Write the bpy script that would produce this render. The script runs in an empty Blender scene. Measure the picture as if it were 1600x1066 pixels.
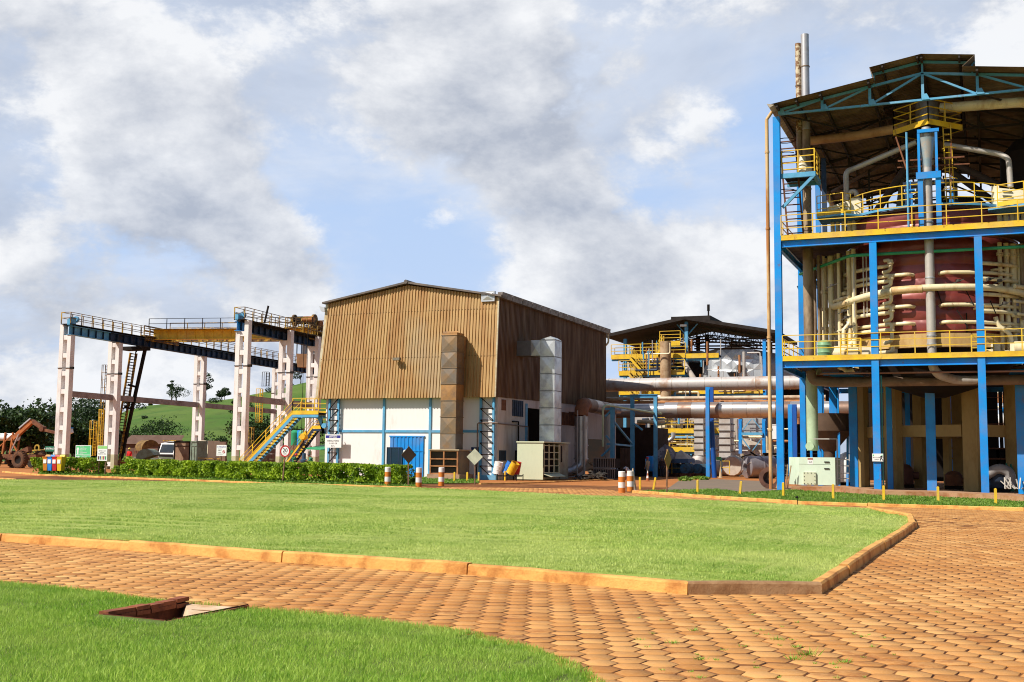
import bpy, math, random
import numpy as np
from mathutils import Vector, Matrix, noise as mnoise
random.seed(7); RNG = np.random.default_rng(7)
SC = bpy.context.scene
COL = SC.collection
R = math.radians

# ------------------------------------------------------------------ camera
FPX = 1800.0; YAW = R(22.5); PIT = R(5.74); ROLL = 0.011; EYE = 1.65
_r0 = np.array([math.cos(YAW), math.sin(YAW), 0.0])
_fw = np.array([-math.sin(YAW)*math.cos(PIT), math.cos(YAW)*math.cos(PIT), math.sin(PIT)])
_u0 = np.cross(_r0, _fw)
_r = _r0*math.cos(ROLL)+_u0*math.sin(ROLL); _u = -_r0*math.sin(ROLL)+_u0*math.cos(ROLL)
cam_d = bpy.data.cameras.new('camera'); cam = bpy.data.objects.new('camera', cam_d); COL.objects.link(cam)
cam.matrix_world = Matrix(((_r[0], _u[0], -_fw[0], 0), (_r[1], _u[1], -_fw[1], 0), (_r[2], _u[2], -_fw[2], EYE), (0, 0, 0, 1)))
cam_d.sensor_width = 36; cam_d.lens = 36*FPX/1600; cam_d.clip_start = 0.1; cam_d.clip_end = 5000
SC.camera = cam
SC.render.engine = 'CYCLES'; SC.cycles.filter_width = 1.05

# photo measurements -> real positions on the ground or on a wall plane
def ray(px, py): return _fw+_r*(px-800)/FPX-_u*(py-533)/FPX
def G(px, py, z=0.0):
    d = ray(px, py); t = (z-EYE)/d[2]; return Vector((d[0]*t, d[1]*t, z))
def P(px, py, Y):
    d = ray(px, py); t = Y/d[1]; return Vector((d[0]*t, Y, EYE+d[2]*t))
def PX(px, py, X):
    d = ray(px, py); t = X/d[0]; return Vector((X, d[1]*t, EYE+d[2]*t))

# ------------------------------------------------------------------ light
SUN_EL = R(46); SUN_AZ = R(38)      # light travels towards +X,+Y
SC.view_settings.view_transform = 'Standard'; SC.view_settings.look = 'None'
SC.view_settings.exposure = 0.20; SC.view_settings.gamma = 1.0
sd = bpy.data.lights.new('sun', 'SUN'); sd.energy = 5.0; sd.angle = R(0.5); sd.color = (1.0, 0.94, 0.84)
sun = bpy.data.objects.new('sun', sd); COL.objects.link(sun)
LD = Vector((math.sin(SUN_AZ)*math.cos(SUN_EL), math.cos(SUN_AZ)*math.cos(SUN_EL), -math.sin(SUN_EL)))
sun.rotation_euler = LD.to_track_quat('-Z', 'Y').to_euler()

# node helpers
class NT:
    def __init__(s, tree): s.t = tree; s.n = tree.nodes; s.l = tree.links; s.n.clear()
    def new(s, typ, **kw):
        nd = s.n.new(typ)
        for k, v in kw.items(): setattr(nd, k, v)
        return nd
    def inp(s, sock, v):
        if hasattr(v, 'is_output') or isinstance(v, bpy.types.NodeSocket): s.l.new(v, sock)
        else: sock.default_value = v
    def math(s, op, a, b=0.0, c=None, clamp=False):
        nd = s.new('ShaderNodeMath', operation=op); nd.use_clamp = clamp
        s.inp(nd.inputs[0], a); s.inp(nd.inputs[1], b)
        if c is not None: s.inp(nd.inputs[2], c)
        return nd.outputs[0]
    def vmath(s, op, a, b=(0, 0, 0), out=0):
        nd = s.new('ShaderNodeVectorMath', operation=op); s.inp(nd.inputs[0], a); s.inp(nd.inputs[1], b)
        return nd.outputs[out]
    def mix(s, f, a, b):
        nd = s.new('ShaderNodeMix', data_type='RGBA'); s.inp(nd.inputs[0], f)
        s.inp(nd.inputs[6], a if not isinstance(a, tuple) else (*a, 1)[:4]); s.inp(nd.inputs[7], b if not isinstance(b, tuple) else (*b, 1)[:4])
        return nd.outputs[2]
    def noise(s, vec, scale, detail=4, rough=.55, out=0, dist=0.0):
        nd = s.new('ShaderNodeTexNoise'); s.inp(nd.inputs['Vector'], vec); nd.inputs['Scale'].default_value = scale
        nd.inputs['Detail'].default_value = detail; nd.inputs['Roughness'].default_value = rough; nd.inputs['Distortion'].default_value = dist
        return nd.outputs[out]
    def smooth(s, v, a, b):
        nd = s.new('ShaderNodeMapRange', interpolation_type='SMOOTHSTEP'); s.inp(nd.inputs[0], v)
        nd.inputs[1].default_value = a; nd.inputs[2].default_value = b; return nd.outputs[0]
    def scale(s, vec, sx, sy, sz):
        nd = s.new('ShaderNodeMapping'); s.inp(nd.inputs[0], vec); nd.inputs[3].default_value = (sx, sy, sz); return nd.outputs[0]

# ------------------------------------------------------------------ sky with clouds
W = bpy.data.worlds.new('World'); SC.world = W; W.use_nodes = True
n = NT(W.node_tree)
sky = n.new('ShaderNodeTexSky', sky_type='NISHITA'); sky.sun_disc = False
sky.sun_elevation = SUN_EL; sky.sun_rotation = math.atan2(-LD.x, -LD.y); sky.altitude = 600; sky.dust_density = 1.5
tc = n.new('ShaderNodeTexCoord').outputs['Generated']
dirn = n.vmath('NORMALIZE', tc)
sep = n.new('ShaderNodeSeparateXYZ'); n.inp(sep.inputs[0], dirn)
zz = n.math('MAXIMUM', sep.outputs[2], 0.0)
den = n.math('ADD', zz, 0.22)
cmb = n.new('ShaderNodeCombineXYZ')
n.inp(cmb.inputs[0], n.math('DIVIDE', sep.outputs[0], den)); n.inp(cmb.inputs[1], n.math('DIVIDE', sep.outputs[1], den)); cmb.inputs[2].default_value = 3.1
pv = cmb.outputs[0]
def blob(px, py, rx, wgt):
    d = ray(px, py); d = d/np.linalg.norm(d); rad = rx/FPX
    dt = n.vmath('DOT_PRODUCT', dirn, tuple(d), out=1)
    q = n.math('DIVIDE', n.math('SUBTRACT', 1.0, dt), rad*rad/2)
    return n.math('MULTIPLY', n.math('EXPONENT', n.math('MULTIPLY', q, -1.0)), wgt)
def addb(v, BL):
    for b in BL: v = n.math('ADD', v, blob(*b))
    return v
# thin high layer
base = n.noise(pv, 1.1, 8, .58, dist=.3)
d1 = addb(base, [(760, 200, 330, .07), (1000, 60, 400, .05), (500, 40, 300, .05), (690, 395, 100, -.12), (250, 130, 120, -.03), (1260, 240, 200, -.03), (470, 330, 60, -.02), (1000, 330, 80, -.07), (560, 470, 80, -.05)])
cov1 = n.smooth(d1, 0.34, 0.56)
baseB = n.noise(n.vmath('ADD', pv, (-.05, -.10, 0)), 1.1, 8, .58, dist=.3)
sh1 = n.math('ADD', n.math('MULTIPLY', n.math('SUBTRACT', base, baseB), 4.5), n.math('SUBTRACT', 1.0, n.smooth(base, 0.36, 0.70)), clamp=True)
col1 = n.mix(sh1, (4.5, 5.1, 6.3), (7.3, 7.9, 9.0))
# cumulus layer with lit tops and grey undersides
v2 = n.vmath('MULTIPLY', dirn, (1.0, 1.0, 1.55))
def cum(vec): return n.math('ADD', n.math('MULTIPLY', n.noise(vec, 4.6, 11, .60, dist=.15), .95), n.math('MULTIPLY', n.noise(vec, 15.0, 7, .62), .30))
nA = cum(v2); nB = cum(n.vmath('ADD', v2, (-.022, -.018, .05)))
CB = [(330, 335, 95, .15), (230, 285, 80, .15), (440, 400, 85, .15), (510, 430, 50, .12), (130, 300, 60, .08), (60, 545, 130, .12), (170, 480, 90, .10), (360, 480, 80, .13), (450, 495, 60, .10),
      (620, 195, 90, .10), (760, 250, 120, .15), (860, 310, 80, .13), (690, 130, 120, .06), (960, 180, 140, .06), (880, 410, 60, .12), (980, 430, 90, .16), (1090, 400, 80, .15), (1170, 430, 70, .15), (1000, 490, 100, .12), (1240, 560, 90, .10), (30, 380, 60, .08), (200, 190, 120, .07),
      (690, 400, 60, -.10), (600, 350, 40, -.05), (620, 60, 160, .06), (100, 60, 120, .05), (1130, 230, 120, .06), (560, 300, 60, .05), (430, 190, 90, .05)]
blb = addb(0.0, CB); d2 = n.math('ADD', nA, blb)
cov2 = n.smooth(d2, 0.625, 0.745)
thick = n.smooth(d2, 0.70, 0.98)
rel = n.math('MULTIPLY', n.math('SUBTRACT', nA, nB), 3.6)
bott = addb(0.0, [(810, 320, 130, .28), (720, 280, 120, .08), (900, 330, 90, .16), (220, 430, 120, .26), (330, 425, 60, .14), (950, 90, 260, .22), (30, 390, 60, .2), (1080, 490, 90, .14), (200, 190, 120, .16), (90, 560, 120, .12)])
lit = n.math('ADD', n.math('SUBTRACT', n.math('SUBTRACT', 0.78, n.math('MULTIPLY', thick, 0.22)), bott), rel, clamp=True)
ccol = n.mix(lit, (4.5, 4.95, 5.9), (9.5, 9.6, 9.8))
hz = n.smooth(sep.outputs[2], 0.50, 0.0)
blue = n.mix(n.math('MULTIPLY', hz, 0.55), (4.1, 5.9, 9.2), (6.6, 7.8, 9.6))
fr = n.mix(n.math('MULTIPLY', cov1, 0.85), blue, col1)
fr = n.mix(n.math('MULTIPLY', cov2, 0.92), fr, ccol)
fdot = n.vmath('DOT_PRODUCT', dirn, (-math.sin(YAW), math.cos(YAW), 0.0), out=1)
allc = n.mix(n.smooth(fdot, 0.30, 0.66), n.vmath('MULTIPLY', sky.outputs[0], (.85, .85, .85)), fr)
bg = n.new('ShaderNodeBackground'); n.inp(bg.inputs[0], allc); bg.inputs[1].default_value = 0.087
wo = n.new('ShaderNodeOutputWorld'); n.l.new(bg.outputs[0], wo.inputs[0])

# ------------------------------------------------------------------ materials
MATS = {}
def mat(name, col, rough=.6, metal=0.0, col2=None, scale=1.5, thr=(.35, .7), streak=1.0, bump=0.0, bscale=20, fine=.12, spec=None, fleck=0.0):
    """base colour broken up by noise towards col2 (dirt, rust, fading); streak <1 stretches the stain along z"""
    if name in MATS: return MATS[name]
    m = bpy.data.materials.new(name); m.use_nodes = True; t = NT(m.node_tree)
    pos = t.new('ShaderNodeNewGeometry').outputs['Position']
    v = t.scale(pos, 1, 1, streak)
    c = (*col, 1)
    if col2 is None: col2 = tuple(x*.75 for x in col)
    f = t.smooth(t.noise(v, scale, 6, .65), *thr)
    c1 = t.mix(f, c, (*col2, 1))
    g = t.noise(v, scale*9, 3, .6)
    k = t.math('ADD', t.math('MULTIPLY', g, fine*2), 1-fine)
    if fleck:
        c1 = t.mix(t.math('MULTIPLY', t.smooth(t.noise(t.scale(pos, 1, 1, .45), 2.6, 9, .75), .60, .66), fleck), c1, (.17, .06, .025, 1))
        c1 = t.mix(t.math('MULTIPLY', t.smooth(t.noise(pos, .6, 5, .6), .45, .7), .35), c1, t.mix(.5, c1, (.45, .42, .38, 1)))
    c2 = t.new('ShaderNodeVectorMath', operation='SCALE'); t.inp(c2.inputs[0], c1); t.inp(c2.inputs[3], k)
    bs = t.new('ShaderNodeBsdfPrincipled'); t.inp(bs.inputs['Base Color'], c2.outputs[0])
    rr = t.math('ADD', t.math('MULTIPLY', f, .15), rough, clamp=True); t.inp(bs.inputs['Roughness'], rr)
    bs.inputs['Metallic'].default_value = metal
    if spec is not None: bs.inputs['Specular IOR Level'].default_value = spec
    if bump:
        bp = t.new('ShaderNodeBump'); bp.inputs['Strength'].default_value = bump; bp.inputs['Distance'].default_value = .02
        t.inp(bp.inputs['Height'], t.noise(pos, bscale, 4, .6)); t.inp(bs.inputs['Normal'], bp.outputs[0])
    o = t.new('ShaderNodeOutputMaterial'); t.l.new(bs.outputs[0], o.inputs[0])
    MATS[name] = m; return m

M_BLUE = mat('blue_paint', (.003, .28, .76), .36, 0, (.005, .20, .60), 1.2, fine=.08, fleck=.55)
M_BLUE2 = mat('faded_blue_paint', (.10, .38, .62), .5, 0, (.07, .28, .48), 1.5, fleck=.6)
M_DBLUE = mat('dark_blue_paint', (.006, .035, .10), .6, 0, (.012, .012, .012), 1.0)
M_YEL = mat('yellow_paint', (.80, .52, .012), .45, 0, (.62, .36, .02), 1.6, fleck=.6)
M_DYEL = mat('weathered_yellow_paint', (.50, .30, .025), .6, 0, (.09, .045, .015), 1.8, (.38, .56))
M_WHITE = mat('white_wall_paint', (.82, .79, .77), .75, 0, (.62, .50, .42), .5, (.58, .85), .35, fine=.05)
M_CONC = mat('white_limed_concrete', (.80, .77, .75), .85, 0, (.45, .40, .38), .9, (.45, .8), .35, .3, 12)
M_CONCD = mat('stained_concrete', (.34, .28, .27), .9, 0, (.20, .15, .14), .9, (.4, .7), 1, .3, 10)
M_BAND = mat('pale_green_base_paint', (.55, .58, .36), .8, 0, (.42, .40, .28))
M_TAN = mat('tan_concrete', (.42, .29, .11), .8, 0, (.28, .17, .055), .8, (.45, .75), .5, .15, 10)
M_CREAM = mat('cream_pipe_paint', (.80, .68, .42), .38, 0, (.50, .33, .15), 1.6, (.46, .75), .5, fine=.1, fleck=.5)
M_CREAM2 = mat('cream_sheet_paint', (.80, .72, .52), .5, 0, (.62, .50, .30), .9, (.5, .8))
M_OLDPIPE = mat('weathered_pipe', (.34, .25, .16), .6, .1, (.16, .10, .06), 1.2, (.4, .65), .4)
M_GREYPIPE = mat('grey_lagged_pipe', (.50, .46, .42), .5, .25, (.33, .22, .15), 1.1, (.5, .75), .5)
M_RUST = mat('rust_steel', (.20, .075, .03), .85, 0, (.10, .035, .02), 2.0)
M_RUSTL = mat('light_rust', (.46, .20, .07), .8, 0, (.26, .10, .04), 2.0)
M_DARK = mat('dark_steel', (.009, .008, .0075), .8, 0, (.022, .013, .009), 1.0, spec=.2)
M_BLACK = mat('black_rubber', (.02, .018, .017), .85, 0, (.05, .035, .02), 3)
M_TYRE = mat('dusty_tyre_rubber', (.07, .035, .02), .9, 0, (.16, .07, .03), 3)
M_GREEN = mat('green_pipe_paint', (.03, .36, .15), .4, 0, (.02, .24, .10))
M_MINT = mat('mint_sheet_paint', (.62, .74, .58), .5, 0, (.50, .60, .42), .8, (.5, .85), .5, fine=.06)
M_MINTD = mat('pale_green_cabinet_paint', (.56, .60, .42), .55, 0, (.46, .50, .34), .8, (.5, .85), .5, fine=.06)
M_MINTP = mat('pale_green_pipe_paint', (.44, .56, .36), .45, 0, (.32, .40, .25), .8)
M_ORANGE = mat('orange_bollard_paint', (.66, .20, .015), .6, 0, (.50, .15, .02), 3)
M_BWHITE = mat('bollard_white_paint', (.80, .76, .74), .6, 0, (.62, .52, .45), 4, (.5, .8))
M_RED = mat('red_paint', (.50, .012, .012), .5)
M_GLASS = mat('dark_window_glass', (.02, .03, .04), .08, 0)
M_SIGNW = mat('sign_white', (.80, .80, .78), .5, 0, (.7, .68, .62), 4, (.5, .9))
M_SIGNG = mat('sign_green', (.10, .58, .22), .5, 0, (.12, .50, .20), 3)
M_SIGNL = mat('sign_light_green', (.30, .66, .20), .5)
M_SIGNDG = mat('sign_dark_green', (.01, .16, .09), .5)
M_NAVY = mat('sign_navy', (.02, .02, .28), .5)
M_INK = mat('black_ink', (.015, .015, .015), .6)
M_LSTEEL = mat('galvanised_steel', (.62, .64, .66), .38, .65, (.45, .47, .50), 1.4, (.4, .7), 1, .1, 6)
M_STAIN = mat('stainless_lagging', (.52, .50, .50), .33, .75, (.40, .33, .28), .9, (.45, .75))
M_BUCKET = mat('grey_green_machine_paint', (.22, .29, .22), .6, 0, (.15, .17, .12), 2)
M_BRICK = mat('dusty_block_wall', (.22, .13, .09), .9, 0, (.15, .085, .06), 1.3, bump=.3)
M_WOOD = mat('old_timber', (.45, .30, .15), .85, 0, (.25, .15, .08), 2.5)
M_SKIN = mat('skin', (.30, .15, .09), .6)
M_CANVAS = mat('pale_canvas', (.60, .53, .45), .85, 0, (.45, .38, .32), 1.4)
M_TARP = mat('grey_tarpaulin', (.16, .15, .17), .7, 0, (.35, .34, .36), 1.8, (.52, .6))
M_MAROON = None

# ------------------------------------------------------------------ mesh builder
ROOT = {}
class MB:
    def __init__(s): s.v = []; s.f = []; s.s = []
    def add(s, vs, fs):
        s.s.append((len(s.v), len(s.f)))
        o = len(s.v); s.v += [tuple(x) for x in vs]; s.f += [tuple(i+o for i in f) for f in fs]; return s
    def box(s, x0, x1, y0, y1, z0, z1):
        x0, x1 = min(x0, x1), max(x0, x1); y0, y1 = min(y0, y1), max(y0, y1); z0, z1 = min(z0, z1), max(z0, z1)
        return s.add([(x0, y0, z0), (x1, y0, z0), (x1, y1, z0), (x0, y1, z0), (x0, y0, z1), (x1, y0, z1), (x1, y1, z1), (x0, y1, z1)],
                     [(0, 3, 2, 1), (4, 5, 6, 7), (0, 1, 5, 4), (1, 2, 6, 5), (2, 3, 7, 6), (3, 0, 4, 7)])
    def bar(s, p, q, w, h=None, up=(0, 0, 1)):
        p = Vector(p); q = Vector(q); h = w if h is None else h; d = (q-p)
        if d.length < 1e-6: return s
        d.normalize(); up = Vector(up)
        if abs(d.dot(up)) > .98: up = Vector((0, 1, 0))
        a = d.cross(up).normalized()*w/2; b = a.cross(d).normalized()*h/2
        vs = [p-a-b, p+a-b, p+a+b, p-a+b, q-a-b, q+a-b, q+a+b, q-a+b]
        return s.add(vs, [(0, 1, 2, 3), (7, 6, 5, 4), (0, 4, 5, 1), (1, 5, 6, 2), (2, 6, 7, 3), (3, 7, 4, 0)])
    def ibeam(s, p, q, w, h, t=.03, up=(0, 0, 1)):
        p = Vector(p); q = Vector(q); d = (q-p).normalized(); up = Vector(up)
        if abs(d.dot(up)) > .98: up = Vector((0, 1, 0))
        a = d.cross(up).normalized(); b = a.cross(d).normalized()
        o = b*(h/2-t/2)
        s.bar(p+o, q+o, w, t, up); s.bar(p-o, q-o, w, t, up); s.bar(p, q, t, h-2*t, up); return s
    def tube(s, p, q, r, r2=None, n=12, cap=True):
        p = Vector(p); q = Vector(q); r2 = r if r2 is None else r2; d = (q-p).normalized()
        up = Vector((0, 0, 1)) if abs(d.z) < .9 else Vector((0, 1, 0))
        a = d.cross(up).normalized(); b = a.cross(d)
        vs = []
        for c, rr in ((p, r), (q, r2)):
            for i in range(n): th = 2*math.pi*i/n; vs.append(c+a*math.cos(th)*rr+b*math.sin(th)*rr)
        fs = [(i, i+n, (i+1) % n+n, (i+1) % n) for i in range(n)]
        if cap: fs += [tuple(range(n)), tuple(range(2*n-1, n-1, -1))]
        return s.add(vs, fs)
    def path(s, pts, r, n=10, fillet=None, cap=True, closed=False):
        pts = [Vector(p) for p in pts]
        if fillet:
            out = [pts[0]]
            for i in range(1, len(pts)-1):
                a = pts[i-1]-pts[i]; b = pts[i+1]-pts[i]; f = min(fillet, a.length*.45, b.length*.45)
                if a.normalized().dot(b.normalized()) < -.995: out.append(pts[i]); continue
                pa = pts[i]+a.normalized()*f; pb = pts[i]+b.normalized()*f
                for k in range(6):
                    t = k/5; out.append(pa*(1-t)**2+pts[i]*2*t*(1-t)+pb*t*t)
            out.append(pts[-1]); pts = out
        rad = r if hasattr(r, '__len__') else [r]*len(pts)
        vs = []; N = len(pts); d0 = (pts[1]-pts[0]).normalized()
        up = Vector((0, 0, 1)) if abs(d0.z) < .9 else Vector((0, 1, 0))
        a = d0.cross(up).normalized()
        for i, p in enumerate(pts):
            if i == 0: d = d0
            elif i == N-1: d = (pts[i]-pts[i-1]).normalized()
            else: d = ((pts[i]-pts[i-1]).normalized()+(pts[i+1]-pts[i]).normalized()).normalized()
            a = (a-d*a.dot(d)).normalized(); b = a.cross(d)
            for k in range(n): th = 2*math.pi*k/n; vs.append(p+(a*math.cos(th)+b*math.sin(th))*rad[i])
        fs = []
        for i in range(N-1):
            for k in range(n): fs.append((i*n+k, (i+1)*n+k, (i+1)*n+(k+1) % n, i*n+(k+1) % n))
        if cap: fs += [tuple(range(n)), tuple(range(N*n-1, (N-1)*n-1, -1))]
        return s.add(vs, fs)
    def lathe(s, c, prof, n=24, a0=0, a1=2*math.pi, axis='z'):
        c = Vector(c); full = abs(a1-a0-2*math.pi) < 1e-6; m = n if full else n+1
        vs = []
        for (r, z) in prof:
            for i in range(m):
                th = a0+(a1-a0)*i/n; x, y = r*math.cos(th), r*math.sin(th)
                vs.append(c+(Vector((x, y, z)) if axis == 'z' else Vector((x, z, y)) if axis == 'y' else Vector((z, x, y))))
        fs = []
        for j in range(len(prof)-1):
            for i in range(n):
                k = (i+1) % m; fs.append((j*m+i, j*m+k, (j+1)*m+k, (j+1)*m+i))
        return s.add(vs, fs)
    def prism(s, poly, ext):
        n_ = len(poly); ext = Vector(ext); vs = [Vector(p) for p in poly]; vs += [v+ext for v in vs]
        fs = [tuple(range(n_)), tuple(range(2*n_-1, n_-1, -1))]+[(i, i+n_, (i+1) % n_+n_, (i+1) % n_) for i in range(n_)]
        return s.add(vs, fs)
    def build(s, name, m, parent=None, smooth=True, ang=38):
        me = bpy.data.meshes.new(name)
        off = Vector(ROOT[parent.name]) if parent else None
        vs = s.v
        if parent is None and vs:
            xs = [v[0] for v in vs]; ys = [v[1] for v in vs]; zs = [v[2] for v in vs]
            off = Vector(((min(xs)+max(xs))/2, (min(ys)+max(ys))/2, min(zs)))
        me.from_pydata([(v[0]-off.x, v[1]-off.y, v[2]-off.z) for v in vs], [], s.f)
        import bmesh
        bm = bmesh.new(); bm.from_mesh(me); bmesh.ops.recalc_face_normals(bm, faces=bm.faces); bm.to_mesh(me); bm.free()
        if smooth:
            me.shade_smooth(); me.set_sharp_from_angle(angle=R(ang))
        for mm in (m if isinstance(m, (list, tuple)) else [m]): me.materials.append(mm)
        o = bpy.data.objects.new(name, me); COL.objects.link(o)
        if parent: o.parent = parent; ROOT[o.name] = tuple(off)
        else: o.location = off; ROOT[o.name] = tuple(off)
        return o
def each(mb, name, m, parent, smooth=True):
    """one part per shape"""
    L = mb.s+[(len(mb.v), len(mb.f))]; out = []
    for (v0, f0), (v1, f1) in zip(L, L[1:]):
        q = MB(); q.v = mb.v[v0:v1]; q.f = [tuple(i-v0 for i in f) for f in mb.f[f0:f1]]; out.append(q.build(name, m, parent, smooth))
    return out
def tag(o, label, cat, group=None, kind=None):
    if label: o['label'] = label
    if cat: o['category'] = cat
    if group: o['group'] = group
    if kind: o['kind'] = kind
    return o
def struct(o): o['kind'] = 'structure'; return o
def thing(name, label, cat, loc=(0, 0, 0), group=None):
    o = bpy.data.objects.new(name, None); COL.objects.link(o); o.location = loc; o.empty_display_size = .3
    ROOT[o.name] = tuple(loc); return tag(o, label, cat, group)
def dup(root, loc, label=None, rz=None, group=None):
    r = root.copy(); COL.objects.link(r); r.location = loc; ROOT[r.name] = tuple(loc)
    if label: r['label'] = label
    if group: r['group'] = group
    if rz is not None: r.rotation_euler = (0, 0, rz)
    for ch in list(root.children):
        c = ch.copy(); COL.objects.link(c); c.parent = r
        for g in ch.children: d = g.copy(); COL.objects.link(d); d.parent = c
    return r
def npmesh(name, V, Fi, m, tone=None, loc=(0, 0, 0), parent=None, smooth=False):
    """numpy verts (n,3), faces (k, 3|4) -> object, with a per-face 'tone' attribute"""
    me = bpy.data.meshes.new(name); V = np.asarray(V, np.float32)-np.array(loc, np.float32); Fi = np.asarray(Fi, np.int32); k, c = Fi.shape
    me.vertices.add(len(V)); me.vertices.foreach_set('co', V.ravel())
    me.loops.add(k*c); me.loops.foreach_set('vertex_index', Fi.ravel())
    me.polygons.add(k); me.polygons.foreach_set('loop_start', np.arange(0, k*c, c, dtype=np.int32))
    if tone is not None:
        at = me.attributes.new('tone', 'FLOAT', 'FACE'); at.data.foreach_set('value', np.asarray(tone, np.float32))
    me.update(calc_edges=True); me.validate()
    me.materials.append(m); o = bpy.data.objects.new(name, me); COL.objects.link(o)
    if parent: o.parent = parent
    else: o.location = loc
    ROOT[o.name] = tuple(loc); return o
def text_into(mb, s, cx, cz, size, org, ux, uz, depth=.004, align='CENTER'):
    """flat lettering: origin org, unit vectors ux (right) uz (up)"""
    cu = bpy.data.curves.new('txt', 'FONT'); cu.body = s; cu.size = size; cu.align_x = align; cu.resolution_u = 2; cu.offset = size*.012
    ob = bpy.data.objects.new('txt', cu); COL.objects.link(ob); bpy.context.view_layer.update()
    me = ob.to_mesh(); ux = Vector(ux); uz = Vector(uz); org = Vector(org); nn = ux.cross(uz)
    mb.add([org+ux*(v.co.x+cx)+uz*(v.co.y+cz)+nn*depth for v in me.vertices], [tuple(p.vertices) for p in me.polygons])
    ob.to_mesh_clear(); bpy.data.objects.remove(ob); bpy.data.curves.remove(cu); return mb
def railing(mb, pts, h=1.1, sp=1.5, r=.028, rails=(1.0, .66, .33), posts=True):
    pts = [Vector(p) for p in pts]
    for si, (a, b) in enumerate(zip(pts, pts[1:])):
        L = (b-a).length; k = max(1, round(L/sp))
        for f in rails: mb.bar(a+Vector((0, 0, h*f)), b+Vector((0, 0, h*f)), r*1.6, r*1.6)
        for i in range(1 if si else 0, k+1):
            c = a.lerp(b, i/k); mb.bar(c, c+Vector((0, 0, h)), r*2, r*2)
    return mb

# ================================================================== ground, roads, lawns
def ground_mat(name, c1, c2, c3, s1=.12, s2=1.6, bump=.25, rough=.95):
    m = bpy.data.materials.new(name); m.use_nodes = True; t = NT(m.node_tree)
    pos = t.new('ShaderNodeNewGeometry').outputs['Position']
    a = t.smooth(t.noise(pos, s1, 5, .6), .38, .62); b = t.smooth(t.noise(pos, s2, 6, .7), .42, .72)
    c = t.mix(a, (*c1, 1), (*c2, 1)); c = t.mix(t.math('MULTIPLY', b, .7), c, (*c3, 1))
    bs = t.new('ShaderNodeBsdfPrincipled'); t.inp(bs.inputs['Base Color'], c); bs.inputs['Roughness'].default_value = rough
    bs.inputs['Specular IOR Level'].default_value = .2
    bp = t.new('ShaderNodeBump'); bp.inputs['Strength'].default_value = bump; bp.inputs['Distance'].default_value = .03
    t.inp(bp.inputs['Height'], t.noise(pos, 14, 5, .7)); t.inp(bs.inputs['Normal'], bp.outputs[0])
    o = t.new('ShaderNodeOutputMaterial'); t.l.new(bs.outputs[0], o.inputs[0]); return m
M_DIRT = ground_mat('orange_dirt', (.46, .175, .05), (.40, .15, .042), (.30, .11, .035))
M_FIELD = ground_mat('pasture', (.065, .135, .018), (.105, .165, .028), (.035, .075, .014), .03, .12, .1)
M_SOIL = ground_mat('lawn_soil', (.10, .16, .025), (.14, .19, .04), (.09, .10, .03), .3, 3)
M_PLINTH = ground_mat('dusty_concrete', (.40, .23, .12), (.34, .18, .09), (.50, .34, .22), .5, 2.5)
M_GRAVEL = ground_mat('grey_gravel', (.24, .17, .13), (.20, .15, .12), (.12, .13, .05), .8, 6)
M_KERB = mat('dusty_kerb_concrete', (.72, .38, .10), .85, 0, (.42, .17, .04), 1.7, (.42, .68), 1, .7, 26, fine=.22)
M_KERB2 = mat('bare_kerb_concrete', (.36, .21, .10), .9, 0, (.24, .12, .05), 2.5, (.4, .65), 1, .5, 30)

def sheet(name, poly, z, m):
    me = bpy.data.meshes.new(name); me.from_pydata([(p[0], p[1], z) for p in poly], [], [tuple(range(len(poly)))])
    me.materials.append(m); o = bpy.data.objects.new(name, me); COL.objects.link(o); return struct(o)
def rects(name, L, z, m):
    me = bpy.data.meshes.new(name); V = []; F = []
    for (x0, x1, y0, y1) in L: o = len(V); V += [(x0, y0, z), (x1, y0, z), (x1, y1, z), (x0, y1, z)]; F.append((o, o+1, o+2, o+3))
    me.from_pydata(V, [], F); me.materials.append(m); o = bpy.data.objects.new(name, me); COL.objects.link(o); return struct(o)
rects('ground', [(-900, 900, 40, 1400), (-900, 900, -300, -4), (-900, -60, -4, 40), (24, 900, -4, 40)], -.03, M_FIELD)
rects('yard_ground', [(-150, 70, 44, 175), (-150, -60, -30, 44)], -.014, M_DIRT)

def inpoly(P_, poly):
    x, y = P_[:, 0], P_[:, 1]; ins = np.zeros(len(x), bool); k = len(poly)
    for i in range(k):
        x0, y0 = poly[i][:2]; x1, y1 = poly[(i+1) % k][:2]
        if y0 == y1: continue
        c = ((y0 > y) != (y1 > y)) & (x < (x1-x0)*(y-y0)/(y1-y0)+x0); ins ^= c
    return ins
def offs(poly, d):      # shrink (d>0) a CCW polygon
    out = []; k = len(poly)
    for i in range(k):
        p0 = Vector(poly[i-1][:2]); p = Vector(poly[i][:2]); p1 = Vector(poly[(i+1) % k][:2])
        a = (p-p0).normalized(); b = (p1-p).normalized(); na = Vector((-a.y, a.x)); nb = Vector((-b.y, b.x))
        m_ = (na+nb); m_ = m_/max(.3, m_.length_squared)*2 if m_.length > 0 else na
        out.append(tuple(p+m_*d*.5*1.0 if False else p+m_*d))
    return out
# island lawn outline (outer foot of its kerb), counter-clockwise
g = lambda a, b: tuple(G(a, b))[:2]
ISL = [(-46, 19.5), (-30, 17.3), g(0, 846), g(200, 860), g(440, 879), g(730, 898), g(1075, 929), g(1285, 929), g(1433, 824), g(1428, 812), g(1362, 799), g(1100, 786), g(950, 779.5), g(780, 771), g(600, 764.5), g(380, 759), (-46, 47.5), (-56, 40), (-58, 26)]
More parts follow.
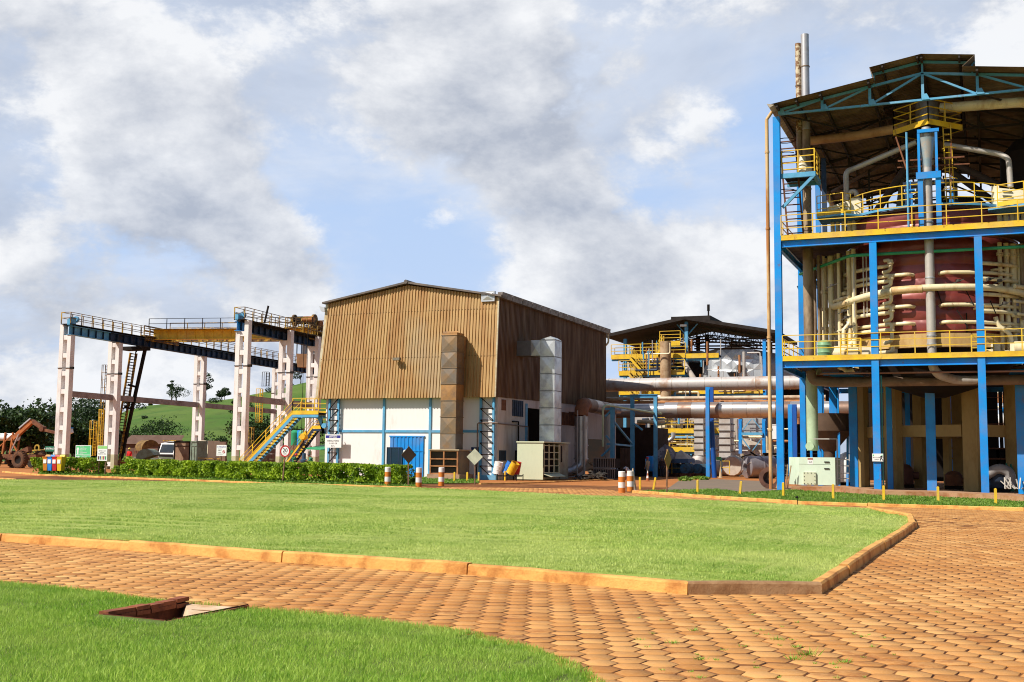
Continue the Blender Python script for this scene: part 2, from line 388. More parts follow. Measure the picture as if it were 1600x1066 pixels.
# near lawn
NL = [(-26, 13.6), (-16.5, 12.1), g(0, 911), g(60, 917), g(180, 929), g(290, 942), g(385, 952), g(450, 957), g(560, 967), g(640, 975), g(740, 989), g(830, 1011), g(900, 1038), g(945, 1066), (-2.2, 7.4), (-2.0, 5.5), (-3, 2), (-20, 1)]
NL = NL[::-1]
# road of hexagonal pavers
M_PAVE = bpy.data.materials.new('hexagonal_paver'); M_PAVE.use_nodes = True; t = NT(M_PAVE.node_tree)
pos = t.new('ShaderNodeNewGeometry').outputs['Position']; at = t.new('ShaderNodeAttribute', attribute_name='tone').outputs['Fac']
c = t.mix(at, (.44, .19, .045, 1), (.70, .38, .13, 1))
c = t.mix(t.math('MULTIPLY', t.smooth(t.noise(pos, .35, 5, .6), .45, .7), .45), c, (.50, .19, .038, 1))
c = t.mix(t.math('MULTIPLY', t.smooth(t.noise(pos, 1.3, 7, .7, dist=.5), .55, .66), .65), c, (.24, .075, .02, 1))
c = t.mix(t.math('MULTIPLY', t.smooth(t.noise(t.scale(pos, .35, 1, 1), .16, 5, .6, dist=.6), .46, .62), .55), c, (.42, .155, .03, 1))
c = t.mix(t.math('MULTIPLY', t.smooth(t.noise(pos, 7, 7, .75), .60, .70), .55), c, (.20, .07, .022, 1))
c = t.mix(t.math('MULTIPLY', t.smooth(t.noise(pos, 22, 5, .7), .45, .75), .30), c, (.70, .42, .20, 1))
rim = t.math('LESS_THAN', at, -.5)
dsk = t.math('SUBTRACT', 1.0, t.math('MULTIPLY', t.smooth(t.noise(pos, .45, 6, .7), .42, .60), .85))
c = t.mix(t.math('MULTIPLY', rim, dsk), c, (.17, .07, .026, 1))
bs = t.new('ShaderNodeBsdfPrincipled'); t.inp(bs.inputs['Base Color'], c); bs.inputs['Roughness'].default_value = .85; bs.inputs['Specular IOR Level'].default_value = .3
bp = t.new('ShaderNodeBump'); bp.inputs['Strength'].default_value = .5; bp.inputs['Distance'].default_value = .01
t.inp(bp.inputs['Height'], t.noise(pos, 45, 5, .7)); t.inp(bs.inputs['Normal'], bp.outputs[0])
o = t.new('ShaderNodeOutputMaterial'); t.l.new(bs.outputs[0], o.inputs[0])
M_JOINT = ground_mat('paver_joint_dirt', (.13, .045, .015), (.30, .12, .035), (.06, .025, .01), .5, 5)

def dust(x, y):         # where dust has filled the joints
    return mnoise.noise((x*.28, y*.28, 3.7))*.55+mnoise.noise((x*1.1, y*1.1, 9.1))*.35+(.35 if y > 34 else max(0, (y-20)/14*.35))
ROADPOLY = [(-62, 62), (-62, 4), (6, -2), (22, 6), (22, 42), G(1600, 797)[:2], g(1245, 787), g(985, 770), g(900, 757), g(640, 763), g(445, 757), g(60, 742)]
def road():
    a = .162; dx = a*math.sqrt(3); dy = a*1.5
    islp = offs(ISL, .02); V = []; F = []; T = []
    th0 = R(-9)
    cs, sn = math.cos(th0), math.sin(th0)
    cand = []
    for j in range(int(-10/dy), int(62/dy)):
        for i in range(int(-50/dx), int(36/dx)):
            x = (i+(j % 2)*.5)*dx; y = j*dy; cand.append((x*cs-y*sn, x*sn+y*cs))
    A = np.array(cand)
    d = A[:, 1]*math.cos(YAW)-A[:, 0]*math.sin(YAW); s = A[:, 0]*math.cos(YAW)+A[:, 1]*math.sin(YAW)
    k = (d > 6.5) & (d < 62) & (np.abs(s) < d*.5+3) & inpoly(A, ROADPOLY) & ~inpoly(A, offs(ISL, .12)) & ~inpoly(A, offs(NL, .12))
    A = A[k]; b = []
    for (x, y) in A:
        o = len(V); hz = random.gauss(0, .0016); tx, ty = random.gauss(0, .007), random.gauss(0, .007); rot = random.gauss(0, .05)
        sx = random.uniform(.965, 1.0)
        for ring, (rr, zo) in enumerate(((a*.982, -.022), (a*.962*sx, -.004), (a*.925*sx, 0))):
            for q in range(6):
                th = math.pi/6+q*math.pi/3+th0+rot; ux, uy = math.cos(th)*rr, math.sin(th)*rr
                V.append((x+ux+random.gauss(0, .0015), y+uy+random.gauss(0, .0015), zo+hz+ux*tx+uy*ty))
        tn = min(1, max(0, random.gauss(.5, .28))); tn = 1.6 if random.random() < .025 else tn
        for r_ in range(2):
            for q in range(6): F.append((o+r_*6+q, o+r_*6+(q+1) % 6, o+r_*6+6+(q+1) % 6, o+r_*6+6+q)); T.append(-1.0)
        F.append((o+12, o+13, o+14, o+15)); F.append((o+12, o+15, o+16, o+17)); T += [tn, tn]
    ob = npmesh('road', V, F, M_PAVE, T); struct(ob)
    _dc = G(270, 960); NLs = offs(NL, .2)
    # joint filling, raised where dust has covered the gaps
    V = []; F = []; nx, ny = 300, 270; x0, x1, y0, y1 = -60, 24, -4, 66
    for j in range(ny+1):
        for i in range(nx+1):
            x = x0+(x1-x0)*i/nx; y = y0+(y1-y0)*j/ny; V.append((x, y, -.0115+max(-.0, min(.0105, .016*dust(x, y)+.002))))
    for j in range(ny):
        for i in range(nx):
            q = j*(nx+1)+i; xm = x0+(x1-x0)*(i+.5)/nx; ym = y0+(y1-y0)*(j+.5)/ny
            if math.hypot(xm-_dc.x, ym-_dc.y) < 1.6 and inpoly(np.array([[xm, ym]]), NLs)[0]: continue
            F.append((q, q+1, q+nx+2, q+nx+1))
    struct(npmesh('road_joint_fill', V, F, M_JOINT))
road()

# kerbs: blocks about 1.4 m long laid end to end
def kerb(name, pts, w, h, m, seg=2.7, z0=-.02, gap=.018):
    mb = MB(); pts = [Vector((p[0], p[1], 0)) for p in pts]
    for a, b in zip(pts, pts[1:]):
        L = (b-a).length; k = max(1, round(L/seg)); d = (b-a)/L; nn = Vector((-d.y, d.x, 0))
        for i in range(k):
            s0 = a+d*(L*i/k+gap/2); s1 = a+d*(L*(i+1)/k-gap/2); j = random.gauss(0, .012); hh = h+random.gauss(0, .008)
            m_ = max(2, int((s1-s0).length/.45)); pr = []
            for q in range(m_+1):
                c = s0.lerp(s1, q/m_)+nn*(j+random.gauss(0, .004)); e = random.gauss(0, .004)
                pr.append([c+Vector((0, 0, z0)), c+nn*.012+Vector((0, 0, hh-.025+e)), c+nn*.035+Vector((0, 0, hh+e)), c+nn*(w-.02)+Vector((0, 0, hh+e)), c+nn*w+Vector((0, 0, hh-.03)), c+nn*w+Vector((0, 0, z0))])
            fs = [(q*6+u, q*6+u+1, q*6+u+7, q*6+u+6) for q in range(m_) for u in range(5)]+[tuple(range(6)), tuple(m_*6+u for u in range(5, -1, -1))]
            mb.add([v for r_ in pr for v in r_], fs)
    o = mb.build(name, m, smooth=False); return struct(o)
kerb('kerb', ISL[1:7], .17, .15, M_KERB)
kerb('kerb', ISL[6:8], .17, .15, M_KERB2, seg=2.4)
kerb('kerb', ISL[7:11], .17, .15, M_KERB)
kerb('kerb', ISL[10:19]+[ISL[0], ISL[1]], .15, .10, M_KERB)

GR = []
def lawn(name, poly, zf, res=.5, hole=None):
    """domed soil sheet under the grass"""
    xs = [p[0] for p in poly]; ys = [p[1] for p in poly]
    nx = int((max(xs)-min(xs))/res)+1; ny = int((max(ys)-min(ys))/res)+1
    import bmesh
    bm = bmesh.new(); vs = [bm.verts.new((p[0], p[1], 0)) for p in poly]; f = bm.faces.new(vs)
    for i in range(1, nx):
        x = min(xs)+(max(xs)-min(xs))*i/nx
        bmesh.ops.bisect_plane(bm, geom=bm.verts[:]+bm.edges[:]+bm.faces[:], plane_co=(x, 0, 0), plane_no=(1, 0, 0))
    for i in range(1, ny):
        y = min(ys)+(max(ys)-min(ys))*i/ny
        bmesh.ops.bisect_plane(bm, geom=bm.verts[:]+bm.edges[:]+bm.faces[:], plane_co=(0, y, 0), plane_no=(0, 1, 0))
    if hole:
        for i in range(4):
            p = Vector((*hole[i-1], 0)); q = Vector((*hole[i], 0)); d = q-p
            bmesh.ops.bisect_plane(bm, geom=bm.verts[:]+bm.edges[:]+bm.faces[:], plane_co=p, plane_no=(-d.y, d.x, 0))
        bmesh.ops.delete(bm, geom=[f for f in bm.faces if inpoly(np.array([list(f.calc_center_median())[:2]]), hole)[0]], context='FACES')
    for v in bm.verts: v.co.z = zf(v.co.x, v.co.y)
    me = bpy.data.meshes.new(name); bm.to_mesh(me); bm.free(); me.materials.append(M_SOIL); me.shade_smooth()
    o = bpy.data.objects.new(name, me); COL.objects.link(o); return struct(o)
def pdist(x, y, poly):
    d = 1e9
    for i in range(len(poly)):
        a = poly[i-1]; b = poly[i]; vx, vy = b[0]-a[0], b[1]-a[1]; L = vx*vx+vy*vy
        tt = max(0, min(1, ((x-a[0])*vx+(y-a[1])*vy)/L)); d = min(d, math.hypot(x-a[0]-vx*tt, y-a[1]-vy*tt))
    return d
ISLI = offs(ISL, .15)
def z_isl(x, y): return .085+.20*min(1, pdist(x, y, ISL)/5)**1.2+.075*mnoise.noise((x*.25, y*.4, 0))
def z_near(x, y):
    e = min(1, pdist(x, y, NL)/.5)
    return -.015+.055*e+.03*mnoise.noise((x*.8, y*.8, 5))*e
M_SOIL2 = ground_mat('island_lawn_soil', (.26, .34, .06), (.34, .40, .10), (.16, .22, .045), .3, 3)
_s = M_SOIL; M_SOIL = M_SOIL2; lawn('lawn_soil', ISLI, z_isl, 1.0); M_SOIL = _s

# drain in the near lawn: a brick-edged slot open to the road
DR = [g(160, 967), g(258, 977), g(388, 951), g(290, 944)]
NLp = [p for p in NL]
lawn('lawn_soil', NL, z_near, .3, DR)

DRX = [tuple(Vector(p)*1.0+(Vector(p)-Vector(g(270, 960)))*.16+Vector((0.02, -.12))) for p in DR]
def grass_mat(name, ca, cb, cc, f1):
    M_ = bpy.data.materials.new(name); M_.use_nodes = True; t = NT(M_.node_tree)
    pos = t.new('ShaderNodeNewGeometry').outputs['Position']; at = t.new('ShaderNodeAttribute', attribute_name='tone').outputs['Fac']
    c = t.mix(t.smooth(at, .0, 1.0), (*ca, 1), (*cb, 1))
    c = t.mix(t.math('MULTIPLY', t.smooth(t.noise(pos, .22, 5, .65), .40, .60), f1), c, (*cc, 1))
    c = t.mix(t.math('MULTIPLY', t.smooth(t.noise(t.scale(pos, 1, 2.2, 1), .55, 6, .7), .50, .66), .45), c, (*ca, 1))
    bs = t.new('ShaderNodeBsdfPrincipled'); t.inp(bs.inputs['Base Color'], c); bs.inputs['Roughness'].default_value = .5; bs.inputs['Specular IOR Level'].default_value = .35
    tr = t.new('ShaderNodeBsdfTranslucent'); t.inp(tr.inputs[0], c)
    mx = t.new('ShaderNodeMixShader'); mx.inputs[0].default_value = .4; t.l.new(bs.outputs[0], mx.inputs[1]); t.l.new(tr.outputs[0], mx.inputs[2])
    o = t.new('ShaderNodeOutputMaterial'); t.l.new(mx.outputs[0], o.inputs[0]); return M_
M_GRASS = grass_mat('grass_blades', (.15, .36, .015), (.60, .76, .14), (.52, .64, .14), .6)
M_GRASS2 = grass_mat('island_grass_blades', (.20, .36, .045), (.68, .78, .22), (.70, .74, .27), .7)

def grass(name, poly, zf, dens, hgt, wid, excl=None, maxd=80, mind=0, lab=None, wide=3):
    """blades as thin triangles, fewer and larger with distance from where people stand"""
    xs = [p[0] for p in poly]; ys = [p[1] for p in poly]; out = []
    x0, x1, y0, y1 = min(xs), max(xs), min(ys), max(ys)
    bands = [(0, 11, 1), (11, 15, .75), (15, 21, .40), (21, 30, .2), (30, 45, .10), (45, 90, .05)]
    V = []; S = []
    for (da, db, kf) in bands:
        if da > maxd or db < mind: continue
        N = int((x1-x0)*(y1-y0)*dens*kf); step = 2000000
        for q in range(0, N, step):
            m_ = min(step, N-q); A = np.column_stack([RNG.uniform(x0, x1, m_), RNG.uniform(y0, y1, m_)])
            d = A[:, 1]*math.cos(YAW)-A[:, 0]*math.sin(YAW); s = A[:, 0]*math.cos(YAW)+A[:, 1]*math.sin(YAW)
            A = A[(d >= da) & (d < db) & (np.abs(s) < d*.46+1.0) & (d > 7.0)]
            A = A[inpoly(A, poly)]
            if excl is not None: A = A[~inpoly(A, excl)]
            out.append(np.column_stack([A, np.full(len(A), kf)]))
    A = np.vstack(out); n_ = len(A)
    # coarse height lookup
    gx = {}; Z = np.empty(n_)
    cell = .5 if dens > 1500 else 1.0
    ij = np.floor(A[:, :2]/cell).astype(int)
    uq, inv = np.unique(ij, axis=0, return_inverse=True); zz_ = np.array([zf((a+.5)*cell, (b+.5)*cell) for a, b in uq]); Z = zz_[inv.ravel()]
    pat = np.array([mnoise.noise((a*cell*.9, b*cell*.9, 1.5))*.5+mnoise.noise((a*cell*.25, b*cell*.25, 8))*.7 for a, b in uq])[inv.ravel()]
    sc = 1/np.sqrt(A[:, 2])
    h = hgt*RNG.uniform(.45, 1.5, n_)*(1+.55*pat)*np.minimum(sc, 1.2); w = wid*RNG.uniform(.7, 1.3, n_)*np.minimum(sc, 4.2)
    th = RNG.uniform(0, 2*np.pi, n_); ln = RNG.uniform(.1, .75, n_)*h; la = RNG.uniform(0, 2*np.pi, n_)
    dx, dy = np.cos(th)*w/2, np.sin(th)*w/2
    z = Z-.012
    V = np.empty((n_, 5, 3), np.float32)
    V[:, 0] = np.column_stack([A[:, 0]-dx, A[:, 1]-dy, z]); V[:, 1] = np.column_stack([A[:, 0]+dx, A[:, 1]+dy, z])
    mx_, my_ = A[:, 0]+np.cos(la)*ln*.3, A[:, 1]+np.sin(la)*ln*.3
    V[:, 2] = np.column_stack([mx_+dx*.8, my_+dy*.8, z+h*.6]); V[:, 3] = np.column_stack([mx_-dx*.8, my_-dy*.8, z+h*.6])
    V[:, 4] = np.column_stack([A[:, 0]+np.cos(la)*ln, A[:, 1]+np.sin(la)*ln, z+h])
    b = np.arange(n_)*5
    F = np.vstack([np.column_stack([b, b+1, b+2]), np.column_stack([b, b+2, b+3]), np.column_stack([b+3, b+2, b+4])])
    tn = np.clip(RNG.normal(.42, .20, n_)+pat*.35, 0, 1); dead = RNG.random(n_) < .03; tn[dead] = 1
    o = npmesh(name, V.reshape(-1, 3), F, M_GRASS, np.concatenate([tn, tn, tn]))
    print(name, n_); return tag(o, lab, 'grass', None, 'stuff')
grass('grass', NL, z_near, 6200, .042, .0048, excl=DRX, lab='bright green lawn grass in the near corner, in front of the paved road')
_g = M_GRASS; M_GRASS = M_GRASS2
grass('grass', offs(ISL, .13), z_isl, 5600, .027, .006, lab='mown pale green grass of the large kerbed island')
M_GRASS = _g

# the drain: brick lips, pale concrete apron, dark pit
def drain():
    t_ = thing('storm_drain', 'brick-lined drain slot with pale concrete apron cut into the near lawn', 'drain', (*g(262, 960), 0))
    a, b, c, d = [Vector((p[0], p[1], 0)) for p in (g(160, 967), g(290, 944), g(388, 951), g(258, 977))]
    e_ = d.lerp(c, .30); f_ = b.lerp(a, .05); Zv = lambda z: Vector((0, 0, z))
    mb = MB(); mb.add([a+Zv(-.42), d+Zv(-.42), c+Zv(-.42), b+Zv(-.42)], [(0, 1, 2, 3)]); mb.build('pit_floor', mat('pit_shade_soil', (.02, .012, .008), .9, spec=.1), t_, False)  # the pit's shade is put into the near-black floor colour
    mb = MB(); mb.add([b+Zv(.006), c+Zv(.006), e_+Zv(-.05), f_+Zv(-.10), b+Zv(-.42), c+Zv(-.42), e_+Zv(-.42), f_+Zv(-.42)], [(0, 1, 2, 3), (3, 2, 6, 7), (1, 5, 6, 2)]); mb.build('concrete_apron', mat('pale_apron_concrete', (.66, .50, .34), .9, 0, (.50, .30, .15), 3), t_, False)
    for (p, q) in ((a, b), (d, a), (c, d)):
        mb = MB(); mb.add([p+Zv(-.42), q+Zv(-.42), q+Zv(.05), p+Zv(.05)], [(0, 1, 2, 3)]); mb.build('pit_wall', mat('dark_brick_lining', (.13, .035, .015), .9, 0, (.07, .02, .01), 9), t_, False)
    m_ = mat('red_brick_lip', (.30, .085, .03), .85, 0, (.16, .045, .02), 6, bump=.4, bscale=30)
    for (p, q, k, hh, ww) in ((a, b, 6, .10, .12), (d, c, 5, .05, .07)):
        u = (q-p).normalized(); L = (q-p).length
        for lay in range(2 if hh > .06 else 1):
            mb = MB()
            for i in range(k):
                s0 = p+u*(L*i/k+.006); s1 = p+u*(L*(i+1)/k-.006); z = (.004+lay*.045 if hh > .06 else .016)+random.gauss(0, .003)
                off = Vector((random.gauss(0, .006), random.gauss(0, .006), 0))
                mb.bar(s0+off+Vector((0, 0, z)), s1+off+Vector((0, 0, z+random.gauss(0, .004))), ww, .042)
            mb.build('brick_course', m_, t_, False)
drain()

# weeds in the paver joints
def weeds():
    V = []; F = []; T = []
    sp = [(1263, 1023, 1.6), (1240, 1030, 1.1), (1215, 1000, .9), (1085, 985, .7), (1050, 1005, .9), (1320, 1035, .9), (1245, 1012, .8), (1350, 995, .5), (1180, 990, .5), (1095, 1030, .8), (1190, 985, .4), (1300, 1038, .6), (1240, 1000, .5), (1160, 1010, .5), (1140, 985, .4), (1465, 957, .5), (1000, 1000, .6), (1020, 990, .4), (1090, 1060, .7)]
    for i in range(26):
        sp.append((random.uniform(980, 1400), random.uniform(950, 1060), random.uniform(.15, .45)))
    for px, py, s in sp:
        c = G(px, py)
        for k in range(int(26*s)+4):
            a = random.uniform(0, 6.28); r_ = random.uniform(0, .07)*s; h = random.uniform(.01, .045)*max(s, .5); w = .004
            x, y = c.x+math.cos(a)*r_, c.y+math.sin(a)*r_; o = len(V)
            V += [(x-w, y, -.003), (x+w, y, -.003), (x+math.cos(a)*h, y+math.sin(a)*h, h)]; F.append((o, o+1, o+2)); T.append(random.uniform(0, .6))
    tag(npmesh('weeds', V, F, M_GRASS, T), 'small green weeds sprouting from the joints of the paved road', 'weeds', None, 'stuff')
weeds()

# strip lawns and their kerbs further back
SR = [g(992, 768.5), g(1245, 786), g(1600, 796.5), (9, 43.2), (9, 56), g(1600, 783), g(1380, 776), g(1235, 767), g(1165, 771), g(1120, 766), g(1040, 768)]
z_s = lambda x, y: .06
o = sheet('strip_lawn_soil', SR, .055, M_SOIL)
kerb('kerb', [g(986, 770), g(1245, 787.5), g(1600, 799), (9, 42.6)], .14, .12, M_KERB)
M_GRASS = grass_mat('verge_grass_blades', (.08, .21, .012), (.34, .50, .08), (.24, .36, .06), .5)
grass('grass', offs(SR, .1), z_s, 1500, .05, .010, lab='narrow strip of green grass between the kerb and the process building')
GV = [g(1040, 766), g(1120, 766), g(1165, 770), g(1210, 767), g(1190, 752), g(1120, 749), g(1060, 752)]
sheet('gravel_patch', GV, .012, M_GRAVEL)
SH = [g(60, 742.5), g(445, 757), g(648, 762.5), g(656, 756.5), g(748, 755.5), g(748, 750.5), g(700, 746), g(445, 747), g(60, 738)]
sheet('hedge_verge', SH, .03, M_SOIL)
kerb('kerb', [(-72.2, 69.3), g(60, 743), g(445, 757.5), g(650, 764)], .14, .10, M_KERB)
kerb('kerb', [g(752, 757), g(810, 756), g(915, 752), g(960, 750)], .2, .08, M_KERB)
kerb('kerb', [(-50, 46), g(25, 757), g(26, 752), (-52, 50)], .15, .14, M_KERB)
grass('grass', SH, lambda x, y: .035, 800, .08, .02, lab='rough grass verge under the long clipped hedge')

# ================================================================== the clad workshop
Yw = 76.17; XL, XR = -46.9, -32.6; YB = 101.4; ZC = 5.9; ZE = 13.2; XM = -40.0; ZR = 14.42
M_CLAD = bpy.data.materials.new('rusty_corrugated_cladding'); M_CLAD.use_nodes = True; t = NT(M_CLAD.node_tree)
pos = t.new('ShaderNodeNewGeometry').outputs['Position']
sv = t.scale(pos, 1, 1, .09)
c = t.mix(t.smooth(t.noise(sv, 2.6, 6, .65), .35, .68), (.52, .335, .135, 1), (.39, .195, .058, 1))
c = t.mix(t.math('MULTIPLY', t.smooth(t.noise(t.scale(pos, 1, 1, .5), .28, 4, .5), .54, .68), .45), c, (.44, .38, .26, 1))
c = t.mix(t.math('MULTIPLY', t.smooth(t.noise(sv, 6, 6, .7), .54, .74), .6), c, (.10, .045, .015, 1))
spz = t.new('ShaderNodeSeparateXYZ'); t.inp(spz.inputs[0], pos)
spt = t.new('ShaderNodeTexWhiteNoise', noise_dimensions='2D')
cb = t.new('ShaderNodeCombineXYZ'); t.inp(cb.inputs[0], t.math('FLOOR', t.math('MULTIPLY', t.math('ADD', spz.outputs[0], spz.outputs[1]), 1.05))); t.inp(cb.inputs[1], t.math('FLOOR', t.math('MULTIPLY', spz.outputs[2], .42))); t.inp(spt.inputs[0], cb.outputs[0])
c = t.mix(t.math('MULTIPLY', spt.outputs[0], .22), c, (.30, .17, .07, 1))
bs = t.new('ShaderNodeBsdfPrincipled'); t.inp(bs.inputs['Base Color'], c); bs.inputs['Roughness'].default_value = .55; bs.inputs['Metallic'].default_value = .1
o = t.new('ShaderNodeOutputMaterial'); t.l.new(bs.outputs[0], o.inputs[0])
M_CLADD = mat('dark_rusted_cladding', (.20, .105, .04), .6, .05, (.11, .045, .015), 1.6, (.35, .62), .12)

def corrug(mb, bl, br, topf, pitch=.245, dep=.06, nrm=(0, -1, 0), lean=None, tl=None, tr=None):
    """trapezoidal sheet between bottom line bl-br and a top line given by topf(t)"""
    bl = Vector(bl); br = Vector(br); nrm = Vector(nrm); k = int((br-bl).length/pitch)
    prof = [(0, 0), (.42, 0), (.5, 1), (.92, 1)]; vs = []; ts = []
    for i in range(k):
        for (u, d) in prof: ts.append(((i+u)/k, d))
    ts.append((1, 0))
    for (u, d) in ts: vs += [bl.lerp(br, u)+nrm*d*dep, Vector(topf(u))+nrm*d*dep]
    mb.add(vs, [(2*i, 2*i+1, 2*i+3, 2*i+2) for i in range(len(ts)-1)]); return mb

B = thing('workshop_building', 'tall workshop with rusty brown corrugated cladding above white walls', 'building', (XM, Yw, 0))
fl = .55
# walls
mb = MB(); mb.box(XL, XR-.25, Yw, Yw+.22, 0, ZC+.5); mb.build('front_wall', M_WHITE, B, False)
mb = MB(); mb.box(XL, XL+.22, Yw+.222, YB, 0, ZC+.5); mb.build('rear_wall', M_WHITE, B, False)
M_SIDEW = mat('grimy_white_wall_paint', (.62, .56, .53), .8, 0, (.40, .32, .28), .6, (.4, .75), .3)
S0 = PX(823, 700, XR).y; S1 = 88.6; DZ = 5.4
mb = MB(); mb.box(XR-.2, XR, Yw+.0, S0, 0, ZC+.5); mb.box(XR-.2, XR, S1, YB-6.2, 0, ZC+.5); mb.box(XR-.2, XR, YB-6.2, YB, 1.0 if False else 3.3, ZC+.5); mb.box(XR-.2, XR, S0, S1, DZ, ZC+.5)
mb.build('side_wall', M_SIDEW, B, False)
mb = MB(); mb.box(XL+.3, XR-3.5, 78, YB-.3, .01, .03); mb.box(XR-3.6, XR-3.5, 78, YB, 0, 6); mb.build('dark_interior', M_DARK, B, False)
# cladding: front, left, right
zt = lambda x: ZR-(ZR-ZE)*abs(x-XM)/(XR-XM)
fb0 = Vector((XL-.55, Yw-fl, ZC)); fb1 = Vector((XR+.0, Yw-fl, ZC-.02))
mb = MB(); corrug(mb, fb0, fb1, lambda u: (XL-.1+(XR-XL+.1)*u, Yw-.08, zt(XL-.1+(XR-XL+.1)*u)-.05))
o = mb.build('front_cladding', M_CLAD, B, False)
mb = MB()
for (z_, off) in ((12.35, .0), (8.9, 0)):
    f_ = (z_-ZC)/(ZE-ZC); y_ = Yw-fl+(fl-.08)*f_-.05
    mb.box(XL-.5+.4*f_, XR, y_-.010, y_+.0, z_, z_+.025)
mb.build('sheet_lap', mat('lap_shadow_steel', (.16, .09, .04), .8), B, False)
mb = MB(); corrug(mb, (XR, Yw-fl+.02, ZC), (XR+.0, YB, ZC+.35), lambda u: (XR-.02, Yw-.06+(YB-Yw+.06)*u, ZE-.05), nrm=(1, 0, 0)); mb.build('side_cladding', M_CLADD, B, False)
mb = MB(); corrug(mb, (XL-.55, YB, ZC), (XL-.55, Yw-fl, ZC), lambda u: (XL-.1, YB-(YB-Yw+.08)*u, ZE-.05), nrm=(-1, 0, 0)); mb.build('left_cladding', M_CLAD, B, False)
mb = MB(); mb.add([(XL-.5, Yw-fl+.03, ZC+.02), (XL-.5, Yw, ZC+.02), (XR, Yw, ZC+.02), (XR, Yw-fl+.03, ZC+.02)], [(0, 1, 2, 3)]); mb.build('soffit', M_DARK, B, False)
mb = MB(); mb.bar((XL-.52, Yw-fl, ZC), (XL-.08, Yw-.1, ZE), .22, .08); mb.bar((XR+.03, Yw-fl, ZC), (XR+.02, Yw-.1, ZE), .10, .10)
each(mb, 'corner_flashing', mat('pale_flashing', (.55, .50, .36), .5, .2, (.42, .30, .15), 2), B, False)
# roof
mb = MB()
for s, xe in ((0, XL-.35), (1, XR+.35)):
    ze = zt(XL)-.06 if s == 0 else ZE-.06
    mb.prism([(XM, Yw-.45, ZR+.05), (xe, Yw-.45, ze), (xe, Yw-.45, ze+.13), (XM, Yw-.45, ZR+.2)], (0, YB+.4-Yw+.45, 0))
mb.tube((XM, Yw-.5, ZR+.17), (XM, YB, ZR+.17), .16, n=8)
mb.build('roof', mat('dark_roof_sheet', (.10, .085, .08), .6, .2, (.2, .16, .13), 1), B, False)
mb = MB(); k = 13
for i in range(k):
    y0 = Yw-.3+(YB+.3-Yw+.3)*i/k; y1 = Yw-.3+(YB+.3-Yw+.3)*(i+1)/k-.10
    mb.prism([(XR+.02, y0, ZE-.12), (XR+.34, y0, ZE-.12), (XR+.42, y0, ZE+.30), (XR+.02, y0, ZE+.30)], (0, y1-y0, 0))
mb.build('side_gutter', mat('zinc_gutter', (.26, .24, .24), .5, .4, (.14, .11, .09), 2), B, False)
mb = MB(); mb.prism([(XL-.62, Yw-.4, ZE-.15), (XL-.15, Yw-.4, ZE-.25), (XL-.12, Yw-.4, ZE-.6), (XL-.45, Yw-.4, ZE-.55)], (0, 9, 0)); mb.build('left_gutter', M_LSTEEL, B, False)
mb = MB(); mb.path([(XR+.2, YB+.1, ZE-.15), (XR+.22, YB+.15, ZE-.9), (XR-.05, YB+.1, ZE-1.2)], .09, fillet=.2); mb.build('downpipe', M_CREAM, B)
# vent in gable
va = P(753, 472, Yw-.15); vb = P(774, 455, Yw-.15)
mb = MB(); mb.box(va.x, vb.x, Yw-.30, Yw-.02, va.z, vb.z); cx, cz = (va.x+vb.x)/2, (va.z+vb.z)/2
mb.add([(va.x+.1, Yw-.303, va.z+.1), (vb.x-.1, Yw-.303, va.z+.1), (vb.x-.1, Yw-.303, vb.z-.1), (va.x+.1, Yw-.303, vb.z-.1), (cx, Yw-.38, cz)], [(0, 1, 4), (1, 2, 4), (2, 3, 4), (3, 0, 4)])
mb.build('gable_vent', M_LSTEEL, B, False)
# floodlight on cladding
lp = P(622, 562, Yw-.6)
mb = MB(); mb.box(lp.x-.28, lp.x+.28, lp.y-.35, lp.y-.05, lp.z-.08, lp.z+.12); mb.box(lp.x-.05, lp.x+.05, lp.y-.05, lp.y+.3, lp.z-.05, lp.z+.05); mb.build('floodlight', mat('lamp_housing', (.20, .17, .12), .6), B, False)
# blue posts and rail on the white front wall
yf = Yw-.06
for px in (599.5, 672):
    x = P(px, 690, Yw).x; mb = MB(); mb.box(x-.09, x+.09, Yw-.10, Yw-.002, 0, ZC+.01); mb.build('wall_post', M_BLUE2, B, False)
zr = P(620, 674, Yw).z
mb = MB(); mb.box(XL+1.25, XR-1.2, Yw-.065, Yw-.001, zr-.09, zr+.09); mb.build('wall_rail', M_BLUE2, B, False)
# latticed corner columns
def lattice(x0, x1, y, z1, dirn_, name='lattice_column'):
    mb = MB()
    for x in (x0, x1): mb.ibeam((x, y, 0), (x, y, z1), .17, .14, .02, up=(0, 1, 0))
    mb.build(name, M_BLUE2, B, False)
    m2 = MB(); k = 7
    for i in range(k):
        za, zb = .15+(z1-.15)*i/k, .15+(z1-.15)*(i+1)/k
        m2.bar((x0, y-.08, za), (x1, y-.08, za), .07, .07)
        m2.bar((x0 if dirn_ > 0 else x1, y-.1, za), (x1 if dirn_ > 0 else x0, y-.1, zb), .055, .055)
    m2.build('column_lacing', M_DARK, B, False)
xa = P(514, 690, Yw-.2).x; xb = P(528, 690, Yw-.2).x; lattice(xa, xb, Yw-.22, ZC+.0, 1)
xa = P(751, 690, Yw-.2).x; xb = P(771, 690, Yw-.2).x; lattice(xa, xb, Yw-.22, ZC+.0, -1)
mb = MB(); mb.box(xa-.25, xb+.3, Yw-.42, Yw-.01, 0, .32); mb.build('column_base', M_BLUE2, B, False)
mb = MB(); mb.path([(xa-.2, Yw-.35, .9), (xa-.2, Yw-.35, 4.05), (xb+.4, Yw-.34, 4.05), (XR+.14, Yw-.1, 4.0), (XR+.14, S0-.1, 3.95), (XR+.14, S0-.1, .8)], .045, fillet=.15); mb.build('service_pipe', mat('brown_conduit', (.20, .13, .10), .7), B)
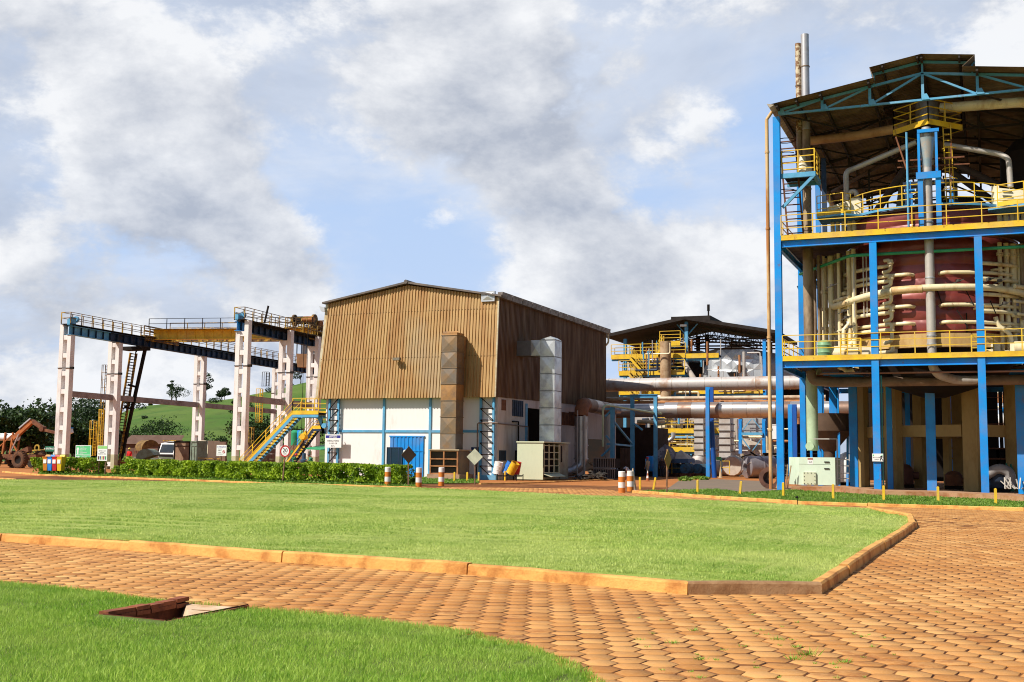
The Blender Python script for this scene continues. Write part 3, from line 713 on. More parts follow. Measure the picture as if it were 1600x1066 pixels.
# blue door and small dark window bay
d0 = P(609, 745, Yw); d1 = P(663, 683, Yw)
mb = MB(); corrug(mb, (d0.x, Yw-.06, .1), (d1.x, Yw-.06, .1), lambda u: (d0.x+(d1.x-d0.x)*u, Yw-.06, d1.z), pitch=.30, dep=.035)
dr = mb.build('sliding_door', M_BLUE, B, False)
mb = MB(); mb.box(d0.x-.06, d1.x+.06, Yw-.11, Yw-.001, d1.z, d1.z+.09); mb.box(d0.x, d1.x, Yw-.118, Yw-.10, d1.z-1.05, d1.z-1.0); mb.build('door_frame', M_BLUE, dr, False)
w0 = P(603, 725, Yw-.3); w1 = P(627, 699, Yw-.3)
mb = MB(); mb.box(w0.x, w1.x, Yw-.16, Yw-.115, .9, w1.z); wn = mb.build('window', mat('dark_blue_pane', (.005, .03, .06), .25), B, False)
mb = MB()
for u in (.0, .26, .77, 1.0): x = w0.x+(w1.x-w0.x)*u; mb.box(x-.025, x+.025, Yw-.185, Yw-.161, .9, w1.z)
mb.box(w0.x, w1.x, Yw-.183, Yw-.162, w1.z-.05, w1.z)
mb.build('window_frame', M_DBLUE, wn, False)
mb = MB(); c_ = P(632, 707, Yw-.2); mb.lathe((c_.x, Yw-.10, c_.z), [(0, -.02), (.2, -.02), (.2, 0)], 16, axis='y'); mb.build('door_notice', M_SIGNW, dr, False)
# small blue hatch at right of the brown cabinet
h0 = P(736, 735, Yw); h1 = P(748, 699, Yw)
mb = MB(); mb.box(h0.x, h1.x, Yw-.04, Yw-.001, 1.7, h1.z); mb.build('window', M_DBLUE, B, False)
mb = MB(); q0 = P(729, 705, Yw-.1); q1 = P(738, 690, Yw-.1); mb.path([q0, (q1.x+.2, q1.y, q0.z-.2), (q1.x+.35, q1.y, 1.2), (q1.x+.35, q1.y, .1)], .04); mb.build('cable_conduit', M_DARK, B)
# side wall openings
def side_open(px0, px1, py0, py1, name, m_, louv=False):
    a = PX(px0, py1, XR+.03); b_ = PX(px1, py0, XR+.03); y0_, y1_ = sorted((a.y, b_.y)); z0_, z1_ = sorted((a.z, b_.z))
    mb = MB(); mb.box(XR-.0, XR+.03, y0_, y1_, z0_, z1_); w_ = mb.build(name, m_, B, False)
    if louv:
        mb = MB(); k = 5 if louv == 1 else 10
        for i in range(k+1): y = y0_+(y1_-y0_)*i/k; mb.box(XR+.03, XR+.06, y-.04, y+.04, z0_, z1_)
        mb.build('louvre', M_DBLUE if louv == 1 else M_RUST, w_, False)
side_open(784, 791, 625, 641, 'vent_opening', M_RUST)
side_open(801, 817, 627, 650, 'louvre_window', M_DBLUE, 1)
side_open(780, 791, 704, 720, 'window', M_DBLUE)
side_open(805, 808, 704, 722, 'window', M_DARK)
side_open(878, 888, 645, 664, 'block_vent', M_DARK, 2)
side_open(889, 903, 645, 665, 'block_vent', M_DARK, 2)
side_open(905, 911, 646, 664, 'block_vent', M_DARK, 2)
mb = MB(); mb.path([PX(801, 659, XR+.1), PX(810, 659, XR+.1), PX(810, 690, XR+.1)], .06); mb.build('wall_spout', M_DARK, B)
mb = MB(); mb.box(XR-.1, XR+.05, S0-.35, S0, 0, DZ+.3); mb.build('door_jamb', M_BLUE2, B, False)

# AVISO sign, standing in front of the left lattice column
def board(name, label, px0, px1, py0, py1, Y, m_back, cat='sign', tilt=0, post=None, pm=None, thick=.05, grp=None):
    a = P(px0, py1, Y); b_ = P(px1, py0, Y); w, h = b_.x-a.x, b_.z-a.z
    root = thing(name, label, cat, ((a.x+b_.x)/2, Y, 0), grp)
    mb = MB(); mb.box(a.x, b_.x, Y, Y+thick, a.z, b_.z); pn = mb.build('panel', m_back, root, False)
    if post:
        for x in post:
            mb = MB(); mb.bar((a.x+w*x, Y+thick+.035, 0), (a.x+w*x, Y+thick+.035, b_.z-.1), .06, .06); mb.build('post', pm or M_LSTEEL, root, False)
    return root, a, b_, w, h, pn
def lines(root, pn, rows, org, m_):
    mb = MB()
    for (s, x, z, size, al) in rows: text_into(mb, s, x, z, size, org, (1, 0, 0), (0, 0, 1), .004, al)
    return mb.build('lettering', m_, pn, False)
rt, a, b_, w, h, pn = board('notice_board', 'white AVISO safety notice with navy header beside the workshop corner', 507.5, 533.5, 679, 699.5, Yw-.62, M_SIGNW)
mb = MB()
for x in (a.x+.3, b_.x-.3): mb.bar((x, Yw-.58, a.z+.2), (x, Yw-.30, a.z+.2), .05, .05); mb.bar((x, Yw-.58, b_.z-.2), (x, Yw-.30, b_.z-.2), .05, .05)
mb.build('bracket', M_DARK, rt, False)
mb = MB(); mb.box(a.x+.06, b_.x-.08, Yw-.626, Yw-.6202, b_.z-h*.27, b_.z-.07); hd = mb.build('header', M_NAVY, pn, False)
mb = MB(); text_into(mb, 'AVISO', 0, 0, h*.25, (a.x+w/2, Yw-.628, b_.z-h*.245), (1, 0, 0), (0, 0, 1), .004); mb.build('lettering', M_SIGNW, pn, False)
lines(rt, pn, [('OBRIGATÓRIO', 0, h*.46, h*.155, 'CENTER'), ('O USO DE', 0, h*.27, h*.155, 'CENTER'), ('E.P.I.', 0, h*.08, h*.155, 'CENTER')], (a.x+w/2, Yw-.622, a.z), M_INK)

# ================================================================== ducts and cabinets beside the workshop
def xpanel(mb, p00, ux, uz, w, h, d=.07, nrm=None):
    """one cross-broken duct panel"""
    p = Vector(p00); ux = Vector(ux); uz = Vector(uz); nn = Vector(nrm); m_ = .05
    vs = [p, p+ux*w, p+ux*w+uz*h, p+uz*h, p+ux*w/2+uz*h/2+nn*d]
    return mb.add(vs, [(0, 1, 4), (1, 2, 4), (2, 3, 4), (3, 0, 4)])
def duct(name, label, x0, x1, y0, y1, z0, z1, nseg, mats, dk=.07):
    root = thing(name, label, 'duct', ((x0+x1)/2, y0, 0))
    L = (z1-z0)/nseg
    for i in range(nseg):
        za, zb = z0+L*i, z0+L*(i+1)-.0; mb = MB(); j = random.uniform(.5, 1.2)*dk
        xpanel(mb, (x0, y0, za), (1, 0, 0), (0, 0, 1), x1-x0, zb-za, j, (0, -1, 0)); xpanel(mb, (x1, y0, za), (0, 1, 0), (0, 0, 1), y1-y0, zb-za, j, (1, 0, 0))
        xpanel(mb, (x1, y1, za), (-1, 0, 0), (0, 0, 1), x1-x0, zb-za, j, (0, 1, 0)); xpanel(mb, (x0, y1, za), (0, -1, 0), (0, 0, 1), y1-y0, zb-za, j, (-1, 0, 0))
        mb.build('duct_section', mats[i % len(mats)], root, False)
    mb = MB()
    for i in range(nseg+1): z = z0+L*i; e = .035; mb.box(x0-e, x1+e, y0-e-.01, y1+e, z-.025, z+.025)
    each(mb, 'flange', mats[-1], root, False)
    return root
M_BR1 = mat('brown_duct_sheet', (.28, .17, .08), .5, .3, (.18, .14, .10), .9, (.35, .65)); M_BR2 = mat('rust_duct_sheet', (.40, .20, .06), .6, .15, (.22, .13, .07), .8, (.4, .7))
M_BR3 = mat('grey_brown_duct_sheet', (.20, .17, .14), .45, .4, (.26, .16, .08), .9, (.4, .7))
bx0, bx1 = P(689, 600, 74.1).x, P(713, 600, 74.1).x; by0, by1 = 74.1, 75.35
zt_ = P(700, 524, 74.1).z; zb_ = 2.1
bd = duct('air_duct', 'tall rusty brown square duct standing in front of the workshop gable', bx0, bx1, by0, by1, zb_, zt_, 7, [M_BR3, M_BR1, M_BR1, M_BR2, M_BR3, M_BR3, M_BR1])
mb = MB(); mb.prism([(bx0, by0, zt_+.031), (bx1, by0, zt_+.031), (bx1, by0+.25, zt_+.3), (bx0, by0+.25, zt_+.3)], (0, 0, .004)); mb.box(bx0+.05, bx1-.05, by1+.001, Yw+.1, zt_-1.5, zt_+.02); mb.box(bx0+.02, bx1-.02, by0+.03, by1, zt_+.032, zt_+.2); mb.build('elbow', M_BR2, bd, False)
# brown cabinet under it
c0 = P(672, 750, 73.4); c1 = P(700, 704, 73.4)
cab = thing('filter_cabinet', 'rusty brown louvred filter cabinet under the brown duct', 'cabinet', ((c0.x+c1.x)/2, 73.4, 0))
mb = MB(); mb.box(c0.x-.15, c1.x+1.0, 73.2, 75.6, 0, .38); mb.build('base', mat('dirty_plinth', (.42, .26, .17), .9, 0, (.3, .16, .09), 2), cab, False)
X0, X1 = c0.x, c1.x+.75; mb = MB(); mb.box(X0, X1, 73.46, 75.4, .38, 2.05); mb.build('body', M_BR1, cab, False)
mb = MB()
for k in range(28): x = X0+.06+(X1-X0-.12)*k/27; mb.bar((x, 73.43, .5), (x, 73.43, 1.95), .02, .04)
mb.build('louvre', M_DARK, cab, False)
mb = MB(); w_ = X1-X0
for u in (0, .5, 1): mb.box(X0+w_*u-.05, X0+w_*u+.05, 73.36, 73.455, .38, 2.05)
for z in (.42, .95, 1.45, 2.02): mb.box(X0, X1, 73.35, 73.40, z-.04, z+.04)
mb.build('frame', M_RUSTL, cab, False)
mb = MB(); mb.box(X0-.1, X1+.15, 73.3, 75.5, 2.052, 2.12); mb.build('top_plate', mat('pale_dusty_lid', (.55, .42, .26), .8), cab, False)

# silver duct and pale cabinet at the side
Ys = 79.6; sx0, sx1 = P(843, 650, Ys).x, P(866, 650, Ys).x; sy1 = PX(879, 650, sx1).y
zt_ = P(855, 531, Ys).z
S = duct('air_duct', 'bright galvanised square duct rising from the pale green cabinet', sx0, sx1, Ys, min(sy1, Ys+1.5), 2.75, zt_, 6, [M_LSTEEL, M_LSTEEL, M_LSTEEL, M_LSTEEL, M_LSTEEL, M_LSTEEL, mat('grey_flange', (.20, .21, .22), .5, .3)], .045)
mb = MB(); sy1 = min(sy1, Ys+1.5); hz0 = P(830, 556, Ys).z; xpanel(mb, (sx0-.75, Ys+.02, hz0), (1, 0, 0), (0, 0, 1), .75, zt_-hz0, .06, (0, -1, 0)); mb.box(sx0-.75, sx0-.002, Ys+.021, sy1, hz0, zt_); mb.build('horizontal_section', M_LSTEEL, S, False)
mb = MB(); mb.box(XR-.1, sx0-.751, Ys+.0, sy1, hz0+.02, zt_-.02); mb.build('collar', mat('grey_duct_collar', (.14, .14, .15), .6), S, False)
mb = MB(); mb.prism([(sx0+.02, Ys, zt_+.032), (sx1-.35, Ys, zt_+.25), (sx1, Ys, zt_+.032)], (0, sy1-Ys, 0)); mb.build('duct_hood', M_LSTEEL, S, False)
kx0 = P(808, 720, 77.0).x; kx1 = P(848.5, 720, 77.0).x; ky1 = PX(888, 720, kx1).y; kt = 2.68
K = thing('filter_cabinet', 'large pale green equipment cabinet with an open grille side under the silver duct', 'cabinet', ((kx0+kx1)/2, 77.0, 0))
mb = MB(); mb.box(kx0, kx1, 77.0, 77.08, .06, kt); mb.box(kx0, kx0+.08, 77.081, ky1, .06, kt); mb.box(kx0+.081, kx1-.3, ky1-.08, ky1, .06, kt); mb.box(kx0+.081, kx1-.08, 77.081, ky1-.081, .06, .2); mb.build('body', M_MINTD, K, False)
ym = 77.0+(ky1-77.0)*.55
mb = MB(); mb.box(kx1-.06, kx1+.0, ym+.5, ky1, .06, kt-.05); mb.build('side_panel', mat('dull_panel_paint', (.36, .36, .26), .6, 0, (.26, .22, .15), 1.5), K, False)
mb = MB(); mb.box(kx0-.05, kx1+.1, 76.93, ky1+.05, kt+.001, kt+.09); mb.build('top_plate', M_MINTD, K, False)
mb = MB()
for u in range(4): y = 77.2+(ym+.4-77.2)*u/3; mb.bar((kx1-.02, y, .5), (kx1-.02, y, kt-.1), .09, .06)
for u in range(5): z = .55+(kt-.75)*u/4; mb.bar((kx1-.03, 77.2, z), (kx1-.03, ym+.4, z), .05, .05)
mb.build('grille', M_MINTD, K, False)
mb = MB(); mb.box(kx1-.5, kx1-.45, 77.15, ym+.4, .3, kt-.1); mb.build('filter_bank', M_DARK, K, False)
mb = MB(); mb.add([(kx1+.01, 77.05, .48), (kx1+.55, 77.25, .28), (kx1+.55, ym+.3, .28), (kx1+.01, ym+.5, .48), (kx1+.01, 77.05, .44), (kx1+.55, 77.25, .24), (kx1+.55, ym+.3, .24), (kx1+.01, ym+.5, .44)], [(0, 1, 2, 3), (7, 6, 5, 4), (0, 4, 5, 1), (1, 5, 6, 2), (2, 6, 7, 3), (3, 7, 4, 0)]); mb.build('drop_shelf', M_MINTD, K, False)
mb = MB(); mb.bar((kx1+.02, 76.99, .9), (kx1+.02, 76.99, 2.2), .03, .05); mb.bar((kx1+.08, ym+.7, 1.3), (kx1+.08, ym+.7, 2.5), .07, .05); mb.build('door_handle', M_DARK, K, False)

# drums in front of the side door
def drum(label, px, py, Y, m_, tilt, az, r=.3, h=.88, open_=False):
    c_ = P(px, py, Y); root = thing('steel_drum', label, 'drum', (c_.x, Y, 0), 'drums leaning in a rack beside the side wall')
    prof = [(0, 0), (r, 0), (r+.012, .02), (r, .04), (r, h*.33), (r+.02, h*.35), (r, h*.37), (r, h*.63), (r+.02, h*.65), (r, h*.67), (r, h-.03), (r+.012, h-.015), (r, h)]
    if not open_: prof += [(r-.02, h), (r-.025, h-.02), (0, h-.02)]
    else: prof += [(r-.02, h), (r-.02, .05), (0, .05)]
    mb = MB(); mb.lathe((0, 0, 0), prof, 20); rm = Matrix.Rotation(tilt, 4, Vector((math.cos(az), math.sin(az), 0)))
    zo = c_.z-h/2
    mb.v = [tuple(rm@Vector(v)+Vector((c_.x, Y, max(.05, zo)))) for v in mb.v]; mb.build('barrel', m_, root); return root
drum('white ribbed steel drum leaning outside the workshop side wall', 776, 731, 75.0, M_BWHITE, R(12), R(95))
drum('blue plastic drum leaning between the white and the yellow drum', 790, 730, 75.3, mat('blue_drum_plastic', (.01, .16, .60), .4), R(28), R(100), open_=True)
drum('yellow drum tipped with its open mouth up', 797, 730, 75.0, mat('yellow_drum_plastic', (.75, .42, .01), .45), R(32), R(80), open_=True)
drum('red drum standing next to the pale green cabinet', 805, 731, 75.6, M_RED, R(12), R(80), open_=True)
r0_ = P(778, 745, 74.6); r1_ = P(808, 745, 74.6)
mb = MB()
for x in (r0_.x, (r0_.x+r1_.x)/2, r1_.x):
    for y in (74.5, 75.7): mb.bar((x, y, 0), (x, y, .45), .05, .05)
for y in (74.5, 75.7): mb.bar((r0_.x, y, .34), (r1_.x, y, .34), .05, .05)
for x in (r0_.x+.1, r1_.x-.1): mb.bar((x, 74.45, .30), (x, 75.75, .30), .05, .05)
tag(mb.build('drum_rack', M_DARK, None, False), 'low dark steel rack holding the four coloured drums', 'rack')

# fire of clutter by the bent silver pipe: bin bags, pallets
def rubble(name, label, cat, c, rx, ry, rz_, m_, n_=26, seed=1):
    rn = random.Random(seed); mb = MB()
    for i in range(n_):
        s = rn.uniform(.12, .35); p = Vector((c[0]+rn.uniform(-rx, rx), c[1]+rn.uniform(-ry, ry), c[2]+rn.uniform(0, rz_)*rn.random()+s*.4))
        vs = []; k = 8
        for a in range(6):
            th = a/6*6.283; vs.append(p+Vector((math.cos(th)*s*rn.uniform(.6, 1.2), math.sin(th)*s*rn.uniform(.6, 1.2), rn.uniform(-.1, .1)*s)))
        vs += [p+Vector((0, 0, s*rn.uniform(.4, .8))), p-Vector((0, 0, s*.4))]
        mb.add(vs, [(a, (a+1) % 6, 6) for a in range(6)]+[((a+1) % 6, a, 7) for a in range(6)])
    return tag(mb.build(name, m_, None, False), label, cat)
q = G(907, 751); rubble('rubbish_pile', 'heap of black rubbish bags beside the bent silver pipe', 'rubbish', (q.x, q.y+2, 0), 1.3, .8, .5, M_BLACK, 40, 3)
q = G(905, 746); rubble('timber_pile', 'jumble of old timber behind the black rubbish bags', 'timber', (q.x, q.y+6, 0), 1.2, .6, 1.4, M_WOOD, 34, 4)

# ================================================================== crane runway (concrete frames)
GA = Vector((-79.31, 83.0, 0)); GD = Vector((-61.03, 85.0, 0)); ga = R(6.4)
RD = Vector((-math.sin(ga), math.cos(ga), 0)); RX = Vector((math.cos(ga), math.sin(ga), 0))
ZG = 12.5        # underside of the runway girders
def gcol(s, base, outer, label):
    """twin-legged column: outer leg carries the walkway, inner leg the girder; slots between rungs"""
    c = base+RD*s; root = thing('concrete_column', label, 'column', tuple(c), 'concrete columns of the crane runway')
    o = RX*outer; wl, wt, gap = .40, .62, .40
    def legbar(cx, z0, z1, m_):
        mb = MB(); p = c+o*cx; a = RX*wl/2; b_ = RD*wt/2
        mb.prism([p-a-b_+Vector((0, 0, z0)), p+a-b_+Vector((0, 0, z0)), p+a+b_+Vector((0, 0, z0)), p-a+b_+Vector((0, 0, z0))], (0, 0, z1-z0)); return mb
    for nm, cx, z1 in (('outer_leg', .42, ZG+.95), ('inner_leg', -.42, ZG)):
        legbar(cx, 1.45, z1, None).build(nm, M_CONC, root, False)
        e = legbar(cx, 0, 1.448, None); e.build('painted_foot', M_BAND, root, False)
    mb = MB(); k = 7
    for i in range(k+1):
        z = .3+(ZG-.75)*i/k; p = c; a = RX*(gap/2+.02); b_ = RD*.27
        mb.prism([p-a-b_+Vector((0, 0, z)), p+a-b_+Vector((0, 0, z)), p+a+b_+Vector((0, 0, z)), p-a+b_+Vector((0, 0, z))], (0, 0, .42))
    mb.build('rung', M_CONC, root, False)
    mb = MB(); mb.box(0, 0, 0, 0, 0, 0); mb.v = []; mb.f = []
    p = c+RX*.7+Vector((0, 0, 9.4)); mb.bar(c-RX*.65+Vector((0, 0, 9.4))-RD*.34, c+RX*.75+Vector((0, 0, 9.4))-RD*.34, .06, .06); mb.bar(p-RD*.3, p+RX*.35-RD*.3, .22, .22)
    mb.build('lamp_bracket', M_DARK, root, False)
    return root
for s, l in ((0, 'nearest column of the left crane runway, tallest at the far left'), (7.45, 'second column of the left crane runway, by the steep dark stair'), (23.3, 'third column of the left runway, above the parked truck'),
             (41.7, 'far column of the left runway seen just left of the yellow stair head'), (53, 'farthest column of the left runway beside the cladding edge')): gcol(s, GA, -1, 'white limed concrete twin-leg column, '+l)
for s, l in ((0, 'front column of the near crane runway, left of the yellow stair'), (8.2, 'second column of the near runway, behind the yellow stair'), (14.2, 'third column of the near runway under the operator cab')): gcol(s, GD, 1, 'white concrete twin-leg column, '+l)

def girder(base, s0, s1, side, label, railm):
    root = thing('crane_runway', label, 'crane runway', tuple(base+RD*s0+Vector((0, 0, 0))), 'crane runway girders')
    o = RX*side
    a = base-o*.42+RD*s0+Vector((0, 0, ZG+.43)); b_ = base-o*.42+RD*s1+Vector((0, 0, ZG+.43))
    lo = MB(); lo.ibeam(a, a.lerp(b_, .10), .5, .85, .05); lo.build('end_girder', M_BLUE2 if side < 0 else M_BLUE, root, False)
    mb = MB(); mb.ibeam(a.lerp(b_, .101), b_, .5, .85, .05)
    k = int((s1-s0)/1.1)
    for i in range(k): p = a.lerp(b_, (i+.5)/k); mb.bar(p-Vector((0, 0, .38)), p+Vector((0, 0, .38)), .42, .03)
    mb.build('girder', M_DBLUE, root, False)
    mb = MB(); up = Vector((0, 0, .49)); mb.bar(a+up, b_+up, .1, .12); mb.build('rail', M_DARK, root, False)
    mb = MB(); w0_ = base-o*.15+RD*(s0-.1)+Vector((0, 0, ZG+1.0)); w1_ = base-o*.15+RD*s1+Vector((0, 0, ZG+1.0)); mb.bar(w0_, w1_, 1.1, .06); mb.bar(w0_-Vector((0, 0, .12)), w1_-Vector((0, 0, .12)), .2, .16)
    mb.build('walkway', M_DARK, root, False)
    for off in (.52, -.5):
        q0 = w0_+o*off+Vector((0, 0, .04)); q1 = w1_+o*off+Vector((0, 0, .04))
        mb = MB(); railing(mb, [q0, q1], 1.05, 1.6, .03, (1, .5)); mb.build('railing', railm, root, False)
    mb = MB(); railing(mb, [w0_+o*.52+Vector((0, 0, .04)), w0_-o*.5+Vector((0, 0, .04))], 1.05, 1.2, .035, (1, .5)); mb.build('end_railing', M_DYEL, root, False)
    mb = MB(); e = a+Vector((0, 0, .5)); mb.prism([e-o*.15-RD*.1, e+o*.15-RD*.1, e+o*.15-RD*.1+Vector((0, 0, .45)), e-o*.15-RD*.1+Vector((0, 0, .75))], RD*.9); mb.tube(e+Vector((0, 0, .6))+RD*.9, e+Vector((0, 0, .6))+RD*1.1, .3)
    mb.build('end_stop', M_BLUE2, root)
    return root
girder(GA, -.4, 60, -1, 'left crane runway girder with weathered rails, on the far row of columns', M_DYEL)
girder(GD, -.5, 24, 1, 'near blue crane runway girder running to the workshop corner', M_DYEL)
# dark leaning post on the walkway
q = GD+RX*.6+RD*2.6; mb = MB(); mb.bar(q+Vector((0, 0, ZG+1.0)), q+RX*.35+Vector((0, 0, ZG+2.6)), .16, .12); tag(mb.build('leaning_post', M_DARK, None, False), 'short dark post leaning on the walkway of the near crane runway', 'post')

# horizontal concrete ties between columns
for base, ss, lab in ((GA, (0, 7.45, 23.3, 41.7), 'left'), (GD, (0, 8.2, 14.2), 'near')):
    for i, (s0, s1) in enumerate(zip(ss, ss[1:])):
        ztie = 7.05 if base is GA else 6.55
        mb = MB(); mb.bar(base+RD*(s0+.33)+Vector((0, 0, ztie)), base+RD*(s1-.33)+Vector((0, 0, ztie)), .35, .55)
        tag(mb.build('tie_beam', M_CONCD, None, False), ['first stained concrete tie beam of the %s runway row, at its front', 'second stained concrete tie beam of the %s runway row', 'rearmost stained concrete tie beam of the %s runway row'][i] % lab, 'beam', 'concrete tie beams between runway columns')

# travelling crane bridge
cb_ = thing('bridge_crane', 'yellow travelling bridge crane spanning the two concrete runways', 'crane', tuple(GA+RD*16+Vector((0, 0, 0))))
zc = ZG+1.3
A0 = GA+RD*14.6+RX*.4+Vector((0, 0, zc)); B0 = GD+RD*16.6-RX*.4+Vector((0, 0, zc)); dB = (B0-A0).normalized()
for k, off in enumerate((-1.3, 1.3)):
    mb = MB(); mb.ibeam(A0+RD*off+Vector((0, 0, .1)), B0+RD*off+Vector((0, 0, .1)), .55, 1.0, .06)
    for i in range(18): p = A0.lerp(B0, (i+.5)/18)+RD*(off)+Vector((0, 0, .1)); mb.bar(p-Vector((0, 0, .45)), p+Vector((0, 0, .45)), .5, .03)
    mb.build('bridge_girder', M_YEL if k == 0 else M_DYEL, cb_, False)
mb = MB(); mb.bar(A0+RD*-1.85+Vector((0, 0, .62)), B0+RD*-1.85+Vector((0, 0, .62)), .7, .05); mb.build('footwalk', M_DYEL, cb_, False)
mb = MB(); railing(mb, [A0+RD*-2.2+Vector((0, 0, .65)), B0+RD*-2.2+Vector((0, 0, .65))], 1.05, 1.9, .03, (1, .5)); mb.build('railing', M_DARK, cb_, False)
mb = MB(); railing(mb, [A0+RD*1.7+Vector((0, 0, .65)), B0+RD*1.7+Vector((0, 0, .65))], 1.05, 1.9, .03, (1, .5)); mb.build('railing', M_DYEL, cb_, False)
for e, sgn in ((A0, 1), (B0, -1)):
    mb = MB(); mb.bar(e-RD*3.1-Vector((0, 0, .35)), e+RD*3.1-Vector((0, 0, .35)), .5, .55)
    for i in range(7): p = e+RD*(-3+i); mb.bar(p-Vector((0, 0, .1)), p+Vector((0, 0, .9)), .08, .08)
    mb.bar(e-RD*3+Vector((0, 0, .9)), e+RD*3+Vector((0, 0, .9)), .08, .08); mb.bar(e-RD*3+Vector((0, 0, .4)), e+RD*3+Vector((0, 0, .4)), .12, .12)
    mb.build('end_carriage', M_DYEL, cb_, False)
    for off in (-2.4, 2.4): mb = MB(); p = e+RD*off-Vector((0, 0, .52)); mb.tube(p-RX*.12, p+RX*.12, .3, n=14); mb.build('wheel', M_DARK, cb_)
# hoist trolley on the bridge, near end
T0 = A0.lerp(B0, .90)+Vector((0, 0, .75)); tr_ = thing('hoist_trolley', 'yellow hoist trolley with cable drum sitting on the bridge crane', 'hoist', tuple(T0))
mb = MB(); mb.bar(T0-RX*1.6, T0+RX*1.6, 3.0, .12)
for i in range(6):
    p = T0+RX*(-1.5+.6*i)
    for off in (-1.45, 1.45): mb.bar(p+RD*off, p+RD*off+Vector((0, 0, 1.0)), .07, .07)
for off in (-1.45, 1.45):
    for z in (.5, 1.0): mb.bar(T0-RX*1.5+RD*off+Vector((0, 0, z)), T0+RX*1.5+RD*off+Vector((0, 0, z)), .07, .07)
mb.build('frame', M_DYEL, tr_, False)
mb = MB(); c_ = T0+Vector((0, 0, .9)); mb.tube(c_-RX*1.1, c_+RX*.9, .42, n=16); mb.build('cable_drum', M_DARK, tr_)
mb = MB(); mb.tube(c_-RX*1.3, c_-RX*1.11, .62, n=18); mb.tube(c_+RX*.91, c_+RX*1.15, .6, n=18); mb.build('drum_flange', M_DYEL, tr_)
mb = MB(); mb.box(T0.x+.2, T0.x+1.3, T0.y+.7, T0.y+1.4, T0.z+.1, T0.z+.9); mb.tube(c_+RX*.2-RD*.8, c_+RX*1.3-RD*.8, .3, n=12); mb.build('motor', M_RUSTL, tr_)
# operator cab and hook hanging below the near end
cc = B0-RX*1.0-RD*1.5; cabn = thing('operator_cab', 'brown and grey crane operator cab hanging under the bridge next to the workshop', 'crane cab', tuple(cc-Vector((0, 0, 3.2))))
mb = MB(); mb.prism([cc+Vector((-.9, 0, -3.3)), cc+Vector((.9, 0, -3.3)), cc+Vector((.9, 0, -2.0)), cc+Vector((-1.1, 0, -1.9))], (0, 1.8, 0)); mb.build('lower_shell', mat('brown_cab_panel', (.20, .09, .03), .6), cabn, False)
mb = MB()
for dx in (-1.05, -.5, .05, .6, .88):
    for dy in (.05, 1.75): mb.bar(cc+Vector((dx, dy, -2.0)), cc+Vector((dx, dy, -.5)), .08, .08)
mb.box(cc.x-1.1, cc.x+.95, cc.y, cc.y+1.8, cc.z-.55, cc.z-.4); mb.build('cab_frame', M_DBLUE, cabn, False)
mb = MB(); mb.box(cc.x-.9, cc.x+.8, cc.y+.8, cc.y+.83, cc.z-2.0, cc.z-.56); mb.build('pane', mat('pale_cab_glass', (.45, .47, .5), .15), cabn, False)
hk = P(474, 691, 88.0)
hook = thing('crane_hook', 'yellow sheave block and steel hook hanging on ropes by the yellow stair', 'crane hook', (hk.x, hk.y, hk.z-.6))
mb = MB(); mb.lathe((hk.x, hk.y-.1, hk.z+.5), [(0, -.1), (.25, -.1), (.29, 0), (.29, .2), (.25, .3), (0, .3)], 18, axis='y'); mb.prism([(hk.x-.5, hk.y-.05, hk.z+.45), (hk.x-.1, hk.y-.05, hk.z+.1), (hk.x+.35, hk.y-.05, hk.z+.35), (hk.x+.2, hk.y-.05, hk.z+1.0)], (0, .25, 0)); mb.build('sheave_block', M_YEL, hook)
mb = MB(); mb.path([(hk.x, hk.y, hk.z+.15), (hk.x, hk.y, hk.z-.1), (hk.x+.22, hk.y, hk.z-.25), (hk.x+.22, hk.y, hk.z-.5), (hk.x, hk.y, hk.z-.62), (hk.x-.2, hk.y, hk.z-.45)], .06, fillet=.1); mb.build('hook', M_DARK, hook)
mb = MB()
for dx in (-.25, .25): mb.tube((hk.x+dx, hk.y+.05, hk.z+.8), (hk.x+dx*.7-.1, hk.y+.05, zc-.3), .025, n=6)
mb.build('rope', M_DARK, hook)

# ------------------------------------------------------------------ stairs
def stairs(name, label, p0, p1, w, mside, mtread, mrail, n_, wdir, railsides=(0, 1), side2=None, grp=None):
    """p0 bottom, p1 top of the near stringer, wdir horizontal unit vector to the far stringer"""
    p0 = Vector(p0); p1 = Vector(p1); wd = Vector(wdir)*w; root = thing(name, label, 'stairs', tuple(p0), grp)
    for k in (0, 1):
        o_ = wd*k; mb = MB(); mb.bar(p0+o_, p1+o_, .06, .26); mb.build('stringer', mside, root, False)
        if side2: mb = MB(); up = Vector((0, 0, .26)); mb.bar(p0+o_+up, p1+o_+up, .065, .16); mb.build('stringer_trim', side2, root, False)
    mb = MB()
    for i in range(n_):
        c = p0.lerp(p1, (i+.5)/n_); d = (p1-p0); d.z = 0; d.normalize(); mb.bar(c+wd*.04+Vector((0, 0, .05)), c+wd*.96+Vector((0, 0, .05)), .30, .045, up=(0, 0, 1))
    mb.build('tread', M_DARK, root, False)
    mb = MB()
    for i in range(n_): c = p0.lerp(p1, (i+.5)/n_); mb.bar(c+wd*.03+Vector((-.02, 0, .09)), c+wd*.5+Vector((-.02, 0, .09)), .12, .03)
    mb.build('nosing', mtread, root, False)
    for k in railsides:
        mb = MB(); o_ = wd*k+Vector((0, 0, .15)); L = (p1-p0).length; m_ = max(2, int(L/1.5))
        for f in (1.05, .7, .35): mb.bar(p0+o_+Vector((0, 0, f)), p1+o_+Vector((0, 0, f)), .035, .035)
        for i in range(m_+1): c = p0.lerp(p1, i/m_)+o_; mb.bar(c, c+Vector((0, 0, 1.05)), .06, .06)
        mb.build('handrail', mrail, root, False)
    return root
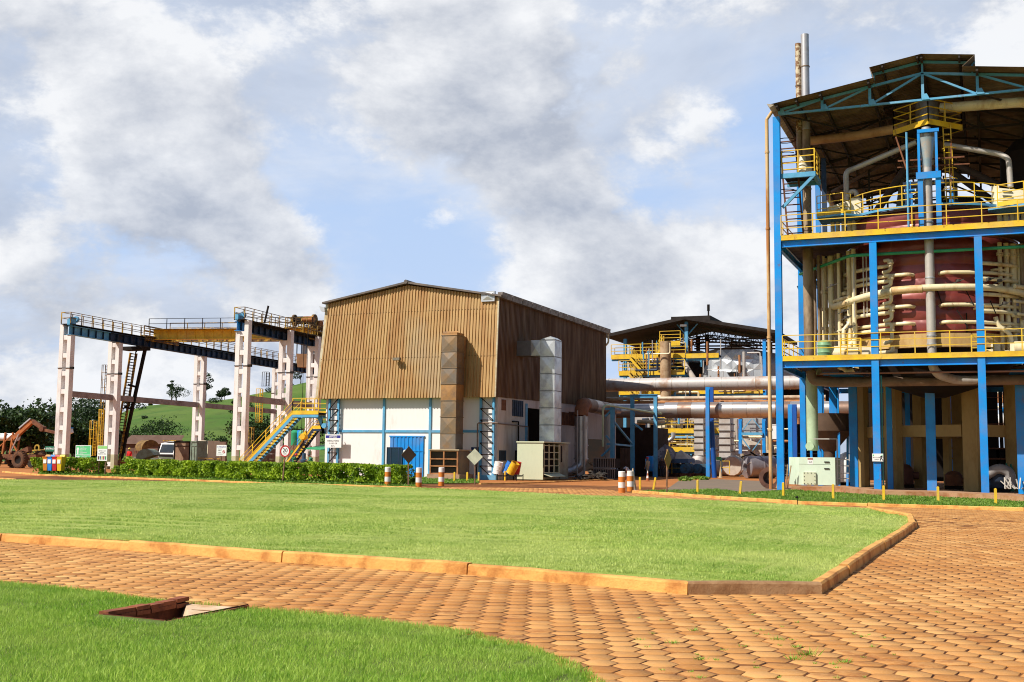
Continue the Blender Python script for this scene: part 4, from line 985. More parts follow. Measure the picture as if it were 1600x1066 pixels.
def platform(name, label, pts, zf, mdeck, mtoe, mrail, rh=1.1, cat='platform', closed=True, und=None, rails=True, skip=()):
    """deck polygon (ccw) with toe boards and railing on every side not in skip"""
    c = sum((Vector((*p, 0)) for p in pts), Vector())/len(pts); root = thing(name, label, cat, (c.x, c.y, zf))
    mb = MB(); mb.prism([(p[0], p[1], zf-.12) for p in pts], (0, 0, .12)); mb.build('deck', mdeck, root, False)
    for i in range(len(pts)):
        if i in skip: continue
        a = Vector((*pts[i], zf)); b_ = Vector((*pts[(i+1) % len(pts)], zf)); d = (b_-a).normalized(); nn = Vector((d.y, -d.x, 0))*.03
        mb = MB(); mb.bar(a+nn+Vector((0, 0, .0)), b_+nn+Vector((0, 0, 0)), .03, .30); mb.build('toe_board', mtoe, root, False)
        if und: mb = MB(); mb.bar(a+Vector((0, 0, -.27)), b_+Vector((0, 0, -.27)), .14, .2); mb.build('edge_beam', und, root, False)
        if rails: mb = MB(); railing(mb, [a, b_], rh, 1.5, .03); mb.build('railing', mrail, root, False)
    return root
sY = 75.6
a = P(384, 729, sY); b_ = P(457, 651, sY); sl = (b_.z-a.z)/(b_.x-a.x); x0 = a.x-(a.z-.1)/sl
stairs('steel_staircase', 'long yellow and blue steel staircase climbing to the workshop landing', (x0, sY, .1), (b_.x, sY, b_.z), 1.15, M_BLUE2, M_YEL, M_YEL, 21, (0, 1, 0), side2=M_YEL)
lz = b_.z+.3; l1 = P(511, 640, sY)
platform('stair_landing', 'yellow railed landing at the top of the long staircase', [(b_.x, sY), (-47.2, sY), (-47.2, sY+1.25), (b_.x, sY+1.25)], lz, M_DARK, M_YEL, M_YEL, und=M_BLUE2, skip=(1, 3))
mb = MB(); p = P(505, 672, sY+.3); mb.prism([(p.x-.7, sY+.4, lz-.3), (-47.15, sY+.4, lz-.3), (-47.15, sY+.4, lz-1.6), (p.x+.1, sY+.4, lz-1.6)], (0, .15, 0)); mb.tube((p.x+.1, sY+.2, lz-1.0), (p.x+.1, sY+.39, lz-1.0), .2, n=14); tag(mb.build('gusset_bracket', M_BLUE2), 'blue bracket plate with round boss under the stair landing', 'bracket')
# second stair further back
Y2 = 92.0; a = P(467, 700, Y2); b_ = P(489, 671, Y2)
stairs('steel_staircase', 'short blue and yellow stair behind the crane hook', (a.x-1.6, Y2, .2), (b_.x, Y2, b_.z), 1.0, M_DBLUE, M_DARK, M_DYEL, 16, (0, 1, 0), side2=M_YEL)
platform('stair_landing', 'yellow lower landing behind the workshop corner', [(b_.x, Y2), (b_.x+4.5, Y2), (b_.x+4.5, Y2+1.2), (b_.x, Y2+1.2)], b_.z+.2, M_DARK, M_YEL, M_YEL, und=M_DBLUE, skip=(1, 3))
# steep dark stair hanging from the left runway near its second column
Y3 = 92.5; t0 = P(224, 546, Y3); t1 = P(176, 712, Y3)
stairs('access_stair', 'steep dark access stair dropping from the left crane runway', (t1.x, Y3, t1.z-1.2), (t0.x-1.6, Y3, t0.z-.3), .9, M_DYEL, M_DARK, M_DARK, 40, (0, 1, 0), railsides=(1,))
mb = MB(); q0 = P(227, 545, Y3+1.2); q1 = P(187, 716, Y3+1.2); mb.bar(q0, (q1.x, q1.y, .1), .24, .3)
for f in (.35, .55, .78): c0_ = q0.lerp(q1, f); c1_ = Vector((t1.x+(t0.x-1.6-t1.x)*(1-f), Y3+.5, c0_.z+.2)); mb.bar(c0_, c1_, .12, .2)
mb.bar(q0.lerp(q1, .45), P(192, 640, Y3+.6), .12, .12); mb.box(q0.x-2.2, q0.x+.5, Y3, Y3+1.4, q0.z-.2, q0.z+.15)
tag(mb.build('raking_strut', M_DARK, None, False), 'dark raking strut frame beside the steep access stair', 'strut')
# caged ladders and small stages between the first two left columns
def ladder(mb, p0, p1, w, side, rung=.3, r=.03):
    p0 = Vector(p0); p1 = Vector(p1); s = Vector(side)*w/2; mb.bar(p0-s, p1-s, r*2, r*2); mb.bar(p0+s, p1+s, r*2, r*2)
    k = int((p1-p0).length/rung)
    for i in range(k): c = p0.lerp(p1, (i+.5)/k); mb.bar(c-s, c+s, r*1.3, r*1.3)
    return mb
def caged(label, px, py0, py1, Y, w, m_, bars=True, sp=.9):
    a = P(px, py1, Y); b_ = P(px, py0, Y); root = thing('caged_ladder', label, 'ladder', (a.x, Y, a.z), 'caged ladders behind the crane runway')
    mb = MB(); ladder(mb, (a.x, Y, a.z), (a.x, Y, b_.z), w*.5, (1, 0, 0), .35); mb.build('ladder', m_, root, False)
    if bars:
        mb = MB(); k = int((b_.z-a.z)/sp)
        for i in range(k+1):
            z = a.z+(b_.z-a.z)*i/k; pts = [(a.x+w/2*math.cos(t_), Y-w/2-w/2*math.sin(t_)*.6, z) for t_ in [j*math.pi/5 for j in range(6)]]
            for u, v in zip(pts, pts[1:]): mb.bar(u, v, .05, .05)
        for t_ in (0, .8, 1.57, 2.3, 3.14): mb.bar((a.x+w/2*math.cos(t_), Y-w/2-w/2*math.sin(t_)*.6, a.z), (a.x+w/2*math.cos(t_), Y-w/2-w/2*math.sin(t_)*.6, b_.z), .045, .045)
        mb.build('cage', m_, root, False)
    return root
caged('tall yellow caged ladder left of the second runway column', 161, 571, 700, 110, .75, M_DYEL)
caged('short high caged ladder just left of the second runway column', 173.5, 541, 600, 110, .5, M_DYEL)
caged('low wide yellow ladder cage standing behind the green sign', 147, 658, 712, 108, .85, M_YEL)
caged('yellow ladder cage beside the steep access stair foot', 158, 640, 705, 107, .6, M_YEL)
caged('yellow caged ladder behind the front column of the near runway', 407, 608, 660, 118, .9, M_YEL)
caged('lower yellow ladder in the dark trees behind the long staircase', 394, 668, 700, 118, .7, M_DYEL)
caged('grey caged ladder silhouetted high between the near runway columns', 418, 582, 604, 122, 1.0, M_DARK)

# ================================================================== foliage
def leaf_mat(name, c1, c2, c3=None, tl=.25):
    m = bpy.data.materials.new(name); m.use_nodes = True; t = NT(m.node_tree)
    at = t.new('ShaderNodeAttribute', attribute_name='tone').outputs['Fac']; c = t.mix(at, (*c1, 1), (*c2, 1))
    bs = t.new('ShaderNodeBsdfPrincipled'); t.inp(bs.inputs['Base Color'], c); bs.inputs['Roughness'].default_value = .55; bs.inputs['Specular IOR Level'].default_value = .3
    tr = t.new('ShaderNodeBsdfTranslucent'); t.inp(tr.inputs[0], c); mx = t.new('ShaderNodeMixShader'); mx.inputs[0].default_value = tl
    t.l.new(bs.outputs[0], mx.inputs[1]); t.l.new(tr.outputs[0], mx.inputs[2]); o = t.new('ShaderNodeOutputMaterial'); t.l.new(mx.outputs[0], o.inputs[0]); return m
M_HEDGE = leaf_mat('hedge_leaves', (.09, .19, .008), (.42, .56, .03))
M_TREE = leaf_mat('dark_tree_leaves', (.010, .026, .006), (.045, .09, .014), tl=.15)
M_TREE2 = leaf_mat('hill_tree_leaves', (.014, .034, .012), (.05, .085, .024), tl=.12)
M_BARK = mat('bark', (.10, .07, .05), .9, 0, (.06, .04, .03), 3)
def leaves(pts, size, rng, flat=.0, tone=None):
    """one random quad per point"""
    n_ = len(pts); th = rng.uniform(0, 2*np.pi, n_); ph = np.arccos(rng.uniform(-1, 1, n_)); a = np.column_stack([np.sin(ph)*np.cos(th), np.sin(ph)*np.sin(th), np.cos(ph)])
    r_ = rng.normal(size=(n_, 3)); b = np.cross(a, r_); b /= np.linalg.norm(b, axis=1)[:, None]; c = np.cross(a, b)
    s = (size*rng.uniform(.55, 1.35, n_))[:, None]; V = np.empty((n_, 4, 3)); V[:, 0] = pts-b*s*.5; V[:, 1] = pts+c*s*.32; V[:, 2] = pts+b*s*.5; V[:, 3] = pts-c*s*.32
    return V.reshape(-1, 3), np.arange(n_*4).reshape(-1, 4)
def hedge(label, pts, w, h, dens, seed, grp='clipped hedges along the verge'):
    rng = np.random.default_rng(seed); pts = [np.array(p[:2]) for p in pts]; root = thing('hedge', label, 'hedge', (*pts[0], 0), grp)
    Vs = []; st = MB()
    for a, b in zip(pts, pts[1:]):
        L = np.linalg.norm(b-a); d = (b-a)/L; nn = np.array([-d[1], d[0]]); n_ = int(L*dens)
        u = rng.uniform(0, L, n_); v = rng.uniform(-1, 1, n_); z = rng.uniform(0, 1, n_)
        # favour the shell
        k = rng.random(n_) < .75; e = rng.random(n_) < .4; v[k & ~e] = np.sign(v[k & ~e])*rng.uniform(.8, 1, (k & ~e).sum()); z[k & e] = rng.uniform(.86, 1, (k & e).sum())
        x = a[0]+d[0]*u+nn[0]*v*w/2; y = a[1]+d[1]*u+nn[1]*v*w/2
        q = np.array([mnoise.noise((p*1.3, o_*1.3, s*1.6)) for p, o_, s in zip(x, y, z*h)]); q2 = np.array([mnoise.noise((p*.8, o_*.8, 4)) for p, o_ in zip(x, y)])
        zz_ = .16+z*(h-.16)*(1+q2*.13)+q*.05; push = 1+q*.35
        x = a[0]+d[0]*u+nn[0]*v*w/2*push; y = a[1]+d[1]*u+nn[1]*v*w/2*push
        keep = (q > -.30) & ~((z < .35) & (q2 > .12) & (rng.random(n_) < .85))
        Vs.append(np.column_stack([x, y, zz_, q])[keep])
        for i in range(int(L/.7)):
            c = a+d*(i*.7+rng.uniform(0, .4)); st.tube((c[0], c[1], 0), (c[0]+rng.uniform(-.1, .1), c[1], h*.7), .035, .015, n=5)
    A = np.vstack(Vs); V, F = leaves(A[:, :3], .17, rng); tn = np.clip(rng.normal(.45, .25, len(A))+A[:, 3]*.8, 0, 1)
    npmesh('foliage', V-np.array([*pts[0], 0]), F, M_HEDGE, tn, parent=root); return root
hb = [G(203, 744), G(320, 748.5), G(445, 753), G(560, 756.5), G(640, 759)]
hedge('long bright green clipped hedge running to the orange bollards', hb, 1.5, 1.12, 2000, 11)
hedge('short clipped hedge behind the recycling bins and green sign', [G(61, 741), G(110, 742), G(154, 743)], 1.6, 1.2, 2000, 12)
def bush(label, px, py, r_, h, n_, seed, m_=M_HEDGE, size=.14, grp=None):
    rng = np.random.default_rng(seed); c = G(px, py); root = thing('bush', label, 'bush', tuple(c), grp)
    p = rng.normal(size=(n_, 3)); p /= np.linalg.norm(p, axis=1)[:, None]; p *= (rng.uniform(.35, 1, n_)**.5)[:, None]; q = np.array([mnoise.noise(tuple(v*1.6+seed)) for v in p]); p = p[q > -.18]; q = q[q > -.18]
    P_ = np.column_stack([p[:, 0]*r_*(1+q*.5), p[:, 1]*r_*(1+q*.5), h*.5+p[:, 2]*h*.5*(1+q*.4)])
    V, F = leaves(P_, size, rng); npmesh('foliage', V, F, m_, np.clip(rng.normal(.4, .25, len(P_))+q*.6, 0, 1), parent=root)
    mb = MB(); mb.tube((c.x, c.y, 0), (c.x+.05, c.y, h*.7), .04, .02, n=5); mb.build('stem', M_BARK, root); return root
bush('small green bush between the two hedges', 182, 743, .35, .7, 500, 3)
bush('leafy green bush at the left end of the long hedge', 203, 742, .8, 1.35, 1500, 4)
rt = thing('beam_stack', 'stack of rusty steel sections on the ground left of the parked truck', 'steel', tuple(P(222, 722, 104)*1.0)); rq = random.Random(12)
for i in range(12): x = P(206, 720, 104).x+rq.uniform(0, 4); z = .2+rq.uniform(0, 1.0); mb = MB(); mb.bar((x, 104+rq.uniform(-.5, .5), z), (x+rq.uniform(1.2, 3), 104.5, z+rq.uniform(-.15, .3)), rq.uniform(.1, .3), rq.uniform(.1, .25)); mb.build('section', M_RUST if i % 2 else M_BUCKET, rt, False)
bush('tuft of weeds growing on the far gravel patch', 1070, 752, .5, .35, 400, 5, M_GRASS, .16)
bush('wide tuft of weeds on the gravel near the process building', 1095, 750, .7, .3, 500, 6, M_GRASS, .16)

def tree(name, label, base, h, cw, crown0, n_, seed, m_, size, lobes=9, grp=None, trunk_r=None, flat=.6, m_t=M_BARK):
    rng = np.random.default_rng(seed); bx, by, bz = base; root = thing(name, label, 'tree', tuple(base), grp); tr_ = trunk_r or h*.03
    cz = h*(crown0+(1-crown0)/2); ch = h*(1-crown0)/2; L = []
    for i in range(lobes):
        a = rng.uniform(0, 6.28); r_ = rng.uniform(.15, .72)*cw/2; L.append((math.cos(a)*r_, math.sin(a)*r_, cz+rng.uniform(-.6, .72)*ch*(1-.35*r_/(cw/2)), rng.uniform(.24, .42)*cw*.5, 0))
    pts = []; tn = []
    for (lx, ly, lz, lr, _) in L:
        k = int(n_/lobes); p = rng.normal(size=(k, 3)); p /= np.linalg.norm(p, axis=1)[:, None]; p *= (rng.uniform(.2, 1, k)**.4)[:, None]
        q = np.array([mnoise.noise(tuple(v*1.9+seed+lx)) for v in p]); kp = q > -.14; p = p[kp]; q = q[kp]
        pts.append(np.column_stack([lx+p[:, 0]*lr*(1.1+q), ly+p[:, 1]*lr*(1.1+q), lz+p[:, 2]*lr*flat*(1.1+q)])); tn.append(rng.normal(.4, .2, len(p))+q*.7)
    A = np.vstack(pts); V, F = leaves(A, size, rng); npmesh('crown', V, F, m_, np.clip(np.concatenate(tn), 0, 1), parent=root)
    mb = MB(); B0_ = Vector(base); top = B0_+Vector((rng.uniform(-.03, .03)*h, 0, h*(crown0+.25)))
    mb.path([B0_-Vector((0, 0, .3)), B0_.lerp(top, .5)+Vector((.02*h, 0, 0)), top], [tr_, tr_*.75, tr_*.45], n=7)
    for (lx, ly, lz, lr, _) in L[:6]: s = B0_.lerp(top, .65); mb.path([s, s.lerp(B0_+Vector((lx, ly, lz)), .6)+Vector((0, 0, .02*h)), B0_+Vector((lx, ly, lz))], [tr_*.4, tr_*.25, tr_*.12], n=5)
    mb.build('trunk', m_t, root); return root

# hill: rolling pasture behind the yard
def hill_z(x, y):
    s = x*math.cos(YAW)+y*math.sin(YAW); d = y*math.cos(YAW)-x*math.sin(YAW)
    px = s/max(d, 1)*FPX+800
    ridge = [(-400, 0), (-100, 8), (100, 30), (160, 50), (197, 66), (230, 75), (269, 82), (333, 92), (380, 98), (420, 104), (474, 114), (560, 120), (700, 105), (850, 60), (1000, 15), (1200, 0), (3000, 0)]
    for (a, ha), (b_, hb_) in zip(ridge, ridge[1:]):
        if a <= px <= b_: hh = ha+(hb_-ha)*(px-a)/(b_-a); break
    else: hh = 0
    k = min(1, max(0, (d-330)/320)); k = k*k*(3-2*k); fall = 1 if d < 650 else max(0, 1-(d-650)/500)
    return (hh*k*fall)*(650/FPX)*1.0+mnoise.noise((x*.012, y*.012, 0))*4*k*fall+mnoise.noise((x*.04, y*.04, 0))*1.0*k
V = []; F = []; nx, ny = 150, 60
for j in range(ny+1):
    for i in range(nx+1):
        px = -500+2200*i/nx; d = 170+1000*(j/ny)**1.4; s = (px-800)/FPX*d; x = s*math.cos(YAW)-d*math.sin(YAW); y = s*math.sin(YAW)+d*math.cos(YAW); V.append((x, y, hill_z(x, y)-.02))
for j in range(ny):
    for i in range(nx): q = j*(nx+1)+i; F.append((q, q+1, q+nx+2, q+nx+1))
ho = npmesh('hill', V, F, M_FIELD); struct(ho); ho.data.shade_smooth()
def at(px, d):
    s = (px-800)/FPX*d; x = s*math.cos(YAW)-d*math.sin(YAW); y = s*math.sin(YAW)+d*math.cos(YAW); return (x, y, hill_z(x, y)-.1)
rnd = random.Random(5)
TL = [(-40, 150, 8.3), (-8, 158, 8.0), (16, 148, 7.2), (34, 165, 8.2), (52, 150, 7.3), (70, 160, 8.4), (84, 172, 7.6), (102, 158, 6.4), (118, 168, 6.0), (132, 160, 5.2), (150, 175, 5.2), (166, 165, 4.4), (186, 172, 4.8)]
WHERE = ['at the left edge of the photo', 'behind the white tank of the orange loader', 'behind the orange loader boom', 'behind the loader boom elbow', 'above the loader boom tip', 'just left of the first runway column', 'directly behind the first runway column', 'right of the first runway column', 'behind the small blue lamp post', 'above the green sign', 'behind the yellow ladder cages', 'left of the second runway column', 'under the steep access stair']
for i, (px, d, h) in enumerate(TL):
    b_ = at(px, d); tree('broadleaf_tree', 'dark dense broadleaf tree of the wood, '+WHERE[i], (b_[0], b_[1], 0), h*1.05, h*1.25, .10, 5600, 30+i, M_TREE, .48, 14, 'dark trees at the left edge of the yard')
T2 = [(120, 240, 13.5, 11, 'tall tree with a loose airy crown beyond the wood, left of the second column', .45), (136, 250, 14.5, 12, 'tall airy tree beside its twin, nearest the second runway column', .45), (152, 235, 12, 9, 'slim airy tree behind the tall caged ladder', .35),
      (243, 330, 11, 15, 'rounded dark tree at the foot of the green hill', .1), (262, 320, 11.5, 16, 'wide dark tree at the hill foot above the parked truck', .1), (222, 300, 6.5, 12, 'low dark tree at the hill foot left of the truck', .1), (200, 260, 8, 11, 'dark tree right of the second runway column', .1),
      (335, 280, 7, 11, 'dark rounded tree beside the third runway column', .08), (392, 200, 9.5, 9, 'tall dark tree behind the front column of the near runway', .1), (404, 210, 10, 11, 'big dark tree behind the yellow caged ladders', .1), (422, 220, 8.5, 9, 'dark tree between the two near runway columns', .1), (456, 190, 7, 8, 'green tree behind the stair handrail', .1), (482, 200, 7.5, 9, 'green tree beside the workshop corner, below the cab', .1)]
for i, (px, d, h, w, l, c0) in enumerate(T2):
    b_ = at(px, d); tree('broadleaf_tree', l, b_, h, w, c0, 2600, 60+i, M_TREE if c0 < .3 else M_TREE2, .5, 10, 'scattered trees below the hill')
T3 = [(205, 640, 9, 12, 'small dark round tree on the hill top at left', .45), (219, 650, 7, 4, 'tiny lone tree on the left slope of the hill', .5), (276, 650, 13, 16, 'broad dark tree on the ridge between the second and third columns', .15), (269, 655, 16, 5, 'thin spindly tree standing above its broad neighbour on the ridge', .7), (322, 655, 18, 12, 'ridge tree behind the third runway column', .2), (343, 660, 7, 7, 'small ridge tree right of the third runway column', .2), (352, 655, 8, 9, 'ridge tree next to the front near-runway column', .2), (470, 640, 12, 12, 'dark tree on the hill near the workshop cladding', .2), (500, 640, 9, 12, 'tree on the hill hidden partly by the cladding edge', .2)]
for i, (px, d, h, w, l, c0) in enumerate(T3):
    b_ = at(px, d); tree('broadleaf_tree', l, b_, h, w, min(c0, .28), 1700, 80+i, M_TREE2, .75, 9, 'trees on the hill ridge')

rb = random.Random(77)
for i in range(22):
    px = rb.uniform(200, 500); d = rb.uniform(400, 640); b_ = at(px, d); rng = np.random.default_rng(300+i); s = rb.uniform(1.2, 3.2); p = rng.normal(size=(160, 3)); p /= np.linalg.norm(p, axis=1)[:, None]; p *= (rng.uniform(.3, 1, 160)**.5)[:, None]
    V, F = leaves(np.column_stack([p[:, 0]*s+b_[0], p[:, 1]*s+b_[1], p[:, 2]*s*.55+b_[2]+s*.45]), .8, rng); o = npmesh('scrub_bush', V, F, M_TREE2, np.clip(rng.normal(.4, .2, 160), 0, 1), loc=b_); tag(o, 'small dark scrub bush dotted on the green hillside pasture', 'bush', 'scrub bushes on the hillside')
# ================================================================== signs, bins, bollards
M_POSTB = mat('brown_rusty_post', (.22, .12, .07), .8, 0, (.12, .06, .03), 3)
Y = 66.0
rt, a, b_, w, h, pn = board('direction_board', 'big green directional board with white arrows behind the short hedge', 117.5, 142.5, 696, 718, 67.6, M_SIGNG, post=(.5, .75))
mb = MB(); t_ = .02
for (x0_, x1_, z0_, z1_) in ((.0, w, h-.05, h), (0, w, 0, .05), (0, .05, .05, h-.05), (w-.05, w, .05, h-.05), (.05, w-.05, h*.30, h*.34)): mb.box(a.x+x0_, a.x+x1_, 67.590, 67.5995, a.z+z0_, a.z+z1_)
ar = lambda cx, cz, s, d_: mb.prism([(a.x+cx+p*s*d_[0]+q*s*d_[1], 67.59, a.z+cz+p*s*d_[1]+q*s*-d_[0]) for p, q in ((-1, -.25), (.3, -.25), (.3, -.55), (1, 0), (.3, .55), (.3, .25), (-1, .25))], (0, .009, 0))
ar(w*.15, h*.62, h*.26, (0, 1)); ar(w*.17, h*.16, h*.12*1.6, (1, 0)); mb.build('arrows_and_border', M_SIGNW, pn, False)
lines(rt, pn, [('BALANÇA', w*.28, h*.86, h*.085, 'LEFT'), ('LABORATÓRIO', w*.28, h*.76, h*.085, 'LEFT'), ('RECEPÇÃO DE', w*.28, h*.66, h*.085, 'LEFT'), ('CANA', w*.28, h*.56, h*.085, 'LEFT'), ('ALMOXARIFADO', w*.28, h*.46, h*.085, 'LEFT'), ('OFICINA', w*.28, h*.36, h*.085, 'LEFT'), ('REFEITÓRIO', w*.42, h*.2, h*.085, 'LEFT'), ('DESTILARIA', w*.42, h*.1, h*.085, 'LEFT')], (a.x, 67.6, a.z), M_SIGNW)
rt, a, b_, w, h, pn = board('recycling_sign', 'white recycling colour sign with green header on two thin posts', 151.5, 168, 696.5, 720, 65.2, M_SIGNW, post=(.15, .8), pm=M_POSTB)
mb = MB(); mb.box(a.x+.03, b_.x-.03, 65.191, 65.199, b_.z-h*.2, b_.z-.03); hd = mb.build('header', M_SIGNL, pn, False)
lines(rt, pn, [('SEPARE O LIXO', w/2, h*.62, h*.085, 'CENTER'), ('RECICLE', w/2, h*.52, h*.085, 'CENTER'), ('PRESERVE A VIDA', w/2, h*.42, h*.085, 'CENTER')], (a.x, 65.2, a.z), M_INK)
for i, cc_ in enumerate([(.10, .03, .02), (.02, .12, .40), (.65, .55, .05), (.35, .02, .03), (.02, .30, .12)]):
    mb = MB(); x = a.x+w*(.14+.18*i); mb.prism([(x-.045, 65.19, a.z+h*.08), (x+.045, 65.19, a.z+h*.08), (x+.055, 65.19, a.z+h*.30), (x-.055, 65.19, a.z+h*.30)], (0, .009, 0)); mb.build('bin_symbol', mat('symbol_colour_%s' % 'abcde'[i], cc_), pn, False)
rt, a, b_, w, h, pn = board('direction_sign', 'small dark green arrow sign on a white pole by the first column', 70.5, 84.5, 697.5, 705.5, 68.0, M_SIGNDG, post=(.92,), pm=M_SIGNW)
lines(rt, pn, [('\u2190 ENTRADA', w*.5, h*.38, h*.5, 'CENTER')], (a.x, 68.0, a.z), M_SIGNW)
rt, a, b_, w, h, pn = board('notice_board', 'white notice with blue heading and red circle symbol beside the near runway column', 338, 354, 695.5, 712.5, 70.0, M_SIGNW, post=(.42,), pm=M_POSTB)
mb = MB(); text_into(mb, 'ATENÇÃO', w/2, h*.76, h*.20, (a.x, 70.0, a.z), (1, 0, 0), (0, 0, 1)); mb.build('heading', M_NAVY, pn, False)
lines(rt, pn, [('PERMITIDO', w*.36, h*.6, h*.09, 'CENTER'), ('SOMENTE', w*.32, h*.46, h*.09, 'CENTER'), ('PESSOAS', w*.34, h*.3, h*.09, 'CENTER'), ('AUTORIZADAS', w*.4, h*.14, h*.09, 'CENTER')], (a.x, 70.0, a.z), M_INK)
mb = MB(); mb.lathe((a.x+w*.74, 69.985, a.z+h*.38), [(.075, 0), (.11, 0), (.11, .012), (.075, .012), (.075, 0)], 18, axis='y'); mb.bar((a.x+w*.74-.07, 69.99, a.z+h*.38+.07), (a.x+w*.74+.07, 69.99, a.z+h*.38-.07), .02, .03); mb.build('prohibition_ring', M_RED, pn, False)
# speed limit
q = G(441, 754.5); tp = P(446, 705, q.y)
rt = thing('speed_limit_sign', 'round white 20 speed limit sign with red rim on a rusty post', 'road sign', (q.x, q.y, 0))
mb = MB(); mb.bar((q.x, q.y+.02, -.03), (tp.x-.0, q.y+.02, tp.z+.1), .07, .05); mb.build('post', M_POSTB, rt, False)
mb = MB(); mb.lathe((tp.x, q.y-.03, tp.z), [(0, 0), (.34, 0), (.34, .03), (0, .03)], 28, axis='y'); pn = mb.build('disc', M_SIGNW, rt)
mb = MB(); mb.lathe((tp.x, q.y-.045, tp.z), [(.27, 0), (.345, 0), (.345, .014), (.27, .014), (.27, 0)], 28, axis='y'); mb.build('red_rim', M_RED, pn)
mb = MB(); text_into(mb, '20', 0, -.07, .34, (tp.x, q.y-.034, tp.z), (1, 0, 0), (0, 0, 1)); text_into(mb, 'km/h', 0, -.19, .10, (tp.x, q.y-.034, tp.z), (1, 0, 0), (0, 0, 1)); mb.build('numerals', M_INK, pn, False)
# diamond signs seen from behind / front
def diamond(label, px, pyb, pyc, half_x, half_z, m_, ang):
    q = G(px, pyb); c_ = P(px, pyc, q.y); s = half_z*c_.y/FPX/.92; rt = thing('diamond_sign', label, 'road sign', (q.x, q.y, 0), 'diamond warning signs')
    mb = MB(); mb.bar((q.x, q.y, -.03), (c_.x, q.y, c_.z+s), .06, .05); mb.build('post', M_POSTB, rt, False)
    ux = Vector((math.cos(ang), math.sin(ang), 0))*s; uz = Vector((0, 0, s)); nn = ux.cross(uz).normalized()*.02; o_ = c_+nn*2
    mb = MB(); mb.prism([o_-ux, o_-uz, o_+ux, o_+uz], nn); mb.build('plate', m_, rt, False); return rt
diamond('dark diamond warning sign seen edge on, in front of the blue door', 638, 761, 711, 7, 14, mat('sign_back_dark', (.10, .08, .06), .6), R(58))
diamond('pale diamond warning sign standing by the right lattice column', 742, 757.5, 714, 11, 13, mat('sign_back_pale', (.56, .58, .42), .55), R(12))
diamond('yellow brown diamond sign seen almost edge on beside the right kerb', 1042, 773, 718, 2, 15, mat('sign_weathered_yellow', (.38, .24, .05), .6), R(85))
# recycling bins
def bin_(label, px, cc_, grp='recycling bins'):
    YB0 = 63.7; a = P(px, 735, YB0); rt = thing('recycling_bin', label, 'bin', (a.x, YB0, .28), grp)
    w0, w1, h_ = .17, .22, .92; z0 = .32; mb = MB(); cx = a.x; cy = YB0
    vs = []
    for (w, z) in ((w0, z0), (w1, z0+h_)): vs += [(cx-w, cy-w, z), (cx+w, cy-w, z), (cx+w, cy+w, z), (cx-w, cy+w, z)]
    mb.add(vs, [(3, 2, 1, 0), (0, 1, 5, 4), (1, 2, 6, 5), (2, 3, 7, 6), (3, 0, 4, 7)])
    m_ = mat('bin_'+cc_[0], cc_[1], .45, fine=.05); mb.build('body', m_, rt, False)
    mb = MB(); z = z0+h_; mb.box(cx-.25, cx+.25, cy-.25, cy+.25, z, z+.06); mb.prism([(cx-.24, cy+.02, z+.061), (cx-.24, cy+.24, z+.061), (cx-.24, cy+.24, z+.2), (cx-.24, cy+.1, z+.2)], (.48, 0, 0)); mb.build('lid', m_, rt, False)
    mb = MB(); mb.box(cx-.14, cx+.14, cy-.235, cy-.19, z0+h_*.55, z0+h_*.85); mb.build('label_sticker', M_SIGNW, rt, False)
    mb = MB(); mb.box(cx-.15, cx+.15, cy-.2, cy+.0, z+.061, z+.075); mb.build('opening', M_INK, rt, False)
    mb = MB(); mb.bar((cx, cy+.26, 0), (cx, cy+.26, .9), .05, .05); mb.build('stand_post', M_DARK, rt, False)
bin_('orange recycling bin, leftmost of the four in front of the short hedge', 73, ('orange', (.62, .22, .01)))
bin_('blue recycling bin between the orange and the red one', 80, ('blue', (.005, .22, .70)))
bin_('red recycling bin between the blue and the yellow one', 87.5, ('red', (.55, .01, .012)))
bin_('yellow recycling bin, rightmost of the four bins', 95, ('yellow', (.80, .52, .01)))
# bollards
def bollard():
    rt = thing('bollard', 'orange and white banded post', 'bollard', (0, 0, 0)); r_ = .165
    zs = [0, .24, .50, .76, 1.02]
    for i in range(4):
        mb = MB(); pr = [(r_, zs[i]), (r_, zs[i+1])]
        if i == 3: pr = [(r_, .76), (r_, 1.0), (r_-.02, 1.02), (0, 1.025)]
        mb.lathe((0, 0, 0), pr, 20); mb.build('orange_band' if i % 2 == 0 else 'white_band', M_ORANGE if i % 2 == 0 else M_BWHITE, rt)
    return rt
BB = [(605.5, 759.5, 'orange and white banded bollard standing in front of the hedge end'), (654, 761, 'orange and white bollard between the diamond sign and the brown cabinet'), (689.5, 759.5, 'orange and white bollard in front of the brown louvred cabinet'), (971.5, 770, 'orange and white bollard at the left tip of the grass strip'), (985, 768, 'orange and white bollard half hidden by the white traffic cone')]
b0 = bollard()
for i, (px, py, l) in enumerate(BB):
    q = G(px, py)
    if i == 0: b0.location = q; b0['label'] = l; b0['group'] = 'orange and white bollards'; ROOT[b0.name] = tuple(q)
    else: dup(b0, q, l)
def cone(label, px, py, mats, s=1.0):
    q = G(px, py); rt = thing('traffic_cone', label, 'traffic cone', tuple(q), 'traffic cones'); h_ = .95*s
    mb = MB(); mb.box(q.x-.2*s, q.x+.2*s, q.y-.2*s, q.y+.2*s, 0, .04); mb.build('foot', mats[0], rt, False)
    for i in range(4):
        f0, f1 = i/4, (i+1)/4; mb = MB(); mb.lathe((q.x, q.y, .04), [((.16-.13*f0)*s, h_*f0), ((.16-.13*f1)*s, h_*f1)]+([(0, h_)] if i == 3 else []), 16); mb.build('band', mats[i % len(mats)], rt)
M_CONEO = mat('faded_cone_orange', (.45, .14, .04), .7)
cone('dirty white traffic cone at the tip of the grass strip', 989, 767, [mat('dirty_cone_white', (.62, .50, .38), .7, 0, (.4, .28, .18), 6)], 1.15)
